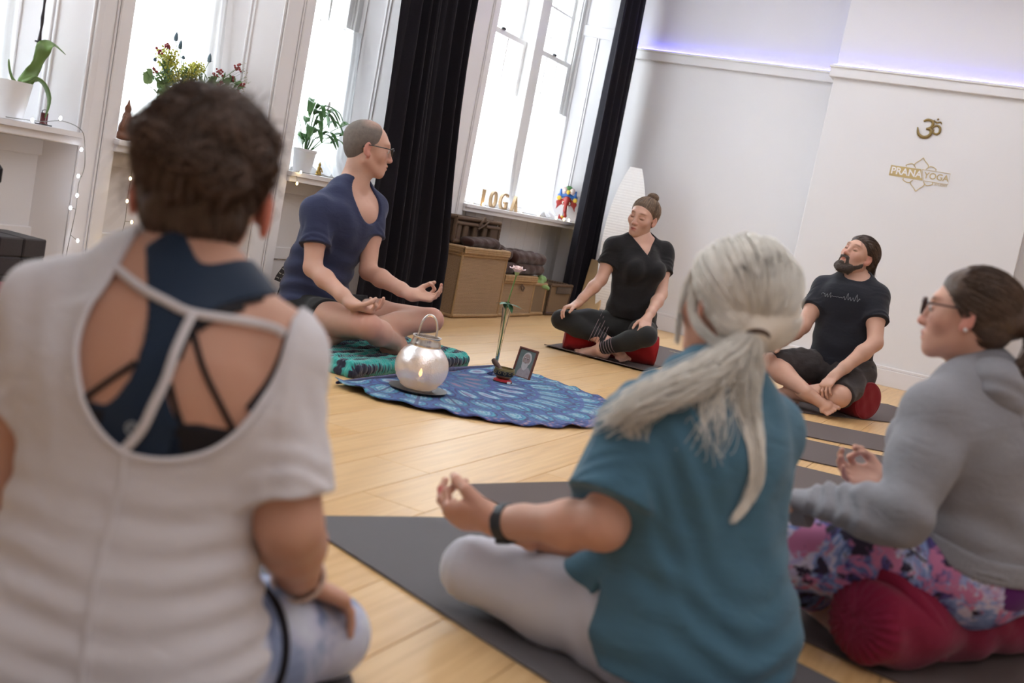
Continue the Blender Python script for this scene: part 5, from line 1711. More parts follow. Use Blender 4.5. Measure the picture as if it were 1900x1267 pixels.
    def leg_prims(s, q, w=1.0):
        J = s.J; m = s.m; f = (s.fat * .6 + .4) * w
        Hp, K, A = J['h' + q], J['k' + q], J['a' + q]
        a, b, c = ((.085, .058, .036) if m else (.086, .056, .033))
        a, b, c = a * f, b * f, c * f
        back = unit(np.cross(np.cross(K - Hp, A - K), A - K)) if np.linalg.norm(np.cross(K - Hp, A - K)) > 1e-4 else s.up
        side = unit(Hp - K); side = side - unit(A - K) * (side @ unit(A - K)); side = unit(side)
        return [cap(Hp, Hp + (K - Hp) * .5, a, a * .92, .04), cap(Hp + (K - Hp) * .5, K, a * .92, b, .035),
                cap(K, K + (A - K) * .35, b, b * .98, .02), cap(K + (A - K) * .35, A, b * .98, c, .03), cap(K + (A - K) * .22 + side * .012, K + (A - K) * .5 + side * .012, b * .72, b * .62, .03)]
    def hand_prims(s, w, d, n, q, pose='rest', k=1.0):
        """d: forearm to fingers, n: out of the palm, q: +1 right hand, -1 left"""
        w = np.asarray(w, float); d = unit(d); n = np.asarray(n, float); n = unit(n - d * (n @ d))
        t = np.cross(d, n) * q
        if not s.m: k *= .92
        P = lambda a, b, c: w + k * (a * d + b * t + c * n)
        C_ = lambda a, b, ra, rb, kk=.008, thin=None, qq=1.0: cap(a, b, ra * k, rb * k, kk * k, thin, qq)
        out = [C_(P(-.01, 0, 0), P(.02, 0, 0), .024, .026, .015, n, .72),
               C_(P(.02, .004, .0), P(.072, .010, .0), .028, .030, .012, n, .46), C_(P(.03, -.012, .0), P(.068, -.020, .0), .022, .021, .012, n, .55),
               C_(P(.018, .020, .008), P(.05, .030, .010), .017, .014, .014)]
        fing = [(.028, .086, .072, .0088), (.0095, .089, .079, .0090), (-.009, .086, .073, .0086), (-.026, .079, .058, .0076)]
        cur = {'rest': [(18, 22, 12), (20, 24, 12), (24, 26, 14), (28, 28, 16)],
               'drape': [(34, 30, 18), (32, 32, 18), (34, 32, 20), (36, 34, 20)],
               'mudra': [(62, 62, 28), (38, 34, 20), (34, 34, 20), (32, 34, 20)],
               'cup': [(48, 48, 25), (52, 50, 28), (56, 54, 30), (58, 56, 30)]}[pose]
        for (b, a, L, r), cu in zip(fing, cur):
            p = P(a * .97, b, 0); ang = 0; rr = r
            out.append(C_(P(.05, b * .7, 0), p, r * 1.05, r * 1.08, .012))
            spread = b * (.9 if pose in ('rest', 'drape') else .5)
            for j, (fr, c_) in enumerate(zip((.46, .30, .24), cu)):
                ang += math.radians(c_)
                dr = unit(d * math.cos(ang) + n * math.sin(ang) + t * spread * (4 if pose in ('rest', 'drape') else 1.5))
                p2 = p + dr * (L * fr * k)
                out.append(C_(p, p2, rr, rr * .90, .004)); p = p2; rr *= .90
        if pose == 'mudra':
            th = [P(.022, .030, .010), P(.052, .050, .026), P(.080, .046, .046), P(.094, .034, .060)]
        elif pose == 'cup':
            th = [P(.02, .028, .008), P(.048, .046, .022), P(.075, .046, .034), P(.093, .036, .042)]
        elif pose == 'drape':
            th = [P(.018, .026, .004), P(.042, .050, .014), P(.066, .062, .026), P(.086, .066, .038)]
        else:
            th = [P(.018, .026, .004), P(.040, .052, .008), P(.064, .066, .014), P(.085, .072, .018)]
        for j, (r0, r1) in enumerate(((.014, .0115), (.011, .0100), (.0098, .0080))):
            out.append(C_(th[j], th[j + 1], r0, r1, .008 if j == 0 else .004))
        return out
    def foot_prims(s, a, d, u, q=1, k=1.0):
        """a ankle, d heel to toes, u up from the sole"""
        a = np.asarray(a, float); d = unit(d); u = np.asarray(u, float); u = unit(u - d * (u @ d)); t = np.cross(d, u) * -q   # big-toe side
        if not s.m: k *= .9
        P = lambda x, y, z: a + k * (x * d + y * t + z * u)
        C_ = lambda p, r_, ra, rb, kk=.02, thin=None, qq=1.0: cap(p, r_, ra * k, rb * k, kk * k, thin, qq)
        out = [C_(P(-.045, 0, -.035), P(0, 0, -.01), .030, .034, .03), C_(P(0, 0, -.01), P(.09, .004, -.032), .034, .026, .03), C_(P(-.03, 0, -.042), P(.13, .0, -.046), .024, .022, .025),
               C_(P(.128, .026, -.045), P(.118, -.032, -.047), .019, .014, .02)]
        for y, L, r in ((.028, .052, .0125), (.008, .046, .009), (-.007, .041, .0085), (-.021, .035, .008), (-.034, .029, .0078)):
            out.append(C_(P(.125, y, -.047), P(.125 + L, y * 1.1, -.050), r, r * .95, .006))
        return out
    def mesh_skin(s, groups, cols=None):
        """groups: list of (prims, voxel, lo, hi) -> one object 'body'"""
        parts = []
        for g in groups:
            parts.append(surf(*g[:2], **(g[2] if len(g) > 2 else {})))
        V, F = join(parts)
        T = np.ones((len(V), 3))
        if cols: T = cols(V, T)
        o = npmesh('body', V, F, s.skin, s.root, origin=s.base, cols=T)
        return o
    def part(s, name, prims, vox, mat, cut=None, label=None, cols=None, **kw):
        v, f = surf(prims, vox, cut, **kw)
        T = None
        T = cols(v, np.ones((len(v), 3))) if cols else np.ones((len(v), 3))
        o = npmesh(name, v, f, mat, s.root, origin=s.base, cols=T)
        if label: o['label'] = label
        return o
    def raw(s, name, V, F, mat, label=None, cols=None, smooth=True):
        o = npmesh(name, V, F, mat, s.root, origin=s.base, cols=np.ones((len(V), 3)) if cols is None else cols, smooth=smooth)
        if label: o['label'] = label
        return o
    def mb(s, name, mb, mat, label=None, smooth=True, parent=None):
        mb.v = [tuple(np.array(p, float) - s.base) for p in mb.v]
        o = mb.build(name, mat, s.root, smooth)
        if label: o['label'] = label
        return o
    def face_tint(s, V, T, lip=(.86, .50, .52), brow=(.30, .22, .18), brow_on=True, lash=True, open_eyes=False, flush=.10):
        x, y, z = s.tohead(V)
        ax = np.abs(x)
        front = (y > .055) & (ax < .06) & (np.abs(z) < .12)
        ml = np.exp(-((x / .0165) ** 4)) * np.exp(-(((z + .0615) / .0088) ** 4)) * (y > .078)
        T = T * (1 - ml[:, None] * (1 - np.array(lip)))
        line = np.exp(-((x / .018) ** 6)) * np.exp(-(((z + .0612) / .0016) ** 2)) * (y > .078)
        T = T * (1 - .5 * line[:, None])
        if brow_on:
            zb = .0335 - 6.0 * (ax - .030) ** 2
            b = np.exp(-(((ax - .031) / .0175) ** 4)) * np.exp(-(((z - zb) / .0044) ** 2)) * (y > .05)
            T = T * (1 - b[:, None] * (1 - np.array(brow)))
        if lash:
            zl = .0015 + 9 * (ax - .031) ** 2
            l = np.exp(-(((ax - .031) / .0135) ** 6)) * np.exp(-(((z - zl) / .0019) ** 2)) * (y > .06)
            T = T * (1 - l[:, None] * .85)
            sh = np.exp(-(((ax - .031) / .017) ** 4)) * np.exp(-(((z - .012) / .010) ** 4)) * (y > .06)
            T = T * (1 - sh[:, None] * np.array([.10, .16, .15]))
        ck = np.exp(-(((ax - .040) / .022) ** 2 + ((z + .024) / .022) ** 2)) * (y > .03)
        ns = np.exp(-((x / .014) ** 2 + ((z + .030) / .014) ** 2)) * (y > .09)
        er = ((ax > .070) & (np.abs(z + .004) < .04) & (y > -.03)).astype(float)
        w = np.clip(ck * .45 + ns + er * .9, 0, 1) * flush
        T = T * (1 - w[:, None] * np.array([.0, 1.3, 1.1]))
        ns2 = np.exp(-(((ax - .0075) / .003) ** 2 + ((z + .0385) / .0028) ** 2)) * (y > .085)
        return T * (1 - .6 * ns2[:, None])
    def spot(s, V, T, c, r, k):
        x, y, z = s.tohead(V)
        w = np.exp(-(((x - c[0]) ** 2 + (y - c[1]) ** 2 + (z - c[2]) ** 2) / r ** 2))
        return T * (1 - w[:, None] * k)
    # ---- hair
    def cap_prims(s, e, back=0.0):
        k = s.hs
        return [ell(s.H(0, -.018 - back, .036), (np.array((.0745 + e, .094 + e, .080 + e))) * k, .02 * k, s.Rh()), ell(s.H(0, -.045 - back, -.005), (np.array((.062 + e, .055 + e, .06 + e))) * k, .02 * k, s.Rh())]
    def hair_cut(s, front, bottom, fs=.6, bs=.6, th=.008):
        """keep hair behind the front line and above the nape line (head frame)"""
        def c(X, Y, Z, D):
            o = s.J['hed']; k = s.hs
            y = dotp(X, Y, Z, o, s.hf) / k; z = dotp(X, Y, Z, o, s.hu) / k; x = dotp(X, Y, Z, o, -s.hr) / k
            f = (y - (front + fs * (z + .02) - 2.0 * x * x)) * k
            b = ((bottom + bs * (y - .012)) - z) * k
            wv = .0012 * np.sin(x * 900 + 3 * np.sin(z * 120)) 
            e = np.maximum(f, b)
            return smax(fade(D, e, th), e, .006) + wv * k
        return c
    def scalp(s, dirs, e):
        """points on the cranium ellipsoid along unit directions in head frame"""
        r = np.array((.0745 + e, .094 + e, .080 + e))
        L = 1 / np.sqrt(((dirs / r) ** 2).sum(-1, keepdims=True))
        p = dirs * L + np.array((0, -.018, .036))
        return p
    def tow(s, P):
        return s.J['hed'] + s.hs * (-P[..., 0:1] * s.hr + P[..., 1:2] * s.hf + P[..., 2:3] * s.hu)
    def swept(s, n, tie, m=14, e=.010, seed=0, front=.012, bottom=-.02, fs=.6, bs=.6, jitter=.004, over=None, arch=.006):
        """strands lying on the head from the hairline to the tie point; returns (n, m, 3) in head frame"""
        r = np.random.RandomState(seed)
        D = []
        while len(D) < n:
            d = r.normal(size=(n * 3, 3)); d /= np.linalg.norm(d, axis=1, keepdims=True)
            p = s.scalp(d, e)
            x, y, z = p.T
            ok = (y < front + fs * (z + .02) - 2 * x * x) & (z > bottom + bs * (y - .012)) & (d @ unit(np.asarray(tie, float) - np.array((0, -.018, .036))) > -.90)
            D += list(d[ok])
        D = np.array(D[:n])
        tie = np.asarray(tie, float); td = unit(tie - np.array((0, -.018, .036)))
        T = np.linspace(0, 1, m)[None, :, None]
        A = D[:, None, :] * (1 - T) + td * T
        # push near-opposite paths sideways so they stay on the skull
        A = A + np.array((0, 0, .25)) * (T * (1 - T)) * np.clip(D[:, None, 2:3] * 3 + .3, 0, 1)
        A /= np.linalg.norm(A, axis=2, keepdims=True) + 1e-9
        P = s.scalp(A, 0.0) + A * (e * (.25 + .75 * np.clip(T * 3.5, 0, 1)))
        P = P + A * (r.normal(size=(n, 1, 1)) * jitter * .5 + jitter * np.sin(T * 7 + r.rand(n, 1, 1) * 6) * .5 * np.clip(T * 4, 0, 1) + arch * np.sin(PI * T))
        endp = tie + r.normal(size=(n, 1, 3)) * .006
        w = np.clip((T - .75) / .25, 0, 1) ** 1.5
        return P * (1 - w) + endp * w

def lower_strands(p, n, c, r, tie, m=10, seed=0, zmax=.1, lift=.0015):
    """hair lying on the nape bulge, combed towards the tie"""
    rs = np.random.RandomState(seed); c = np.array(c); r = np.array(r) + lift
    d = rs.normal(size=(n * 8, 3)); d /= np.linalg.norm(d, axis=1, keepdims=True)
    d = d[(d[:, 1] < .25) & (d[:, 2] < zmax) & (d[:, 2] > -.93)][:n]
    td = unit((np.array(tie) - c) / r)
    T = np.linspace(0, 1, m)[None, :, None]
    A = d[:, None] * (1 - T) + td * T; A /= np.linalg.norm(A, axis=2, keepdims=True) + 1e-9
    return c + A * r * (1 + .012 * rs.rand(len(d), 1, 1) + .02 * np.sin(PI * T)), len(d)
def fade(D, e, th, w=.035):
    """thin the hair layer down to the skin towards its edge"""
    t = np.clip((e + w) / w, 0, 1)
    return D + th * t * t
def hair_mat(name, c1, c2, rough=.45, scale=1.0):
    t = NT(name)
    at = t.add('ShaderNodeAttribute'); at.attribute_name = 'tint'
    v = t.coord()
    n = t.noise(v, 60 * scale, 3)
    t.set(col=t.mix(1.0, t.mix(n, c1, c2), at.outputs['Color'], 'MULTIPLY'), rough=rough, spec=.35)
    t.bump(t.noise(v, 260, 3), .4, .002)
    return t.m
def strand_cols(n, m, seed=0, lo=.6, hi=1.25):
    r = np.random.RandomState(seed)
    c = lo + (hi - lo) * r.rand(n)
    return np.repeat(c, m * 3)[:, None] * np.ones((1, 3))

# ------------------------------------------------------------------ shared clothing helpers
def pts_sd(prims, P):
    X, Y, Z = P[:, 0], P[:, 1], P[:, 2]
    D = np.full(len(P), .2)
    for p in prims:
        d = sd(p, X, Y, Z)
        D = smin(D, d, p['k']) if p['op'] == 'u' else -smin(-D, d, p['k'])
    return D
def onto(prims, P, dr, e=0.0, steps=40):
    """slide points along dr until they rest on the surface (offset e)"""
    P = np.array(P, float); dr = unit(dr)
    for _ in range(steps):
        P = P + dr * ((pts_sd(prims, P) - e) * .8)[:, None]
    return P
def poly2(U, V, poly):
    """signed distance to a polygon in the plane (negative inside)"""
    P = np.array(poly, float); n = len(P)
    d = np.full(np.broadcast(U, V).shape, 1e9); s = np.ones(d.shape)
    for i in range(n):
        a = P[i]; b = P[i - 1]; e = b - a
        wx, wy = U - a[0], V - a[1]
        h = np.clip((wx * e[0] + wy * e[1]) / (e @ e + 1e-12), 0, 1)
        bx, by = wx - e[0] * h, wy - e[1] * h
        d = np.minimum(d, bx * bx + by * by)
        c1 = V >= a[1]; c2 = V < b[1]; c3 = e[0] * wy > e[1] * wx
        f = (c1 & c2 & c3) | (~c1 & ~c2 & ~c3)
        s = np.where(f, -s, s)
    return s * np.sqrt(d)
def curve2(pts, n=5):
    return sm([tuple(p) for p in pts], n)
def smax(a, b, r=.006):
    h = np.maximum(r - np.abs(a - b), 0) / r
    return np.maximum(a, b) + h * h * r * .25

def tee(p, off, vox, neckcut, hem, sleeves, extra=(), name='t_shirt', mat=None, label=None, wrinkle=None, arm_frac=.35, hi=None):
    """one garment surface: torso layer plus sleeves, each sleeve cut square at its hem before it is blended in"""
    T = inflate(p.T, off) + list(extra)
    SL = []
    bb = [bounds(q) for q in T]
    for q, L1, wide, fl in sleeves:
        S, E = p.J['s' + q], p.J['e' + q]; d = unit(E - S); a = (.053 if p.m else .046) * (p.fat * .5 + .5) + off
        c0 = cap(S, S + d * (L1 + .03), a, a * wide + fl, .035)
        SL.append((c0, S, d, L1)); bb.append(bounds(c0))
    lo = np.min([q[0] for q in bb], 0) - .02; hi = np.max([q[1] for q in bb], 0) + .02
    def c(X, Y, Z, D):
        for c0, S, d, L1 in SL:
            t = dotp(X, Y, Z, S, d)
            A = sd(c0, X, Y, Z) + .0022 * np.sin(t * 95 + 4 * np.sin(X * 40 + Y * 31 + Z * 20)) * np.clip(t / .05, 0, 1)
            A = smax(A, t - L1, .005)
            D = smin(D, A, .032)
        if wrinkle: D = D + wrinkle(X, Y, Z)
        D = neckcut(X, Y, Z, D)
        return hem(X, Y, Z, D)
    V, F = surf(T, vox, c, lo=lo, hi=hi)
    return p.raw(name, V, F, mat, label)

def glasses(p, mat, w=.034, y=.103, z=.010, rx=.0235, rz=.0165, temple_drop=0.0, square=3.0, r=.0018):
    mb = MB()
    for s in (-1, 1):
        pts = []
        for k in range(28):
            a = 2 * PI * k / 28
            cx, sz = math.cos(a), math.sin(a)
            m = (abs(cx) ** square + abs(sz) ** square) ** (-1 / square)
            pts.append(p.H(s * w + rx * cx * m, y - .10 * (rx * cx * m * s) ** 2 * 10 - .02 * 0, z - .002 + rz * sz * m))
        mb.tube([tuple(q) for q in pts], r, 6, closed=True)
    mb.tube([tuple(p.H(-.011, y + .003, z + .005)), tuple(p.H(0, y + .006, z + .008)), tuple(p.H(.011, y + .003, z + .005))], r, 6)
    p.mb('spectacle_frame', mb, mat)
    for s in (-1, 1):
        mb = MB()
        mb.tube([tuple(p.H(s * (w + rx), y - .008, z + .006)), tuple(p.H(s * .070, y - .025, z + .007)), tuple(p.H(s * .078, .03, z + .006)), tuple(p.H(s * .079, -.006, z + .004)), tuple(p.H(s * .077, -.028, z - .012))], r * .95, 6)
        p.mb('spectacle_temple', mb, mat)
        mb = MB()
        ring = []
        for k in range(20):
            a = 2 * PI * k / 20; ring.append(tuple(p.H(s * w + rx * .97 * math.cos(a), y - .001, z - .002 + rz * .97 * math.sin(a))))
        ring2 = [tuple(np.array(q) + p.hf * .0008) for q in ring]
        mb.add(ring + ring2, [tuple(range(20)), tuple(range(39, 19, -1))] + [(i, (i + 1) % 20, 20 + (i + 1) % 20, 20 + i) for i in range(20)])
        p.mb('lens', mb, M_glass, smooth=False)
def open_eyes(p, iris=(.10, .12, .10)):
    Mw = plain('eye_white', (.75, .73, .71), .25); Mi = plain('eye_iris', iris, .2)
    for s in (-1, 1):
        mb = MB(); mb.ball(tuple(p.H(s * .031, .0775, .0075)), .0120 * p.hs, 14); p.mb('eye', mb, Mw)
        mb = MB(); mb.ball(tuple(p.H(s * .031, .0835, .0075)), .0068 * p.hs, 12); p.mb('iris', mb, Mi)

# =================================================================== man in the navy tee
J = {'pel': (4.122, 2.946, 0.162), 'wst': (4.153, 2.956, 0.349), 'chs': (4.158, 2.888, 0.562), 'nek': (4.206, 2.887, 0.752), 'hed': (4.223, 2.853, 0.93), 'sR': (3.993, 2.9, 0.616), 'sL': (4.308, 2.834, 0.671), 'eR': (3.935, 2.835, 0.373), 'wR': (3.873, 2.556, 0.269), 'eL': (4.242, 2.751, 0.385), 'wL': (4.189, 2.467, 0.331), 'hR': (4.043, 2.944, 0.145), 'hL': (4.198, 2.924, 0.159), 'kR': (3.899, 2.478, 0.191), 'kL': (4.327, 2.427, 0.226), 'aR': (4.20, 2.50, 0.10), 'aL': (3.98, 2.70, 0.11)}
p = Person('man_navy', 'man in navy tee, black shorts and glasses cross-legged on the striped blanket', (4.12, 2.90, 0), (.15, -1), J, 'm', .86, headfwd=(.60, -.80, -.05), hs=1.06, skin=(.60, .36, .275))
p.T = p.torso_prims()
def tint(V, T):
    T = p.face_tint(V, T, brow=(.5, .42, .36), lash=False, lip=(.9, .62, .6), flush=.18)
    T = p.spot(V, T, (-.055, .035, -.040), .004, .6)
    kn = np.exp(-(np.linalg.norm(V - p.J['kR'], axis=1) / .075) ** 4) + np.exp(-(np.linalg.norm(V - p.J['kL'], axis=1) / .075) ** 4)
    return T * (1 - kn[:, None] * np.array((.0, .13, .12)))
body = p.T + p.neck_prims() + p.arm_prims('R') + p.arm_prims('L') + p.leg_prims('R') + p.leg_prims('L')
hR = p.hand_prims(J['wR'], (.36, -.82, -.05), (-.25, .1, 1), 1, 'mudra')
hL = p.hand_prims(J['wL'], (.62, -.72, .05), (-.35, -.1, 1), -1, 'mudra')
fR = p.foot_prims(J['aR'], (.93, -.30, -.12), (-.15, -.5, 1), 1)
fL = p.foot_prims(J['aL'], (-.90, -.35, -.25), (.3, -.4, 1), -1)
p.mesh_skin([(body, .008), (p.head_prims() + p.neck_prims(), .0032, dict(lo=p.H(0, 0, 0) - .15, hi=p.H(0, 0, 0) + .15)), (hR + p.arm_prims('R')[-1:], .003), (hL + p.arm_prims('L')[-1:], .003), (fR + fL + p.leg_prims('R')[-2:-1] + p.leg_prims('L')[-2:-1], .005)], tint)
M_navy = fabric('navy_cotton', (.040, .048, .105), .12, 500, .3, fold=.25)
def neck(X, Y, Z, D):
    o = p.J['nek'] + p.n * .075 - p.tu * .045
    x = dotp(X, Y, Z, o, p.rs) / .078; y = dotp(X, Y, Z, o, p.tu) / .100; f = dotp(X, Y, Z, o, p.n)
    e = (np.sqrt(x * x + y * y) - 1) * .078
    e = np.maximum(e, -f - .11)
    return smax(D, -e, .006)
def hem(X, Y, Z, D):
    t = dotp(X, Y, Z, p.J['pel'], np.array((0, 0, 1.0)))
    return smax(D, -(t + .075 + .03 * dotp(X, Y, Z, p.J['pel'], p.f) * 3), .008)
def wr(X, Y, Z):
    z = Z - .2
    w = np.clip((.34 - z) / .25, 0, 1)
    return .0060 * w * np.sin(z * 75 + 2.2 * np.sin(X * 14 + Y * 9) + X * 12) + .003 * np.sin(X * 55 + 3 * np.sin(Z * 9)) * np.sin(Y * 38) * (1 - w)
ex = [cap(J['wst'], np.array(J['pel']) + (0, 0, .01), .150, .165, .05, p.n, .80), cap(J['chs'], J['wst'], .160, .150, .05, p.n, .78)]
tee(p, .010, .0052, neck, hem, [('R', .155, 1.08, .008), ('L', .145, 1.08, .008)], ex, 't_shirt', M_navy, None, wr)
# neckline trim
def ring_on(p, o, ax, ay, rx, ry, dr, prims, e, n=40, a0=0, a1=2 * PI):
    P = np.array([o + ax * (rx * math.cos(a0 + (a1 - a0) * k / n)) + ay * (ry * math.sin(a0 + (a1 - a0) * k / n)) for k in range(n + (0 if a1 - a0 > 6.2 else 1))])
    return onto(prims, P, dr, e)
M_blk = fabric('black_shorts_cloth', (.022, .022, .024), .15, 400, .3, fold=.2)
lg = inflate(p.leg_prims('R')[:2] + p.leg_prims('L')[:2] + p.T[:2] + p.T[5:8], .014)
def shorts(X, Y, Z, D):
    for q in ('R', 'L'):
        Hp, K = p.J['h' + q], p.J['k' + q]; d = unit(K - Hp)
        t = dotp(X, Y, Z, Hp, d); D = np.maximum(D, t - .20)
    D = D + .003 * np.sin(X * 60 + Y * 40 + 3 * np.sin(Z * 40))
    return np.maximum(D, Z - .30)
p.part('shorts', lg, .008, M_blk, shorts)
# short cropped greying hair
M_buzz = hair_mat('cropped_grey_hair', (.115, .092, .080), (.20, .165, .145), .8)
def buzz(X, Y, Z, D):
    o = p.J['hed']; k = p.hs
    y = dotp(X, Y, Z, o, p.hf) / k; z = dotp(X, Y, Z, o, p.hu) / k; x = dotp(X, Y, Z, o, -p.hr) / k
    top = y - (.036 + .14 * (z - .03)) + .35 * np.clip(.045 - np.abs(x), -.01, .045) * np.clip((z - .07) / .02, 0, 1)
    b = (-.045 + .45 * (y + .02)) - z
    ear = .020 - np.sqrt((y + .004) ** 2 + (z + .004) ** 2)
    e = np.maximum(np.maximum(top, b), np.where(np.abs(x) > .05, ear, -1)) * k
    return smax(D, e, .005) + .0006 * np.sin(X * 1500) * np.sin(Y * 1400) * np.sin(Z * 1600)
def bcol(V, T):
    x, y, z = p.tohead(V)
    w = np.clip((z - .080) / .03, 0, 1)[:, None] * np.clip((y + .06) / .05, 0, 1)[:, None]
    return T * (1 + w * np.array((1.6, 1.1, .95)))
p.part('cropped_hair', p.cap_prims(.0028), .0028, M_buzz, buzz, cols=bcol)
glasses(p, plain('black_acetate', (.012, .012, .014), .25), r=.0026)
open_eyes(p)

# =================================================================== woman in black
J = {'pel': (6.436, 2.231, 0.215), 'wst': (6.399, 2.221, 0.345), 'chs': (6.39, 2.233, 0.567), 'nek': (6.406, 2.249, 0.742), 'hed': (6.395, 2.265, 0.882), 'sR': (6.296, 2.369, 0.677), 'sL': (6.543, 2.14, 0.699), 'eR': (6.234, 2.39, 0.468), 'wR': (6.117, 2.467, 0.300), 'eL': (6.425, 2.060, 0.449), 'wL': (6.19, 2.040, 0.300), 'hR': (6.371, 2.292, 0.20), 'hL': (6.46, 2.165, 0.20), 'kR': (6.119, 2.547, 0.187), 'kL': (6.14, 2.003, 0.205), 'aR': (6.215, 2.260, 0.115), 'aL': (6.165, 2.290, 0.062)}
p2 = p = Person('woman_black', 'woman in black with a small hair bun sitting cross-legged on the red bolster', (6.40, 2.24, 0), (-.93, .10), J, 'f', .92, headfwd=(-.985, .10, -.13), headup=(-.05, -.13, 1), hs=1.04, skin=(.66, .41, .32))
p.T = p.torso_prims(bust=1.0)
def tint(V, T): return p.face_tint(V, T, brow=(.34, .24, .19), lip=(.80, .42, .45))
body = p.T + p.neck_prims() + p.arm_prims('R') + p.arm_prims('L') + p.leg_prims('R') + p.leg_prims('L')
hR = p.hand_prims(J['wR'], (-.62, .62, -.42), (-.25, -.1, -1), 1, 'drape')
hL = p.hand_prims(J['wL'], (-.78, -.22, -.62), (-.45, .0, -1), -1, 'drape')
fL = p.foot_prims(J['aL'], (-.05, .98, -.12), (-.5, 0, 1), -1)
fR = p.foot_prims(J['aR'], (-.12, -.95, -.32), (-.5, 0, 1), 1)
p.mesh_skin([(body, .008), (p.head_prims() + p.neck_prims(), .003, dict(lo=p.H(0, 0, 0) - .15, hi=p.H(0, 0, 0) + .15)), (hR + p.arm_prims('R')[-1:], .003), (hL + p.arm_prims('L')[-1:], .003), (fR + fL, .004)], tint)
M_btee = fabric('black_jersey', (.018, .017, .019), .15, 500, .3, fold=.25)
def neck(X, Y, Z, D):
    o = p.J['nek'] + p.n * .06 - p.tu * .030
    x = np.abs(dotp(X, Y, Z, o, p.rs)); y = dotp(X, Y, Z, o, p.tu); f = dotp(X, Y, Z, o, p.n)
    e = np.maximum(x * .80 - (y + .052) * .60, np.sqrt(x * x + y * y) - .105)
    e = np.maximum(e, -f - .10)
    return smax(D, -e, .006)
def hem(X, Y, Z, D): return smax(D, -(Z - .235 - .25 * np.clip(dotp(X, Y, Z, p.J['pel'], p.f), 0, .12)), .008)
def wr(X, Y, Z):
    z = Z - .25; w = np.clip((.36 - z) / .3, 0, 1)
    return .004 * w * np.sin(z * 60 + 2.5 * np.sin(Y * 18) + Y * 22) + .003 * np.sin(Y * 60 + 3 * np.sin(Z * 10))
ex = [cap(J['wst'], np.array(J['pel']) + (0, 0, .05), .135, .150, .05, p.n, .85), cap(J['chs'], J['wst'], .135, .135, .05, p.n, .9)]
tee(p, .011, .0055, neck, hem, [('R', .125, 1.12, .008), ('L', .15, 1.12, .008)], ex, 't_shirt', M_btee, None, wr)
M_leg = fabric('black_legging', (.022, .023, .024), .15, 300, .2, rough=.7)
lgs = inflate(p.leg_prims('R') + p.leg_prims('L') + p.T[:2] + p.T[5:8], .005)
def lcut(X, Y, Z, D):
    for q in ('R', 'L'):
        K, A = p.J['k' + q], p.J['a' + q]; d = unit(A - K); L = np.linalg.norm(A - K)
        t = dotp(X, Y, Z, A - d * .02, d); m = (X - A[0]) ** 2 + (Y - A[1]) ** 2 + (Z - A[2]) ** 2 < .075 ** 2
        D = np.where(m, np.maximum(D, t), D)
    return np.maximum(D, Z - .36)
def lcol(V, T):
    return T
p.part('leggings', lgs, .007, M_leg, lcut)
# fine cuff stripes at the ankles
M_str = plain('mauve_cuff_stripe', (.28, .20, .22), .7)
for q in ('R', 'L'):
    K, A = p.J['k' + q], p.J['a' + q]; d = unit(A - K); a = unit(np.cross(d, (0, 0, 1))); b = np.cross(a, d)
    pr = inflate(p.leg_prims(q), .006)
    for j in range(5):
        o = A - d * (.035 + .018 * j)
        P = np.array([o + a * .09 * math.cos(t) + b * .09 * math.sin(t) for t in np.linspace(0, 2 * PI, 30)[:-1]])
        for _ in range(30):
            g = pts_sd(pr, P); P = P + (o - P) / (np.linalg.norm(o - P, axis=1)[:, None] + 1e-9) * (g * .8)[:, None]
        mb = MB(); mb.tube([tuple(v) for v in P], .0016, 5, closed=True); p.mb('cuff_stripe', mb, M_str)
mb = MB(); o = np.array(p.J['pel']) + p.f * .125 + (0, 0, .045)
mb.tube([tuple(o - p.r * .03), tuple(o + (0, 0, -.004)), tuple(o + p.r * .03)], [.004, .008, .004], 6); p.mb('red_waist_tab', mb, M_redc)
M_brn = hair_mat('brown_blonde_hair', (.20, .135, .09), (.10, .065, .045))
v1 = surf(p.cap_prims(.006), .0032, p.hair_cut(.012, -.034, .66, .62, th=.007))
bun = [ell(p.H(.006, -.055, .118), (.030, .030, .022), .01), ell(p.H(-.01, -.06, .128), (.018, .016, .014), .01), ell(p.H(.018, -.05, .126), (.014, .016, .013), .01)]
v2 = surf(bun, .003)
V, F = join([v1, v2]); p.raw('hair_cap', V, F, M_brn)
S = p.tow(p.swept(1100, (.004, -.052, .112), 12, .0078, 1, .012, -.034, .66, .62, .0015, arch=.001)); V, F = strands(S, .0013)
p.raw('hair_strands', V, F, M_brn, cols=strand_cols(1100, 12, 3, .5, 2.6))['kind'] = 'stuff'
rs_ = np.random.RandomState(9); n = 260; t = np.linspace(0, 1, 14)[None, :, None]
c0 = np.array((.004, -.055, .121)); ax = rs_.normal(size=(n, 3)); ax /= np.linalg.norm(ax, axis=1, keepdims=True); bx = np.cross(ax, rs_.normal(size=(n, 3))); bx /= np.linalg.norm(bx, axis=1, keepdims=True); cx_ = np.cross(ax, bx)
an = t * 3.6; S = c0 + (bx[:, None] * np.cos(an) + cx_[:, None] * np.sin(an)) * np.array((.032, .031, .025)) * (1 + rs_.rand(n, 1, 1) * .12)
V, F = strands(p.tow(S), .0009); p.raw('bun_strands', V, F, M_brn, cols=strand_cols(n, 14, 4, .5, 2.6))['kind'] = 'stuff'

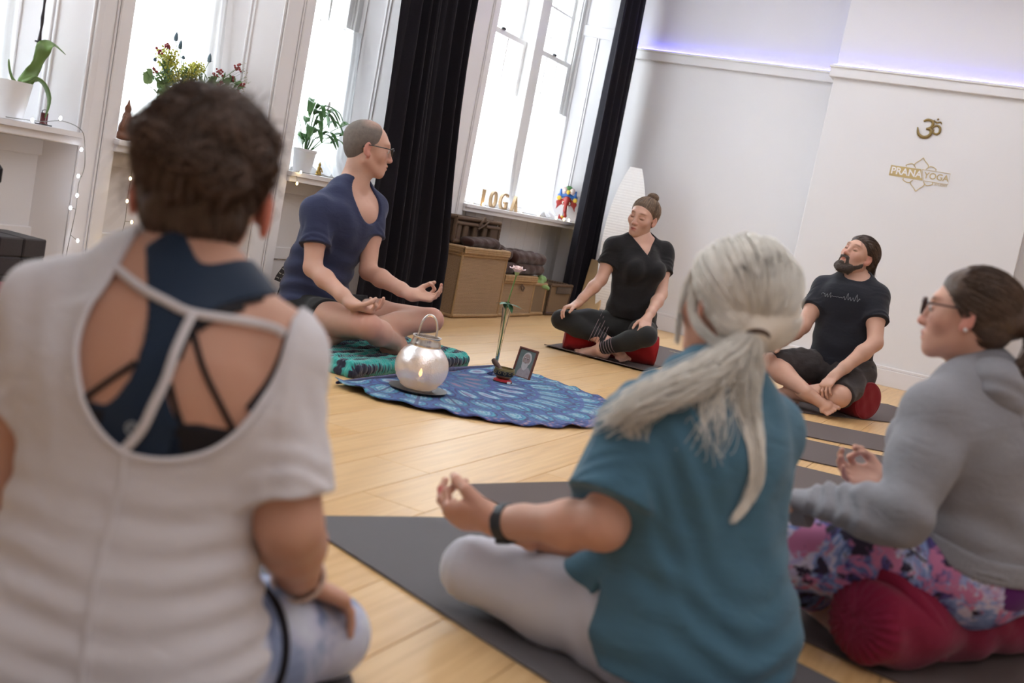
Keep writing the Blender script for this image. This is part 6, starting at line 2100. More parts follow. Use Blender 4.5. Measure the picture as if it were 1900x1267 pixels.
# =================================================================== bearded man
J = {'pel': (6.544, 0.941, 0.255), 'wst': (6.526, 0.965, 0.381), 'chs': (6.538, 0.979, 0.6), 'nek': (6.565, 0.966, 0.755), 'hed': (6.548, 0.995, 0.894), 'sR': (6.583, 1.144, 0.678), 'sL': (6.534, 0.847, 0.691), 'eR': (6.4, 1.184, 0.445), 'wR': (6.23, 1.275, 0.318), 'eL': (6.36, 0.771, 0.441), 'wL': (6.162, 0.914, 0.232), 'hR': (6.554, 1.02, 0.235), 'hL': (6.494, 0.869, 0.235), 'kR': (6.274, 1.296, 0.205), 'kL': (6.16, 0.865, 0.125), 'aR': (6.10, 1.03, 0.115), 'aL': (6.24, 1.16, 0.07)}
p3 = p = Person('man_beard', 'bearded man in black tee and grey shorts cross-legged on the dark red bolster', (6.54, .95, 0), (-.86, .42), J, 'm', 1.0, headfwd=(-.80, .44, .34), headup=(.10, -.20, 1), hs=1.05, skin=(.60, .36, .27))
p.T = p.torso_prims(chest=1.04)
def tint(V, T): return p.face_tint(V, T, brow=(.36, .26, .20), lip=(.86, .52, .50), flush=.16)
body = p.T + p.neck_prims() + p.arm_prims('R') + p.arm_prims('L') + p.leg_prims('R') + p.leg_prims('L')
hL = p.hand_prims(J['wL'], (-.62, .28, -.62), (-.40, .10, -1), -1, 'drape')
hR = p.hand_prims(J['wR'], (-.85, .45, -.25), (-.2, .0, -1), 1, 'rest')
fR = p.foot_prims(J['aR'], (-.25, -.93, -.22), (-.8, .1, .6), 1)
fL = p.foot_prims(J['aL'], (.05, .95, -.05), (-.5, 0, 1), -1)
p.mesh_skin([(body, .008), (p.head_prims() + p.neck_prims(), .003, dict(lo=p.H(0, 0, 0) - .15, hi=p.H(0, 0, 0) + .15)), (hR + p.arm_prims('R')[-1:], .0035), (hL + p.arm_prims('L')[-1:], .003), (fR + fL, .004)], tint)
M_b2 = fabric('washed_black_cotton', (.022, .023, .032), .15, 500, .3, fold=.2)
def neck(X, Y, Z, D):
    o = p.J['nek'] + p.n * .02 + p.tu * .018
    x = dotp(X, Y, Z, o, p.rs) / .078; y = dotp(X, Y, Z, o, p.tu) / .052; f = dotp(X, Y, Z, o, p.n) / .088
    return smax(D, -(np.sqrt(x * x + y * y + f * f) - 1) * .052, .006)
def hem(X, Y, Z, D): return smax(D, -(Z - .235), .008)
def wr(X, Y, Z):
    z = Z - .25; w = np.clip((.34 - z) / .3, 0, 1)
    return .0035 * w * np.sin(z * 62 + 2.5 * np.sin(Y * 15) + Y * 14) + .0025 * np.sin(Y * 45 + 3 * np.sin(Z * 12)) * np.sin(X * 30)
ex = [cap(J['wst'], np.array(J['pel']) + (0, 0, .02), .148, .155, .05, p.n, .80), cap(J['chs'], J['wst'], .165, .150, .05, p.n, .76)]
tee(p, .010, .0055, neck, hem, [('R', .17, 1.08, .008), ('L', .175, 1.10, .008)], ex, 't_shirt', M_b2, None, wr)
# handwriting-like line printed across the chest
TT = inflate(p.T, .0115) + ex
us = np.linspace(.135, -.095, 90); ch = p.J['chs'] + p.tu * .045
pt = []
rw = np.random.RandomState(3)
for k, u in enumerate(us):
    h = .010 * math.sin(k * .95) * (1 if (k < 26 or k > 52) else .15) + (.022 * max(0, math.sin(k * .33)) ** 6 if (k < 24 or k > 60) else 0)
    pt.append(ch + p.rs * u + p.tu * (h) + p.n * .25)
pt = onto(TT, pt, -p.n, .0012)
mb = MB(); mb.tube([tuple(q) for q in pt], .0013, 5); p.mb('chest_print', mb, plain('grey_print', (.22, .23, .25), .7), 'thin pale handwritten line printed across the chest')
M_gs = fabric('grey_twill', (.065, .055, .056), .15, 300, .3, fold=.35)
sh = inflate(p.leg_prims('R')[:2] + p.leg_prims('L')[:2], .016) + inflate(p.T[:2] + p.T[5:8], .014)
def shorts(X, Y, Z, D):
    for q, L in (('R', .39), ('L', .33)):
        Hp, K = p.J['h' + q], p.J['k' + q]; d = unit(K - Hp); D = np.maximum(D, dotp(X, Y, Z, Hp, d) - L)
    return np.maximum(D + .0035 * np.sin(X * 50 + 3 * np.sin(Y * 40)) * np.sin(Z * 60 + Y * 20), Z - .33)
p.part('shorts', sh, .007, M_gs, shorts)
M_dkh = hair_mat('dark_brown_hair', (.060, .036, .024), (.030, .018, .013))
hp = p.cap_prims(.012) + [ell(p.H(0, -.085, -.030), np.array((.058, .040, .060)), .03, p.Rh()), ell(p.H(0, -.095, -.080), np.array((.045, .026, .030)), .02, p.Rh())]
def hc(X, Y, Z, D):
    o = p.J['hed']; k = p.hs
    y = dotp(X, Y, Z, o, p.hf) / k; z = dotp(X, Y, Z, o, p.hu) / k; x = dotp(X, Y, Z, o, -p.hr) / k
    f = (y - (.014 + .68 * (z + .02) - 3 * x * x)); ear = .024 - np.sqrt((y - .002) ** 2 + (z + .006) ** 2)
    e = np.maximum(f, np.where(z < -.02, y + .028, -1))
    e = np.maximum(e, np.where(np.abs(x) > .045, ear, -1)) * k
    return smax(fade(D, e, .012), e, .006) + .0018 * np.sin(x * 260 + 5 * np.sin(z * 40)) * np.clip(-e / .03, 0, 1)
v1 = surf(hp, .0035, hc, lo=p.H(0, 0, 0) - .19, hi=p.H(0, 0, 0) + .19); p.raw('hair_cap', v1[0], v1[1], M_dkh)
# swept-back wavy strands with curled ends at the nape
r_ = np.random.RandomState(5); n, m = 1300, 16; L = []
while len(L) < n:
    d = r_.normal(size=(n * 3, 3)); d /= np.linalg.norm(d, axis=1, keepdims=True); q = p.scalp(d, .010); x, y, z = q.T
    L += list(d[(y < .006 + .68 * (z + .02) - 3 * x * x) & (z > -.01)])
Dd = np.array(L[:n]); T = np.linspace(0, 1, m)[None, :, None]
end = np.stack([Dd[:, 0] * .7 + r_.normal(size=n) * .08, np.full(n, -.9), np.full(n, -.55) + r_.normal(size=n) * .12], 1)[:, None]
A = Dd[:, None] * (1 - T) + end * T + np.array((0, 0, .2)) * (T * (1 - T)); A /= np.linalg.norm(A, axis=2, keepdims=True)
S = p.scalp(A, 0) + A * (.0135 * (.2 + .8 * np.clip(T * 3, 0, 1)) + .002 * np.sin(T * 11 + r_.rand(n, 1, 1) * 6) * T + r_.rand(n, 1, 1) * .004 * T)
w = np.clip((T - .72) / .28, 0, 1) ** 1.6; S = S + w * (np.array((0, -.022, -.075)) + r_.normal(size=(n, 1, 3)) * .010) + w * w * np.array((0, -.018, .02)) * (r_.rand(n, 1, 1) > .4)
V, F = strands(p.tow(S), .0011); p.raw('hair_strands', V, F, M_dkh, cols=strand_cols(n, m, 6, .6, 3.2))['kind'] = 'stuff'
M_bd = hair_mat('greying_beard', (.085, .065, .055), (.035, .025, .02), .7, 2)
Hh = p.H
bd_ = [cap(Hh(.058, .012, -.050), Hh(.034, .050, -.092), .014, .021, .02), cap(Hh(-.058, .012, -.050), Hh(-.034, .050, -.092), .014, .021, .02), cap(Hh(-.030, .062, -.098), Hh(.030, .062, -.098), .026, .026, .02),
      ell(Hh(0, .078, -.108), (.026, .022, .028), .02, p.Rh()), cap(Hh(-.025, .076, -.074), Hh(-.020, .088, -.050), .012, .0085, .01), cap(Hh(.025, .076, -.074), Hh(.020, .088, -.050), .012, .0085, .01),
      cap(Hh(-.020, .088, -.049), Hh(0, .094, -.047), .0085, .0085, .008), cap(Hh(.020, .088, -.049), Hh(0, .094, -.047), .0085, .0085, .008), ell(Hh(0, .090, -.083), (.018, .011, .011), .01, p.Rh()), cap(Hh(.062, .008, -.03), Hh(.058, .012, -.05), .007, .012, .01), cap(Hh(-.062, .008, -.03), Hh(-.058, .012, -.05), .007, .012, .01)]
def bc(X, Y, Z, D): return D + .0016 * np.sin(X * 420 + 2 * np.sin(Z * 90)) * np.sin(Y * 390) + .0008 * np.sin(Z * 700)
p.part('beard', bd_, .003, M_bd, bc)
nb = 700; rb_ = np.random.RandomState(8)
cs = np.array([(a_, b_, c_) for a_, b_, c_ in zip(rb_.uniform(-.045, .045, nb), rb_.uniform(.03, .09, nb), rb_.uniform(-.115, -.085, nb))])
T = np.linspace(0, 1, 5)[None, :, None]
dr = np.stack([cs[:, 0] * 4, np.full(nb, .35), np.full(nb, -1.0)], 1); dr /= np.linalg.norm(dr, axis=1, keepdims=True)
st_w = onto(bd_, p.tow(cs), p.hf, 0.0, 12)
st_h = np.stack(p.tohead(st_w), 1); okb = (np.abs(st_h[:, 1]) < .12) & (np.abs(pts_sd(bd_, st_w)) < .003); st_h = st_h[okb]; dr = dr[okb]
S = st_h[:, None] + dr[:, None] * (T * .016); V, F = strands(p.tow(S), .0008); p.raw('beard_strands', V, F, M_bd, cols=strand_cols(len(st_h), 5, 2, .8, 3.0))['kind'] = 'stuff'

# =================================================================== blonde woman in the blue top
J = {'pel': (1.991, 0.454, 0.100), 'wst': (1.981, 0.476, 0.248), 'chs': (1.956, 0.489, 0.415), 'nek': (1.972, 0.493, 0.551), 'hed': (2.006, 0.505, 0.695), 'sR': (2.085, 0.415, 0.476), 'sL': (1.874, 0.586, 0.460), 'eL': (1.790, 0.590, 0.285), 'wL': (1.835, 0.812, 0.217), 'eR': (2.225, 0.500, 0.275), 'wR': (2.30, 0.70, 0.24), 'hL': (1.930, 0.520, 0.072), 'hR': (2.063, 0.401, 0.095), 'kL': (1.885, 0.865, 0.095), 'kR': (2.406, 0.532, 0.12), 'aR': (1.955, 0.660, 0.155), 'aL': (2.190, 0.720, 0.06)}
p = Person('woman_blonde', 'woman with long platinum blonde ponytail in a teal blue top and white leggings', (1.99, .46, 0), (.55, .83), J, 'f', 1.12, headfwd=(.55, .835, -.02), hs=1.03, skin=(.62, .345, .25))
p.T = p.torso_prims(bust=.9, waist=1.05, chest=.95)
def tint(V, T):
    T = p.face_tint(V, T)
    nl = np.exp(-(np.linalg.norm(V - np.array((1.846, .950, .236)), axis=1) / .011) ** 4)
    return T * (1 - nl[:, None] * np.array((.0, .55, .45)))
body = p.T + p.neck_prims() + p.arm_prims('L', 1.06) + p.arm_prims('R', 1.1)
hL = p.hand_prims(J['wL'], (-.04, .99, -.16), (.62, .12, .70), -1, 'mudra', 1.16)
hR = p.hand_prims(J['wR'], (-.3, .9, .0), (.2, .1, 1), 1, 'mudra')
fR = p.foot_prims(J['aR'], (-.22, .95, .06), (.55, .2, -.8), 1, 1.05)
p.mesh_skin([(body, .006), (p.head_prims() + p.neck_prims(), .0035, dict(lo=p.H(0, 0, 0) - .15, hi=p.H(0, 0, 0) + .15)), (hL + p.arm_prims('L', 1.06)[-2:], .0024), (hR, .005), (fR, .004)], tint)
M_teal = fabric('teal_blue_jersey', (.080, .185, .265), .10, 700, .25, fold=.35)
ex = [cap(J['chs'], J['wst'], .138, .150, .06, p.n, .88), cap(J['wst'], np.array(J['pel']) + (-.01, 0, .02), .150, .168, .06, p.n, .90), cap(np.array(J['pel']) + (-.01, 0, .05), np.array(J['pel']) + (-.03, -.01, -.06), .168, .178, .05, p.n, .88),
      cap(J['sL'], (1.855, .630, .32), .055, .035, .05), cap(J['chs'], (1.86, .60, .33), .09, .06, .06),
      cap((1.93, .585, .17), (1.905, .665, .135), .060, .034, .04), cap((1.90, .60, .20), (1.895, .655, .15), .045, .03, .03)]
def neck(X, Y, Z, D):
    o = p.J['nek'] + p.tu * .020 + p.n * .01
    x = dotp(X, Y, Z, o, p.rs) / .078; y = dotp(X, Y, Z, o, p.tu) / .046; f = dotp(X, Y, Z, o, p.n) / .080
    return smax(D, -(np.sqrt(x * x + y * y + f * f) - 1) * .045, .006)
def hem(X, Y, Z, D):
    side = dotp(X, Y, Z, p.J['pel'], p.f)
    back = dotp(X, Y, Z, p.J['pel'], -p.rs)
    h = .035 + .55 * np.clip(side + .035, 0, .14) + .10 * np.exp(-((side - .03) / .018) ** 2) * (back > .08)
    return smax(D, -(Z - h), .006)
def wr(X, Y, Z):
    w = np.clip((.36 - Z) / .26, 0, 1); s_ = dotp(X, Y, Z, p.J['chs'], p.rs)
    a = .0058 * w * (.35 + .65 * np.sin(s_ * 9 + Z * 11) ** 2) * np.sin(Z * 88 + 2.4 * np.sin(s_ * 20 + 1) + s_ * 14)
    b = .0050 * (1 - w) * np.exp(-((s_ + .10) / .06) ** 2) * np.sin(s_ * 120 + Z * 55)
    c_ = .003 * (1 - w) * np.sin(s_ * 55 + 2 * np.sin(Z * 22))
    return a + b + c_
tee(p, .016, .0058, neck, hem, [('L', .150, 1.22, .014), ('R', .16, 1.12, .01)], ex, 'jersey_top', M_teal, None, wr, arm_frac=.2)
M_wl = fabric('white_legging', (.60, .60, .66), .05, 500, .2, fold=.12, rough=.75)
lg = inflate(p.leg_prims('L', .88) + p.leg_prims('R') + p.T[:2] + p.T[5:8], .007)
def lcut(X, Y, Z, D):
    w = dotp(X, Y, Z, J['kL'], unit(np.array(J['hL']) - J['kL']))
    return np.maximum(D + .0016 * np.sin(w * 90 + Z * 60) * np.exp(-((w - .30) / .07) ** 2) * 2 + .001 * np.sin(w * 300) * np.exp(-((w + .02) / .04) ** 2), Z - .26)
p.part('leggings', lg, .006, M_wl, lcut)
# fitness watch
w0 = np.array(J['wL']); wd = unit(w0 - np.array(J['eL'])); wc = w0 - wd * .020
a = unit(np.cross(wd, (0, 0, 1))); b = np.cross(a, wd)
M_wt = plain('watch_rubber', (.022, .028, .034), .5)
V, F = surf([cap(wc - wd * .008, wc + wd * .008, .0350, .0350, .004)], .002, lambda X, Y, Z, D: np.maximum(np.maximum(D, np.abs(dotp(X, Y, Z, wc, wd)) - .012), -(D + .006)))
p.raw('watch_strap', V, F, M_wt)
M4 = Matrix(((a[0], wd[0], b[0], wc[0] + b[0] * -.0350), (a[1], wd[1], b[1], wc[1] + b[1] * -.0350), (a[2], wd[2], b[2], wc[2] + b[2] * -.0350), (0, 0, 0, 1)))
mb = MB(); mb.bbox(-.016, -.017, -.005, .016, .017, .005, .003, M4); p.mb('watch_case', mb, M_wt, smooth=False)
mb = MB(); mb.bbox(.008, -.006, .060, .016, .006, .066, .002, M4); p.mb('watch_buckle', mb, plain('steel', (.5, .5, .5), .3, .9), smooth=False)
mb = MB(); mb.ball(tuple(p.H(.083, -.006, -.036)), .0045, 8); p.mb('pearl_earring', mb, M_pot)
# platinum hair
M_pl = hair_mat('platinum_hair', (.95, .92, .86), (.88, .83, .75), .5, .6)
tie = tuple(float(q) for q in p.tohead(np.array((1.930, .432, .668))))
hp = p.cap_prims(.006) + [ell(p.H(-.010, -.050, .000), np.array((.088, .070, .070)), .03, p.Rh()), cap(p.H(.0, -.09, -.005), p.H(*tie), .030, .016, .03)]
def hc(X, Y, Z, D):
    o = p.J['hed']; k = p.hs
    y = dotp(X, Y, Z, o, p.hf) / k; z = dotp(X, Y, Z, o, p.hu) / k; x = dotp(X, Y, Z, o, -p.hr) / k
    e = np.maximum(y - (.006 + .62 * (z + .02)), (-.048 + .35 * (y - .012)) - z)
    e = np.maximum(e, .027 - np.sqrt((y + .002) ** 2 + (z + .028) ** 2)) * k
    return smax(fade(D, e, .010), e, .008)
v1 = surf(hp, .0045, hc, lo=p.H(0, 0, 0) - .19, hi=p.H(0, 0, 0) + .19); p.raw('hair_cap', v1[0], v1[1], M_pl)
n, m = 2600, 16
S = p.swept(n, tie, m, .0105, 2, .006, -.045, .62, .35, .004, arch=.007)
V, F = strands(p.tow(S), .0014); p.raw('hair_strands', V, F, M_pl, cols=strand_cols(n, m, 1, .86, 1.05))['kind'] = 'stuff'
S, k_ = lower_strands(p, 900, (-.010, -.050, .0), (.088, .070, .070), tie, 10, 4); V, F = strands(p.tow(S), .0014); p.raw('nape_strands', V, F, M_pl, cols=strand_cols(k_, 10, 4, .86, 1.05))['kind'] = 'stuff'
def tail(p, name, path, n, m, r0, rad, mat, seed, lo=.86, hi=1.05, wave=.006, fan=1.6, rest=None, push=None, endj=.05):
    rs = np.random.RandomState(seed)
    path = np.array(sm([tuple(q) for q in path], 5)); L = len(path)
    T = np.linspace(0, 1, m)
    Pc = np.stack([np.interp(T * (L - 1), np.arange(L), path[:, i]) for i in range(3)], 1)
    off = rs.normal(size=(n, 1, 3)); off /= np.linalg.norm(off, axis=2, keepdims=True); off = off * rs.rand(n, 1, 1) ** .6
    R = np.interp(T, np.linspace(0, 1, len(rad)), rad)[None, :, None]
    stop = 1 - rs.rand(n, 1) * endj
    Tn = T[None, :] * stop
    base = np.stack([np.interp(Tn * (L - 1), np.arange(L), path[:, i]) for i in range(3)], -1)
    P = base + off * R * (1 + 0 * fan) + wave * np.sin(T[None, :, None] * (6 + 4 * rs.rand(n, 1, 3)) + rs.rand(n, 1, 3) * 6.28) * np.clip(T * 3, 0, 1)[None, :, None]
    if rest is not None:
        flat = P.reshape(-1, 3)
        g = pts_sd(rest, flat); bad = g < .003
        for _ in range(14):
            flat[bad] = flat[bad] - push * np.clip(.004 - g[bad], 0, .03)[:, None]
            g = pts_sd(rest, flat); bad = g < .003
        P = flat.reshape(P.shape)
    V, F = strands(P, r0); o = p.raw(name, V, F, mat, cols=strand_cols(n, m, seed, lo, hi)); o['kind'] = 'stuff'; return o
rest = inflate(p.T, .018) + ex
pth = [(1.930, 0.432, 0.668), (1.915, 0.433, 0.623), (1.905, 0.426, 0.566), (1.895, 0.409, 0.512), (1.890, 0.386, 0.459), (1.885, 0.373, 0.413), (1.880, 0.383, 0.377), (1.868, 0.404, 0.343)]
pony = pth
tail(p, 'ponytail', pth, 520, 26, .0011, [.012, .020, .030, .026, .020, .015, .009, .003], M_pl, 3, rest=rest, push=p.f, endj=.45)
swp = [(1.926, .436, .668), (1.898, .457, .622), (1.855, .485, .582), (1.800, .524, .548), (1.772, .566, .512), (1.795, .611, .470), (1.835, .655, .440)]
tail(p, 'hair_over_shoulder', swp, 560, 26, .0011, [.012, .022, .030, .034, .034, .034, .030], M_pl, 4, rest=rest, push=p.f, wave=.008, endj=.5)
swp = [(1.926, .436, .664), (1.905, .452, .605), (1.868, .470, .560), (1.850, .480, .500), (1.845, .475, .455)]
tail(p, 'loose_locks', swp, 90, 20, .0010, [.010, .022, .034, .040, .044], M_pl, 5, rest=rest, push=p.f, wave=.012, endj=.5)
tail(p, 'side_locks', [tuple(p.H(.060, .035, .06)), tuple(p.H(.078, .020, .01)), tuple(p.H(.084, -.010, -.035)), tuple(p.H(.070, -.060, -.060)), tuple(p.H(.030, -.105, -.045))], 140, 18, .0011, [.010, .008, .007, .008, .008], M_pl, 6, wave=.003)
tail(p, 'face_locks', [tuple(p.H(.058, .055, .05)), tuple(p.H(.066, .058, .01)), tuple(p.H(.064, .06, -.04)), tuple(p.H(.058, .06, -.085))], 36, 14, .0010, [.010, .008, .006, .004], M_pl, 7, wave=.003)
P0 = np.array(pth[0]) + (np.array(pth[1]) - np.array(pth[0])) * .22; ax = unit(np.array(pth[1]) - np.array(pth[0]) - p.hf * .02); a = unit(np.cross(ax, (1, 0, 0))); b = np.cross(ax, a)
mb = MB(); mb.tube([tuple(P0 + a * .021 * math.cos(t) + b * .021 * math.sin(t)) for t in np.linspace(0, 2 * PI, 21)[:-1]], .0050, 8, closed=True)
p.mb('hair_tie', mb, plain('brown_elastic', (.10, .06, .04), .7))

# =================================================================== woman in the grey hoodie
J = {'pel': (2.60, 0.003, 0.255), 'wst': (2.593, 0.02, 0.345), 'chs': (2.554, 0.054, 0.484), 'nek': (2.558, 0.080, 0.628), 'hed': (2.530, 0.135, 0.754), 'sL': (2.420, 0.142, 0.545), 'sR': (2.720, 0.003, 0.553), 'eL': (2.288, 0.153, 0.345), 'wL': (2.325, 0.355, 0.298), 'eR': (2.80, 0.061, 0.324), 'wR': (2.745, 0.235, 0.320), 'hL': (2.529, 0.03, 0.235), 'hR': (2.69, -0.020, 0.235), 'kL': (2.410, 0.410, 0.177), 'kR': (2.90, 0.33, 0.17), 'aL': (2.60, 0.30, 0.055), 'aR': (2.64, 0.38, 0.07)}
p = Person('woman_grey', 'woman in grey hoodie, glasses and floral leggings sitting on the crimson bolster', (2.60, .03, 0), (.34, .94), J, 'f', 1.0, headfwd=(-.02, 1, -.03), hs=.87, skin=(.66, .39, .30))
p.T = p.torso_prims(bust=.9)
def tint(V, T): return p.face_tint(V, T, flush=.2)
hR = p.hand_prims(J['wR'], (-.10, .98, .05), (-.55, .0, .8), 1, 'mudra', 1.05)
hL = p.hand_prims(J['wL'], (-.15, .95, -.05), (-.2, .1, 1), -1, 'mudra')
fA = p.foot_prims(J['aL'], (-.62, -.60, -.12), (-.3, -.3, 1), -1); 
fB = p.foot_prims(J['aR'], (-.35, .90, -.1), (-.5, -.1, 1), 1)
p.mesh_skin([(p.T[:5] + p.neck_prims(), .009), (p.head_prims() + p.neck_prims(), .003, dict(lo=p.H(0, 0, 0) - .15, hi=p.H(0, 0, 0) + .15)), (hR, .0028), (hL, .004), (fA + fB + p.leg_prims('L')[-2:-1], .006)], tint)
M_hood = fabric('heather_grey_fleece', (.31, .308, .335), .1, 260, .3, fold=.3, heather=(.215, .212, .235))
def arm(q, off, ww=1.0): return inflate(p.arm_prims(q, ww), off)
ex = [cap(J['chs'], J['wst'], .150, .160, .06, p.n, .86), cap(J['wst'], np.array(J['pel']) + (0, 0, .02), .160, .160, .06, p.n, .88)]
T = inflate(p.T, .018) + ex + arm('L', .017, 1.1) + arm('R', .017, 1.1)
def HEM(X, Y, Z): return .262 + .22 * np.clip(dotp(X, Y, Z, np.array(J['pel']), np.array((.34, .94, 0.0))) + .02, -.06, .16)
def hoodcut(X, Y, Z, D):
    s_ = dotp(X, Y, Z, p.J['chs'], p.rs); w = np.clip((.44 - Z) / .2, 0, 1)
    D = D + .0045 * w * np.sin(Z * 85 + 2.5 * np.sin(s_ * 16) + s_ * 12) + .0028 * np.sin(s_ * 50 + 3 * np.sin(Z * 18))
    for q in ('L', 'R'):
        E, Wr = p.J['e' + q], p.J['w' + q]; d = unit(Wr - E); L = np.linalg.norm(Wr - E)
        t = dotp(X, Y, Z, E, d)
        r = np.sqrt((X - E[0] - t * d[0]) ** 2 + (Y - E[1] - t * d[1]) ** 2 + (Z - E[2] - t * d[2]) ** 2)
        m = (r < .075) & (t > .02) & (t < L + .08)
        D = np.where(m, D + .0045 * np.sin(t * 165 + 1.5 * np.sin(Z * 80)) * np.clip((t - .02) * 12, 0, 1) * (t < L - .03), D)
        D = np.where(m, np.maximum(D, t - (L + .008)), D)
    h = HEM(X, Y, Z)
    o = p.J['nek'] + p.tu * .02 + p.n * .01
    x = dotp(X, Y, Z, o, p.rs) / .070; y = dotp(X, Y, Z, o, p.tu) / .06; f = dotp(X, Y, Z, o, p.n) / .075
    D = smax(D, -(np.sqrt(x * x + y * y + f * f) - 1) * .05, .006)
    return smax(D, -(Z - h), .008)
hd = surf(T, .0058, hoodcut)
N = np.array(J['nek'])
hood = [cap(N + p.rs * .085 + p.n * .035 - p.tu * .005, N + p.rs * .062 - p.n * .055 + p.tu * .012, .020, .032, .03), cap(N - p.rs * .085 + p.n * .035 - p.tu * .005, N - p.rs * .062 - p.n * .055 + p.tu * .012, .020, .032, .03),
        cap(N + p.rs * .062 - p.n * .055 + p.tu * .012, N - p.rs * .062 - p.n * .055 + p.tu * .012, .030, .030, .03), cap(N + p.rs * .07 - p.n * .075 - p.tu * .02, N - p.n * .095 - p.tu * .105, .036, .030, .05), cap(N - p.rs * .07 - p.n * .075 - p.tu * .02, N - p.n * .095 - p.tu * .105, .036, .030, .05), cap(N - p.n * .08 - p.tu * .03, N - p.n * .09 - p.tu * .08, .045, .04, .05)]
h2 = surf(hood, .0055, lambda X, Y, Z, D: D + .003 * np.sin(X * 70 + 3 * np.sin(Z * 60)))
V, F = join([hd, h2]); p.raw('hoodie', V, F, M_hood)
for q in ('L', 'R'):
    E, Wr = p.J['e' + q], p.J['w' + q]; d = unit(Wr - E); c0 = Wr - d * .025
    V, F = surf([cap(c0, Wr + d * .03, .040, .038, .01)], .003, lambda X, Y, Z, D: np.maximum(np.maximum(D, dotp(X, Y, Z, Wr + d * .012, d)), -dotp(X, Y, Z, c0, d)) + .0008 * np.sin(np.arctan2(dotp(X, Y, Z, c0, np.array((0, 0, 1.0))), dotp(X, Y, Z, c0, unit(np.cross(d, (0, 0, 1))))) * 26))
    p.raw('ribbed_cuff', V, F, M_hood)
hb = inflate(p.T, .021) + inflate(ex, .004)
def hbc(X, Y, Z, D):
    h = HEM(X, Y, Z)
    an = np.arctan2(dotp(X, Y, Z, p.J['pel'], p.rs), dotp(X, Y, Z, p.J['pel'], p.f))
    return np.maximum(np.maximum(D, (Z - h - .035)), -(Z - h + .012)) + .0007 * np.sin(an * 120)
V, F = surf(hb, .005, hbc); p.raw('ribbed_hem', V, F, M_hood)
def floral():
    t = NT('floral_print'); v = t.coord()
    n1 = t.noise(v, 11, 4, .65, .6); n2 = t.noise(t.coord(loc=(5, 2, 1)), 12, 4, .7, .5); n3 = t.noise(t.coord(loc=(1, 7, 3)), 13, 4, .6)
    c = t.ramp(n1, [(.36, (.02, .018, .035)), (.42, (.10, .07, .28)), (.48, (.18, .28, .58)), (.53, (.34, .42, .74)), (.57, (.72, .68, .82)), (.66, (.50, .44, .72)), (.74, (.20, .30, .64))])
    c = t.mix(t.ramp(n2, [(.53, (0, 0, 0)), (.58, (1, 1, 1))]), c, (.60, .20, .38))
    c = t.mix(t.ramp(n3, [(.56, (0, 0, 0)), (.60, (1, 1, 1))]), c, (.03, .02, .05))
    t.set(col=c, rough=.75); return t.m
M_flo = floral()
lg = inflate(p.leg_prims('L', 1.18) + p.leg_prims('R', 1.05) + p.T[:2] + p.T[5:8], .012)
def lcut(X, Y, Z, D):
    for q in ('R', 'L'):
        A, K = p.J['a' + q], p.J['k' + q]; d = unit(A - K); m = (X - A[0]) ** 2 + (Y - A[1]) ** 2 + (Z - A[2]) ** 2 < .08 ** 2
        D = np.where(m, np.maximum(D, dotp(X, Y, Z, A - d * .03, d)), D)
    return np.maximum(D, Z - .34)
p.part('leggings', lg, .0065, M_flo, lcut)
M_pur = fabric('purple_waistband', (.12, .015, .16), .1, 300, .2)
V, F = surf(inflate(p.T[:2] + p.T[5:8], .0165), .006, lambda X, Y, Z, D: np.maximum(np.maximum(D, Z - .30 - .22 * np.clip(dotp(X, Y, Z, p.J['pel'], p.f), -.1, .2)), -(Z - .205 - .24 * np.clip(dotp(X, Y, Z, p.J['pel'], p.f), -.1, .2)))); p.raw('waistband', V, F, M_pur)
glasses(p, plain('tortoise_frame', (.045, .018, .018), .3), w=.034, y=.104, z=.012, rx=.0255, rz=.0205, square=2.4, r=.0024)
open_eyes(p)
mb = MB(); mb.ball(tuple(p.H(.082, -.004, -.030)), .0042, 8); p.mb('earring', mb, M_pot)
mb = MB(); mb.tube([(2.300, .215, .330), (2.285, .170, .315), (2.300, .125, .285), (2.295, .09, .27)], .0022, 6); p.mb('drawstring', mb, M_black)
mb = MB(); mb.tube([(2.31, .22, .325), (2.30, .18, .30), (2.305, .15, .275)], .0022, 6); p.mb('drawstring', mb, M_black)
M_bru = hair_mat('brunette_hair', (.115, .072, .050), (.065, .040, .030), .42, .6)
tie = (-.020, -.118, -.012)
hp = p.cap_prims(.010) + [cap(p.H(0, -.09, .01), p.H(*tie), .035, .016, .03)]
v1 = surf(hp, .004, p.hair_cut(.020, -.034, .64, .5, th=.010), lo=p.H(0, 0, 0) - .19, hi=p.H(0, 0, 0) + .19); p.raw('hair_cap', v1[0], v1[1], M_bru)
n, m = 2200, 14
V, F = strands(p.tow(p.swept(n, tie, m, .0115, 5, .020, -.034, .64, .5, .002, arch=.002)), .0010); p.raw('hair_strands', V, F, M_bru, cols=strand_cols(n, m, 1, .7, 1.7))['kind'] = 'stuff'
S, k_ = lower_strands(p, 600, (0, -.045, -.005), (.072, .065, .070), tie, 10, 4); V, F = strands(p.tow(S), .0011); p.raw('nape_strands', V, F, M_bru, cols=strand_cols(k_, 10, 4, .7, 1.7))['kind'] = 'stuff'
pth = [tuple(p.H(*tie)), tuple(p.H(-.03, -.150, -.012)), tuple(p.H(-.01, -.165, -.05)), tuple(p.H(.020, -.150, -.095)), tuple(p.H(.055, -.120, -.125)), tuple(p.H(.085, -.09, -.140))]
tail(p, 'ponytail', pth, 480, 20, .0011, [.010, .018, .026, .026, .020, .008], M_bru, 3, .7, 1.6, wave=.005, endj=.3)
P0 = np.array(p.H(-.022, -.125, -.010)); a, b = -p.hr, p.hu
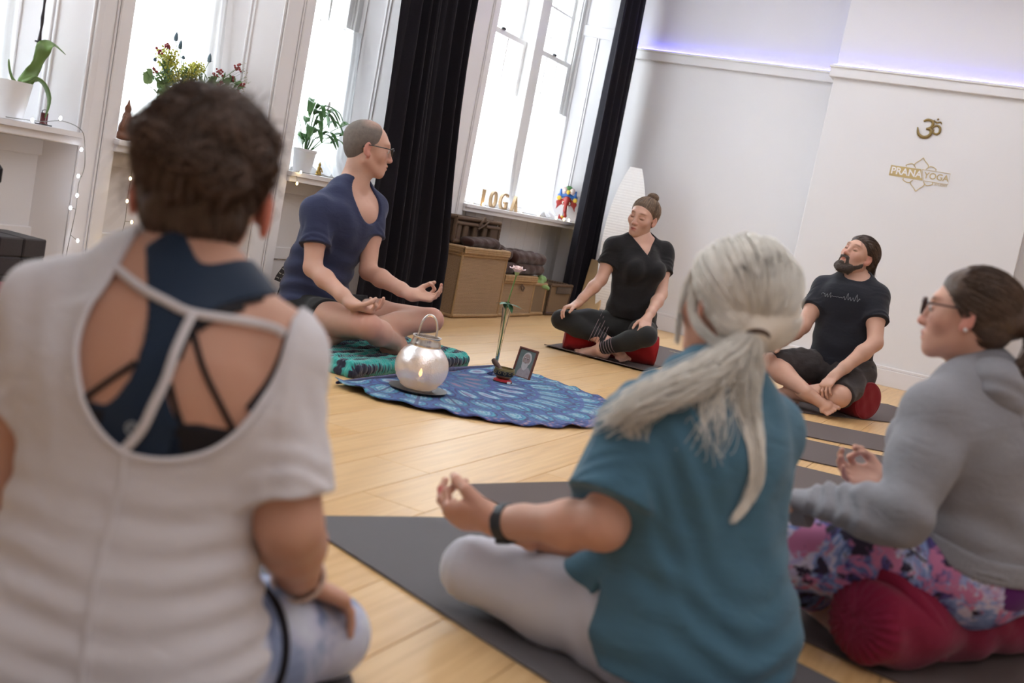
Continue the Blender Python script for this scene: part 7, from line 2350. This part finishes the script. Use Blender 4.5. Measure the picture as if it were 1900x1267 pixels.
mb = MB(); mb.tube([tuple(P0 + a * .013 * math.cos(t) + b * .013 * math.sin(t)) for t in np.linspace(0, 2 * PI, 19)[:-1]], .005, 8, closed=True); p.mb('hair_tie', mb, M_black)

# her bolster: long crimson pillow with gathered end, pressed down in the middle
A_, B_ = np.array((2.365, .175, .100)), np.array((3.02, -.24, .105))
d = unit(B_ - A_)
pr = [cap(A_, A_ + d * .12, .092, .095, .04), cap(A_ + d * .12, A_ + d * .30 - np.array((0, 0, .016)), .095, .078, .05), cap(A_ + d * .30 - np.array((0, 0, .016)), B_, .078, .098, .05)]
def bc(X, Y, Z, D):
    t = dotp(X, Y, Z, A_, d)
    a = unit(np.cross(d, (0, 0, 1))); an = np.arctan2(Z - A_[2], dotp(X, Y, Z, A_, a))
    e = -(t + .045)
    D = smax(D, e, .05)
    g = np.exp(-((t + .045) / .035) ** 2)
    return np.maximum(D + .0028 * g * np.sin(an * 24) + .0028 * np.sin(an * 5 + t * 30 + 2 * np.sin(t * 17)) * (1 - g), -(Z - .006))
root = thing('bolster', 'crimson bolster with gathered end under the woman in the grey hoodie', 'bolster', (2.69, -.03, 0))
V, F = surf(pr, .0055, bc); npmesh('cover', V, F, M_crim, root, origin=(2.69, -.03, 0))
hd_ = MB(); a = unit(np.cross(d, (0, 0, 1)))
q = [A_ + d * .0 + np.array((0, 0, .101)), A_ + d * .03 - a * -.04 + np.array((0, 0, .094)), A_ + d * .07 + a * .085 + np.array((0, 0, .055)), A_ + d * .12 + a * .104 - np.array((0, 0, .0)), A_ + d * .16 + a * .085 - np.array((0, 0, .055))]
hd_.tube([tuple(np.array(x) - np.array((2.69, -.03, 0))) for x in sm([tuple(x) for x in q], 5)], .013, 8, flat=.35, nrm=tuple(a)); hd_.build('carry_strap', M_crim, root, True)

# =================================================================== woman in the white top
J = {'pel': (1.105, 1.018, 0.13), 'wst': (1.107, 1.016, 0.316), 'chs': (1.112, 1.004, 0.476), 'nek': (1.154, 1.03, 0.633), 'hed': (1.191, 1.058, 0.743), 'sR': (1.190, 0.892, 0.549), 'sL': (1.078, 1.189, 0.545), 'eR': (1.175, 0.812, 0.329), 'eL': (1.045, 1.215, 0.30), 'wR': (1.32, 0.881, 0.200), 'wL': (1.085, 1.40, 0.20), 'hR': (1.154, 0.938, 0.115), 'hL': (1.050, 1.097, 0.115), 'kR': (1.441, 0.890, 0.075), 'kL': (1.10, 1.402, 0.085), 'aR': (1.37, 1.24, 0.055), 'aL': (1.40, 1.10, 0.06)}
p = Person('woman_white', 'woman in a white scoop-back top over navy bra, brown hair pinned up', (1.12, 1.02, 0), (.86, .50), J, 'f', 1.06, headfwd=(.86, .51, 0), hs=1.04, skin=(.56, .315, .225))
p.T = p.torso_prims(chest=1.06, waist=1.12, bust=.9)
rs, n_, tu = p.rs, p.n, p.tu
O3 = np.array(J['nek'])
body = p.T + p.neck_prims() + p.arm_prims('R', 1.1) + p.arm_prims('L', 1.1) + [cap(O3 - tu * .10 - n_ * .055 + rs * .05, O3 - tu * .16 - n_ * .06 + rs * .065, .030, .026, .05), cap(O3 - tu * .10 - n_ * .055 - rs * .03, O3 - tu * .16 - n_ * .06 - rs * .045, .030, .026, .05)]
def tint(V, T):
    T = p.face_tint(V, T)
    x, y, z = p.tohead(V)
    er = (np.abs(x) > .066) & (np.abs(z + .01) < .05) & (np.abs(y) < .04)
    return T * (1 - er[:, None] * np.array((0, .30, .32)))
hR = p.hand_prims(J['wR'], (.72, -.28, -.36), (.0, -.1, -1), 1, 'rest', 1.05)
hL = p.hand_prims(J['wL'], (.5, .6, -.4), (0, .1, -1), -1, 'rest')
def spine(X, Y, Z, D):
    u = dotp(X, Y, Z, O3, rs) - .018; f = dotp(X, Y, Z, O3, n_)
    return D + .006 * np.exp(-(u / .016) ** 2) * (f < 0) * np.exp(-(dotp(X, Y, Z, O3, tu) + .12) ** 2 / .02)
hp_ = [q for q in p.head_prims()]
for q in (-1, 1): hp_.append(ell(p.H(q * .086, -.010, -.020), np.array((.008, .016, .034)), .006, p.Rh()))
p.mesh_skin([(body, .0055, dict(cut=spine)), (hp_ + p.neck_prims(), .0045, dict(lo=p.H(0, 0, 0) - .15, hi=p.H(0, 0, 0) + .15)), (hR, .003), (hL, .005)], tint)
def uvw(X, Y, Z): return dotp(X, Y, Z, O3, rs), dotp(X, Y, Z, O3, tu), dotp(X, Y, Z, O3, n_)
scoop = curve2([(-.055, .16), (-.061, .050), (-.066, -.031), (-.074, -.070), (-.074, -.110), (-.061, -.150), (-.040, -.190), (-.010, -.220), (.025, -.236), (.072, -.234), (.114, -.217), (.142, -.188), (.161, -.146), (.171, -.104), (.172, -.061), (.166, .0), (.16, .16)], 4)
M_wt2 = fabric('white_ribbed_jersey', (.70, .67, .70), .05, 500, .15, fold=.25, rough=.85)
def neck(X, Y, Z, D):
    u, v, f = uvw(X, Y, Z)
    e = poly2(u + 0 * v, v + 0 * u, scoop)
    shp = np.broadcast_to(e[..., :], D.shape) if e.shape == D.shape else e
    back = np.maximum(shp, f - .03)
    o2 = O3 + tu * .0 + n_ * .07
    x = dotp(X, Y, Z, o2, rs) - .03; y = dotp(X, Y, Z, o2, tu)
    front = np.maximum(np.sqrt(x * x + y * y) - .115, -dotp(X, Y, Z, O3, n_) - .03)
    return smax(D, -np.minimum(back, front), .005)
def hem(X, Y, Z, D): return smax(D, -(Z - .03), .008)
def wr(X, Y, Z):
    u, v, f = uvw(X, Y, Z)
    w = np.clip((-v - .24) / .06, 0, 1); w2 = np.clip(1 - np.abs(v + .42) / .22, 0, 1)
    k = .0034 * w * w2 ** .5 * (.4 + .6 * np.sin(u * 13 + v * 9) ** 2) * np.sin(v * 125 + 1.8 * np.sin(u * 17) + 3.2 * np.cos(u * 7 + .6))
    seam = -.0022 * np.exp(-((u - .015 - .01 * np.sin(v * 8)) / .004) ** 2) * w * (f < 0)
    side = .002 * (1 - w) * np.sin(u * 85 + v * 30) * (np.abs(u - .05) > .13)
    return k + seam + side
ex = [cap(J['wst'], np.array(J['pel']) + (0, 0, .03), .142, .165, .05, n_, .76), cap(np.array(J['pel']) + (0, 0, .06), np.array(J['pel']) - (0, 0, .05), .165, .185, .05, n_, .86)]
tee(p, .010, .0048, neck, hem, [('R', .195, 1.08, .006), ('L', .150, 1.10, .006)], ex, 'white_top', M_wt2, None, wr, arm_frac=.3)
# bra layer and straps on the back
M_nv = fabric('navy_sports_fabric', (.012, .028, .060), .1, 400, .15, rough=.6)
M_nb = fabric('black_mesh_fabric', (.012, .010, .014), .1, 300, .15, rough=.6)
nav = curve2([(-.040, .020), (-.004, .050), (.039, .012), (.087, .030), (.112, .022), (.128, -.010), (.095, -.030), (.072, -.052), (.062, -.080), (.058, -.120), (.054, -.148), (.066, -.178), (.080, -.191), (.085, -.260), (-.020, -.262), (-.055, -.188), (-.018, -.180), (.000, -.156), (.010, -.128), (.010, -.087), (.000, -.048), (-.018, -.018)], 4)
def bra(poly, e, zf=.0):
    def c(X, Y, Z, D):
        u, v, f = uvw(X, Y, Z)
        return smax(D, np.maximum(poly2(u + 0 * v + 0 * f, v + 0 * u + 0 * f, poly), f - zf), .003)
    return c
lo = O3 - .26; hi = O3 + .26; lo[2] = O3[2] - .30; hi[2] = O3[2] + .08
V, F = surf(inflate(body, .0045), .0045, bra(nav, 0), lo=lo, hi=hi); p.raw('navy_racerback_bra', V, F, M_nv)
blk = [(.060, -.186), (.100, -.184), (.138, -.186), (.162, -.165), (.186, -.120), (.186, -.21), (.150, -.262), (.060, -.262)]
V, F = surf(inflate(p.T, .0045), .0045, bra(blk, 0), lo=lo, hi=hi); p.raw('black_mesh_panel', V, F, M_nb)
blk2 = [(-.10, -.165), (-.052, -.176), (-.029, -.184), (-.012, -.184), (-.02, -.235), (-.10, -.235)]
V, F = surf(inflate(body, .0050), .0045, bra(blk2, 0), lo=lo, hi=hi); p.raw('black_mesh_panel', V, F, M_nb)
def strap(name, uvp, r, mat, e=.004, flat=.4):
    q = curve2(uvp, 6); P = np.array([O3 + rs * a + tu * b - n_ * .22 for a, b in q])
    P = onto(inflate(body, 0), P, n_, e); P = P[(P - O3) @ n_ < .03]
    mb = MB(); mb.tube([tuple(x) for x in P], r, 8, nrm=tuple(-n_), flat=flat); p.mb(name, mb, mat)
strap('black_strap', [(-.050, -.181), (-.020, -.152), (.011, -.122)], .0038, M_nb)
strap('black_strap', [(.064, -.070), (.090, -.116), (.116, -.155), (.138, -.190)], .0040, M_nb)
strap('black_strap', [(.056, -.140), (.070, -.172), (.082, -.196)], .0040, M_nb)
strap('black_strap', [(.060, -.110), (.064, -.076), (.080, -.047), (.101, -.030), (.122, -.018)], .0036, M_nb)
strap('black_strap', [(.070, -.070), (.088, -.048), (.108, -.034)], .0036, M_nb)
strap('black_strap', [(.168, -.056), (.167, -.088), (.160, -.122), (.146, -.158)], .0050, M_nb, .003)
T2 = inflate(body, 0)
strap('white_cross_strap', [(-.066, -.012), (-.014, -.032), (.023, -.042), (.059, -.051), (.114, -.050), (.150, -.052), (.166, -.058)], .0060, M_wt2, .010, .55)
strap('white_centre_strap', [(.061, -.050), (.056, -.094), (.053, -.135), (.045, -.166), (.034, -.202), (.012, -.236)], .0062, M_wt2, .011, .55)
P = onto(inflate(body, .0045), np.array([O3 + rs * (.021 + .0075 * math.cos(t)) + tu * (-.203 + .0075 * math.sin(t)) - n_ * .22 for t in np.linspace(0, 2 * PI, 25)[:-1]]), n_, .001)
mb = MB(); mb.tube([tuple(x) for x in P], .0011, 6, closed=True)
p.mb('round_emblem', mb, plain('silver_print', (.42, .46, .50), .4))
P = onto(inflate(body, .0045), np.array([O3 + rs * (.021 + a) + tu * (-.203 + b) - n_ * .22 for a, b in ((-.004, -.003), (-.003, .003), (0, .004), (.003, .003), (.004, -.003))]), n_, .001)
mb = MB(); mb.tube([tuple(x) for x in P], .0009, 6); p.mb('round_emblem_mark', mb, MATS['silver_print'])
# scoop binding
q = [a for a in scoop if a[1] < .0]; P = onto(inflate(p.T, .010), np.array([O3 + rs * a + tu * b - n_ * .22 for a, b in q]), n_, .0015)
mb = MB(); mb.tube([tuple(x) for x in P], .0045, 8, nrm=tuple(-n_), flat=.5); p.mb('scoop_binding', mb, M_wt2)
q = curve2([(.016, -.236), (.018, -.276), (.013, -.337), (.012, -.399), (.015, -.466), (.019, -.52)], 8); TT = inflate(p.T, .010) + ex
P = onto(TT, np.array([O3 + rs * a + tu * b - n_ * .26 for a, b in q]), n_, .0015)
mb = MB(); mb.tube([tuple(x) for x in P], .0042, 8, nrm=tuple(-n_), flat=.6); p.mb('centre_seam', mb, M_wt2)
# tie-dye leggings, black stripe, bracelets
def tiedye():
    t = NT('tie_dye'); v = t.coord(); n1 = t.noise(v, 9, 3, .5, .6); n2 = t.noise(t.coord(loc=(3, 1, 2)), 15, 3)
    c = t.ramp(n1, [(.35, (.07, .10, .26)), (.46, (.22, .27, .46)), (.55, (.50, .50, .66)), (.68, (.66, .68, .76))])
    c = t.mix(t.math('MULTIPLY', n2, .3), c, (.48, .60, .70)); t.set(col=c, rough=.75); return t.m
M_td = tiedye()
lg = inflate(p.leg_prims('R', 1.0) + p.leg_prims('L', 1.0) + p.T[:1] + p.T[5:8], .006)
p.part('leggings', lg, .0065, M_td, lambda X, Y, Z, D: np.maximum(D, Z - .24))
Hp, K = np.array(J['hR']), np.array(J['kR']); d = unit(K - Hp); o = Hp + d * .10; a = unit(np.cross(d, (0, 0, 1))); b = np.cross(a, d)
P = np.array([o + a * .16 * math.cos(t) + b * .16 * math.sin(t) for t in np.linspace(0, 2 * PI, 40)[:-1]])
for _ in range(40):
    g = pts_sd(lg, P); P = P + (o - P) / (np.linalg.norm(o - P, axis=1)[:, None] + 1e-9) * (g * .7)[:, None]
mb = MB(); mb.tube([tuple(x) for x in P], .0075, 8, closed=True); p.mb('black_leg_band', mb, M_nb)
w0 = np.array(J['wR']); d = unit(w0 - np.array(J['eR'])); a = unit(np.cross(d, (0, 0, 1))); b = np.cross(a, d)
M_bead = plain('dark_beads', (.02, .016, .018), .3); M_cuffb = plain('pale_bangle', (.62, .45, .36), .4)
mb = MB()
for k in range(22):
    t = 2 * PI * k / 22; mb.ball(tuple(w0 - d * .004 + a * .034 * math.cos(t) + b * .034 * math.sin(t)), .0052, 8)
o = p.mb('bead_bracelet', mb, M_bead)
mb = MB(); mb.tube([tuple(w0 - d * .014 + a * .038 * math.cos(t) + b * .038 * math.sin(t)) for t in np.linspace(0, 2 * PI, 25)[:-1]], .0032, 8, closed=True); p.mb('bangle', mb, M_cuffb)
# pinned-up brown hair
M_up = hair_mat('tousled_brown_hair', (.095, .060, .045), (.045, .028, .022), .45, .7)
hp = p.cap_prims(.006) + [ell(p.H(0, -.050, -.025), np.array((.066, .046, .056)), .03, p.Rh()), ell(p.H(-.02, -.075, .060), np.array((.052, .040, .042)), .015, p.Rh()), ell(p.H(.025, -.055, .068), np.array((.042, .040, .030)), .012, p.Rh()), ell(p.H(.01, -.100, .025), np.array((.040, .024, .036)), .012, p.Rh()), ell(p.H(-.045, -.05, .07), np.array((.03, .03, .026)), .012, p.Rh())]
def hc(X, Y, Z, D):
    o = p.J['hed']; k = p.hs
    y = dotp(X, Y, Z, o, p.hf) / k; z = dotp(X, Y, Z, o, p.hu) / k; x = dotp(X, Y, Z, o, -p.hr) / k
    e = np.maximum(y - (.016 + .62 * (z + .02)), (-.088 + .25 * np.abs(x)) - z)
    e = np.maximum(e, np.where(np.abs(x) > .055, .030 - np.sqrt((y - .002) ** 2 + (z + .018) ** 2), -1)) * k
    return smax(fade(D, e, .010), e, .008) + .004 * np.sin(x * 110 + 4 * np.sin(z * 45)) * np.sin(z * 80 + y * 60)
v1 = surf(hp, .005, hc, lo=p.H(0, 0, 0) - .20, hi=p.H(0, 0, 0) + .20); p.raw('hair_cap', v1[0], v1[1], M_up)
n, m = 3400, 16
S = p.swept(n, (-.005, -.075, .092), m, .009, 9, .012, -.088, .62, .05, .006, arch=.006); V, F = strands(p.tow(S), .0013)
p.raw('hair_strands', V, F, M_up, cols=strand_cols(n, m, 1, .6, 2.2))['kind'] = 'stuff'
S, k_ = lower_strands(p, 900, (0, -.050, -.027), (.068, .048, .060), (0, -.09, .05), 12, 4, .6); V, F = strands(p.tow(S), .0013); p.raw('nape_strands', V, F, M_up, cols=strand_cols(k_, 12, 4, .5, 1.8))['kind'] = 'stuff'
r_ = np.random.RandomState(3); n, m = 2600, 16; t = np.linspace(0, 1, m)[None, :, None]
cc = np.array([(-.02, -.085, .078), (.030, -.070, .088), (-.055, -.065, .058), (.0, -.108, .045), (.042, -.090, .060), (-.01, -.05, .104), (-.060, -.035, .078), (.058, -.045, .068), (-.035, -.100, .030), (.02, -.03, .112)])[r_.randint(0, 10, n)] + np.array((0, -.010, -.006))
ax = r_.normal(size=(n, 3)); ax /= np.linalg.norm(ax, axis=1, keepdims=True); bx = np.cross(ax, r_.normal(size=(n, 3))); bx /= np.linalg.norm(bx, axis=1, keepdims=True); cx_ = np.cross(ax, bx)
an = t * (2 + 3 * r_.rand(n, 1, 1)) + r_.rand(n, 1, 1) * 6; R = .014 + .020 * r_.rand(n, 1, 1)
S = cc[:, None] + (bx[:, None] * np.cos(an) + cx_[:, None] * np.sin(an)) * R * np.array((1.2, .9, .9)); V, F = strands(p.tow(S), .0013)
p.raw('updo_curls', V, F, M_up, cols=strand_cols(n, m, 4, .6, 2.8))['kind'] = 'stuff'
n, m = 240, 10; t = np.linspace(0, 1, m)[None, :, None]
d0 = r_.normal(size=(n, 3)) + np.array((0, -.3, .5)); d0 /= np.linalg.norm(d0, axis=1, keepdims=True); q0 = p.scalp(d0, .018)
S = q0[:, None] + d0[:, None] * t * (.012 + .030 * r_.rand(n, 1, 1)) + .010 * np.sin(t * 8 * (r_.rand(n, 1, 3)) + r_.rand(n, 1, 3) * 6) * t + np.array((0, -.2, -.3)) * t * t * .05; ok = (q0[:, 2] > -.03) & (q0[:, 1] < .05)
V, F = strands(p.tow(S[ok]), .0007); p.raw('flyaway_hairs', V, F, M_up, cols=strand_cols(int(ok.sum()), m, 8, .8, 2.4))['kind'] = 'stuff'
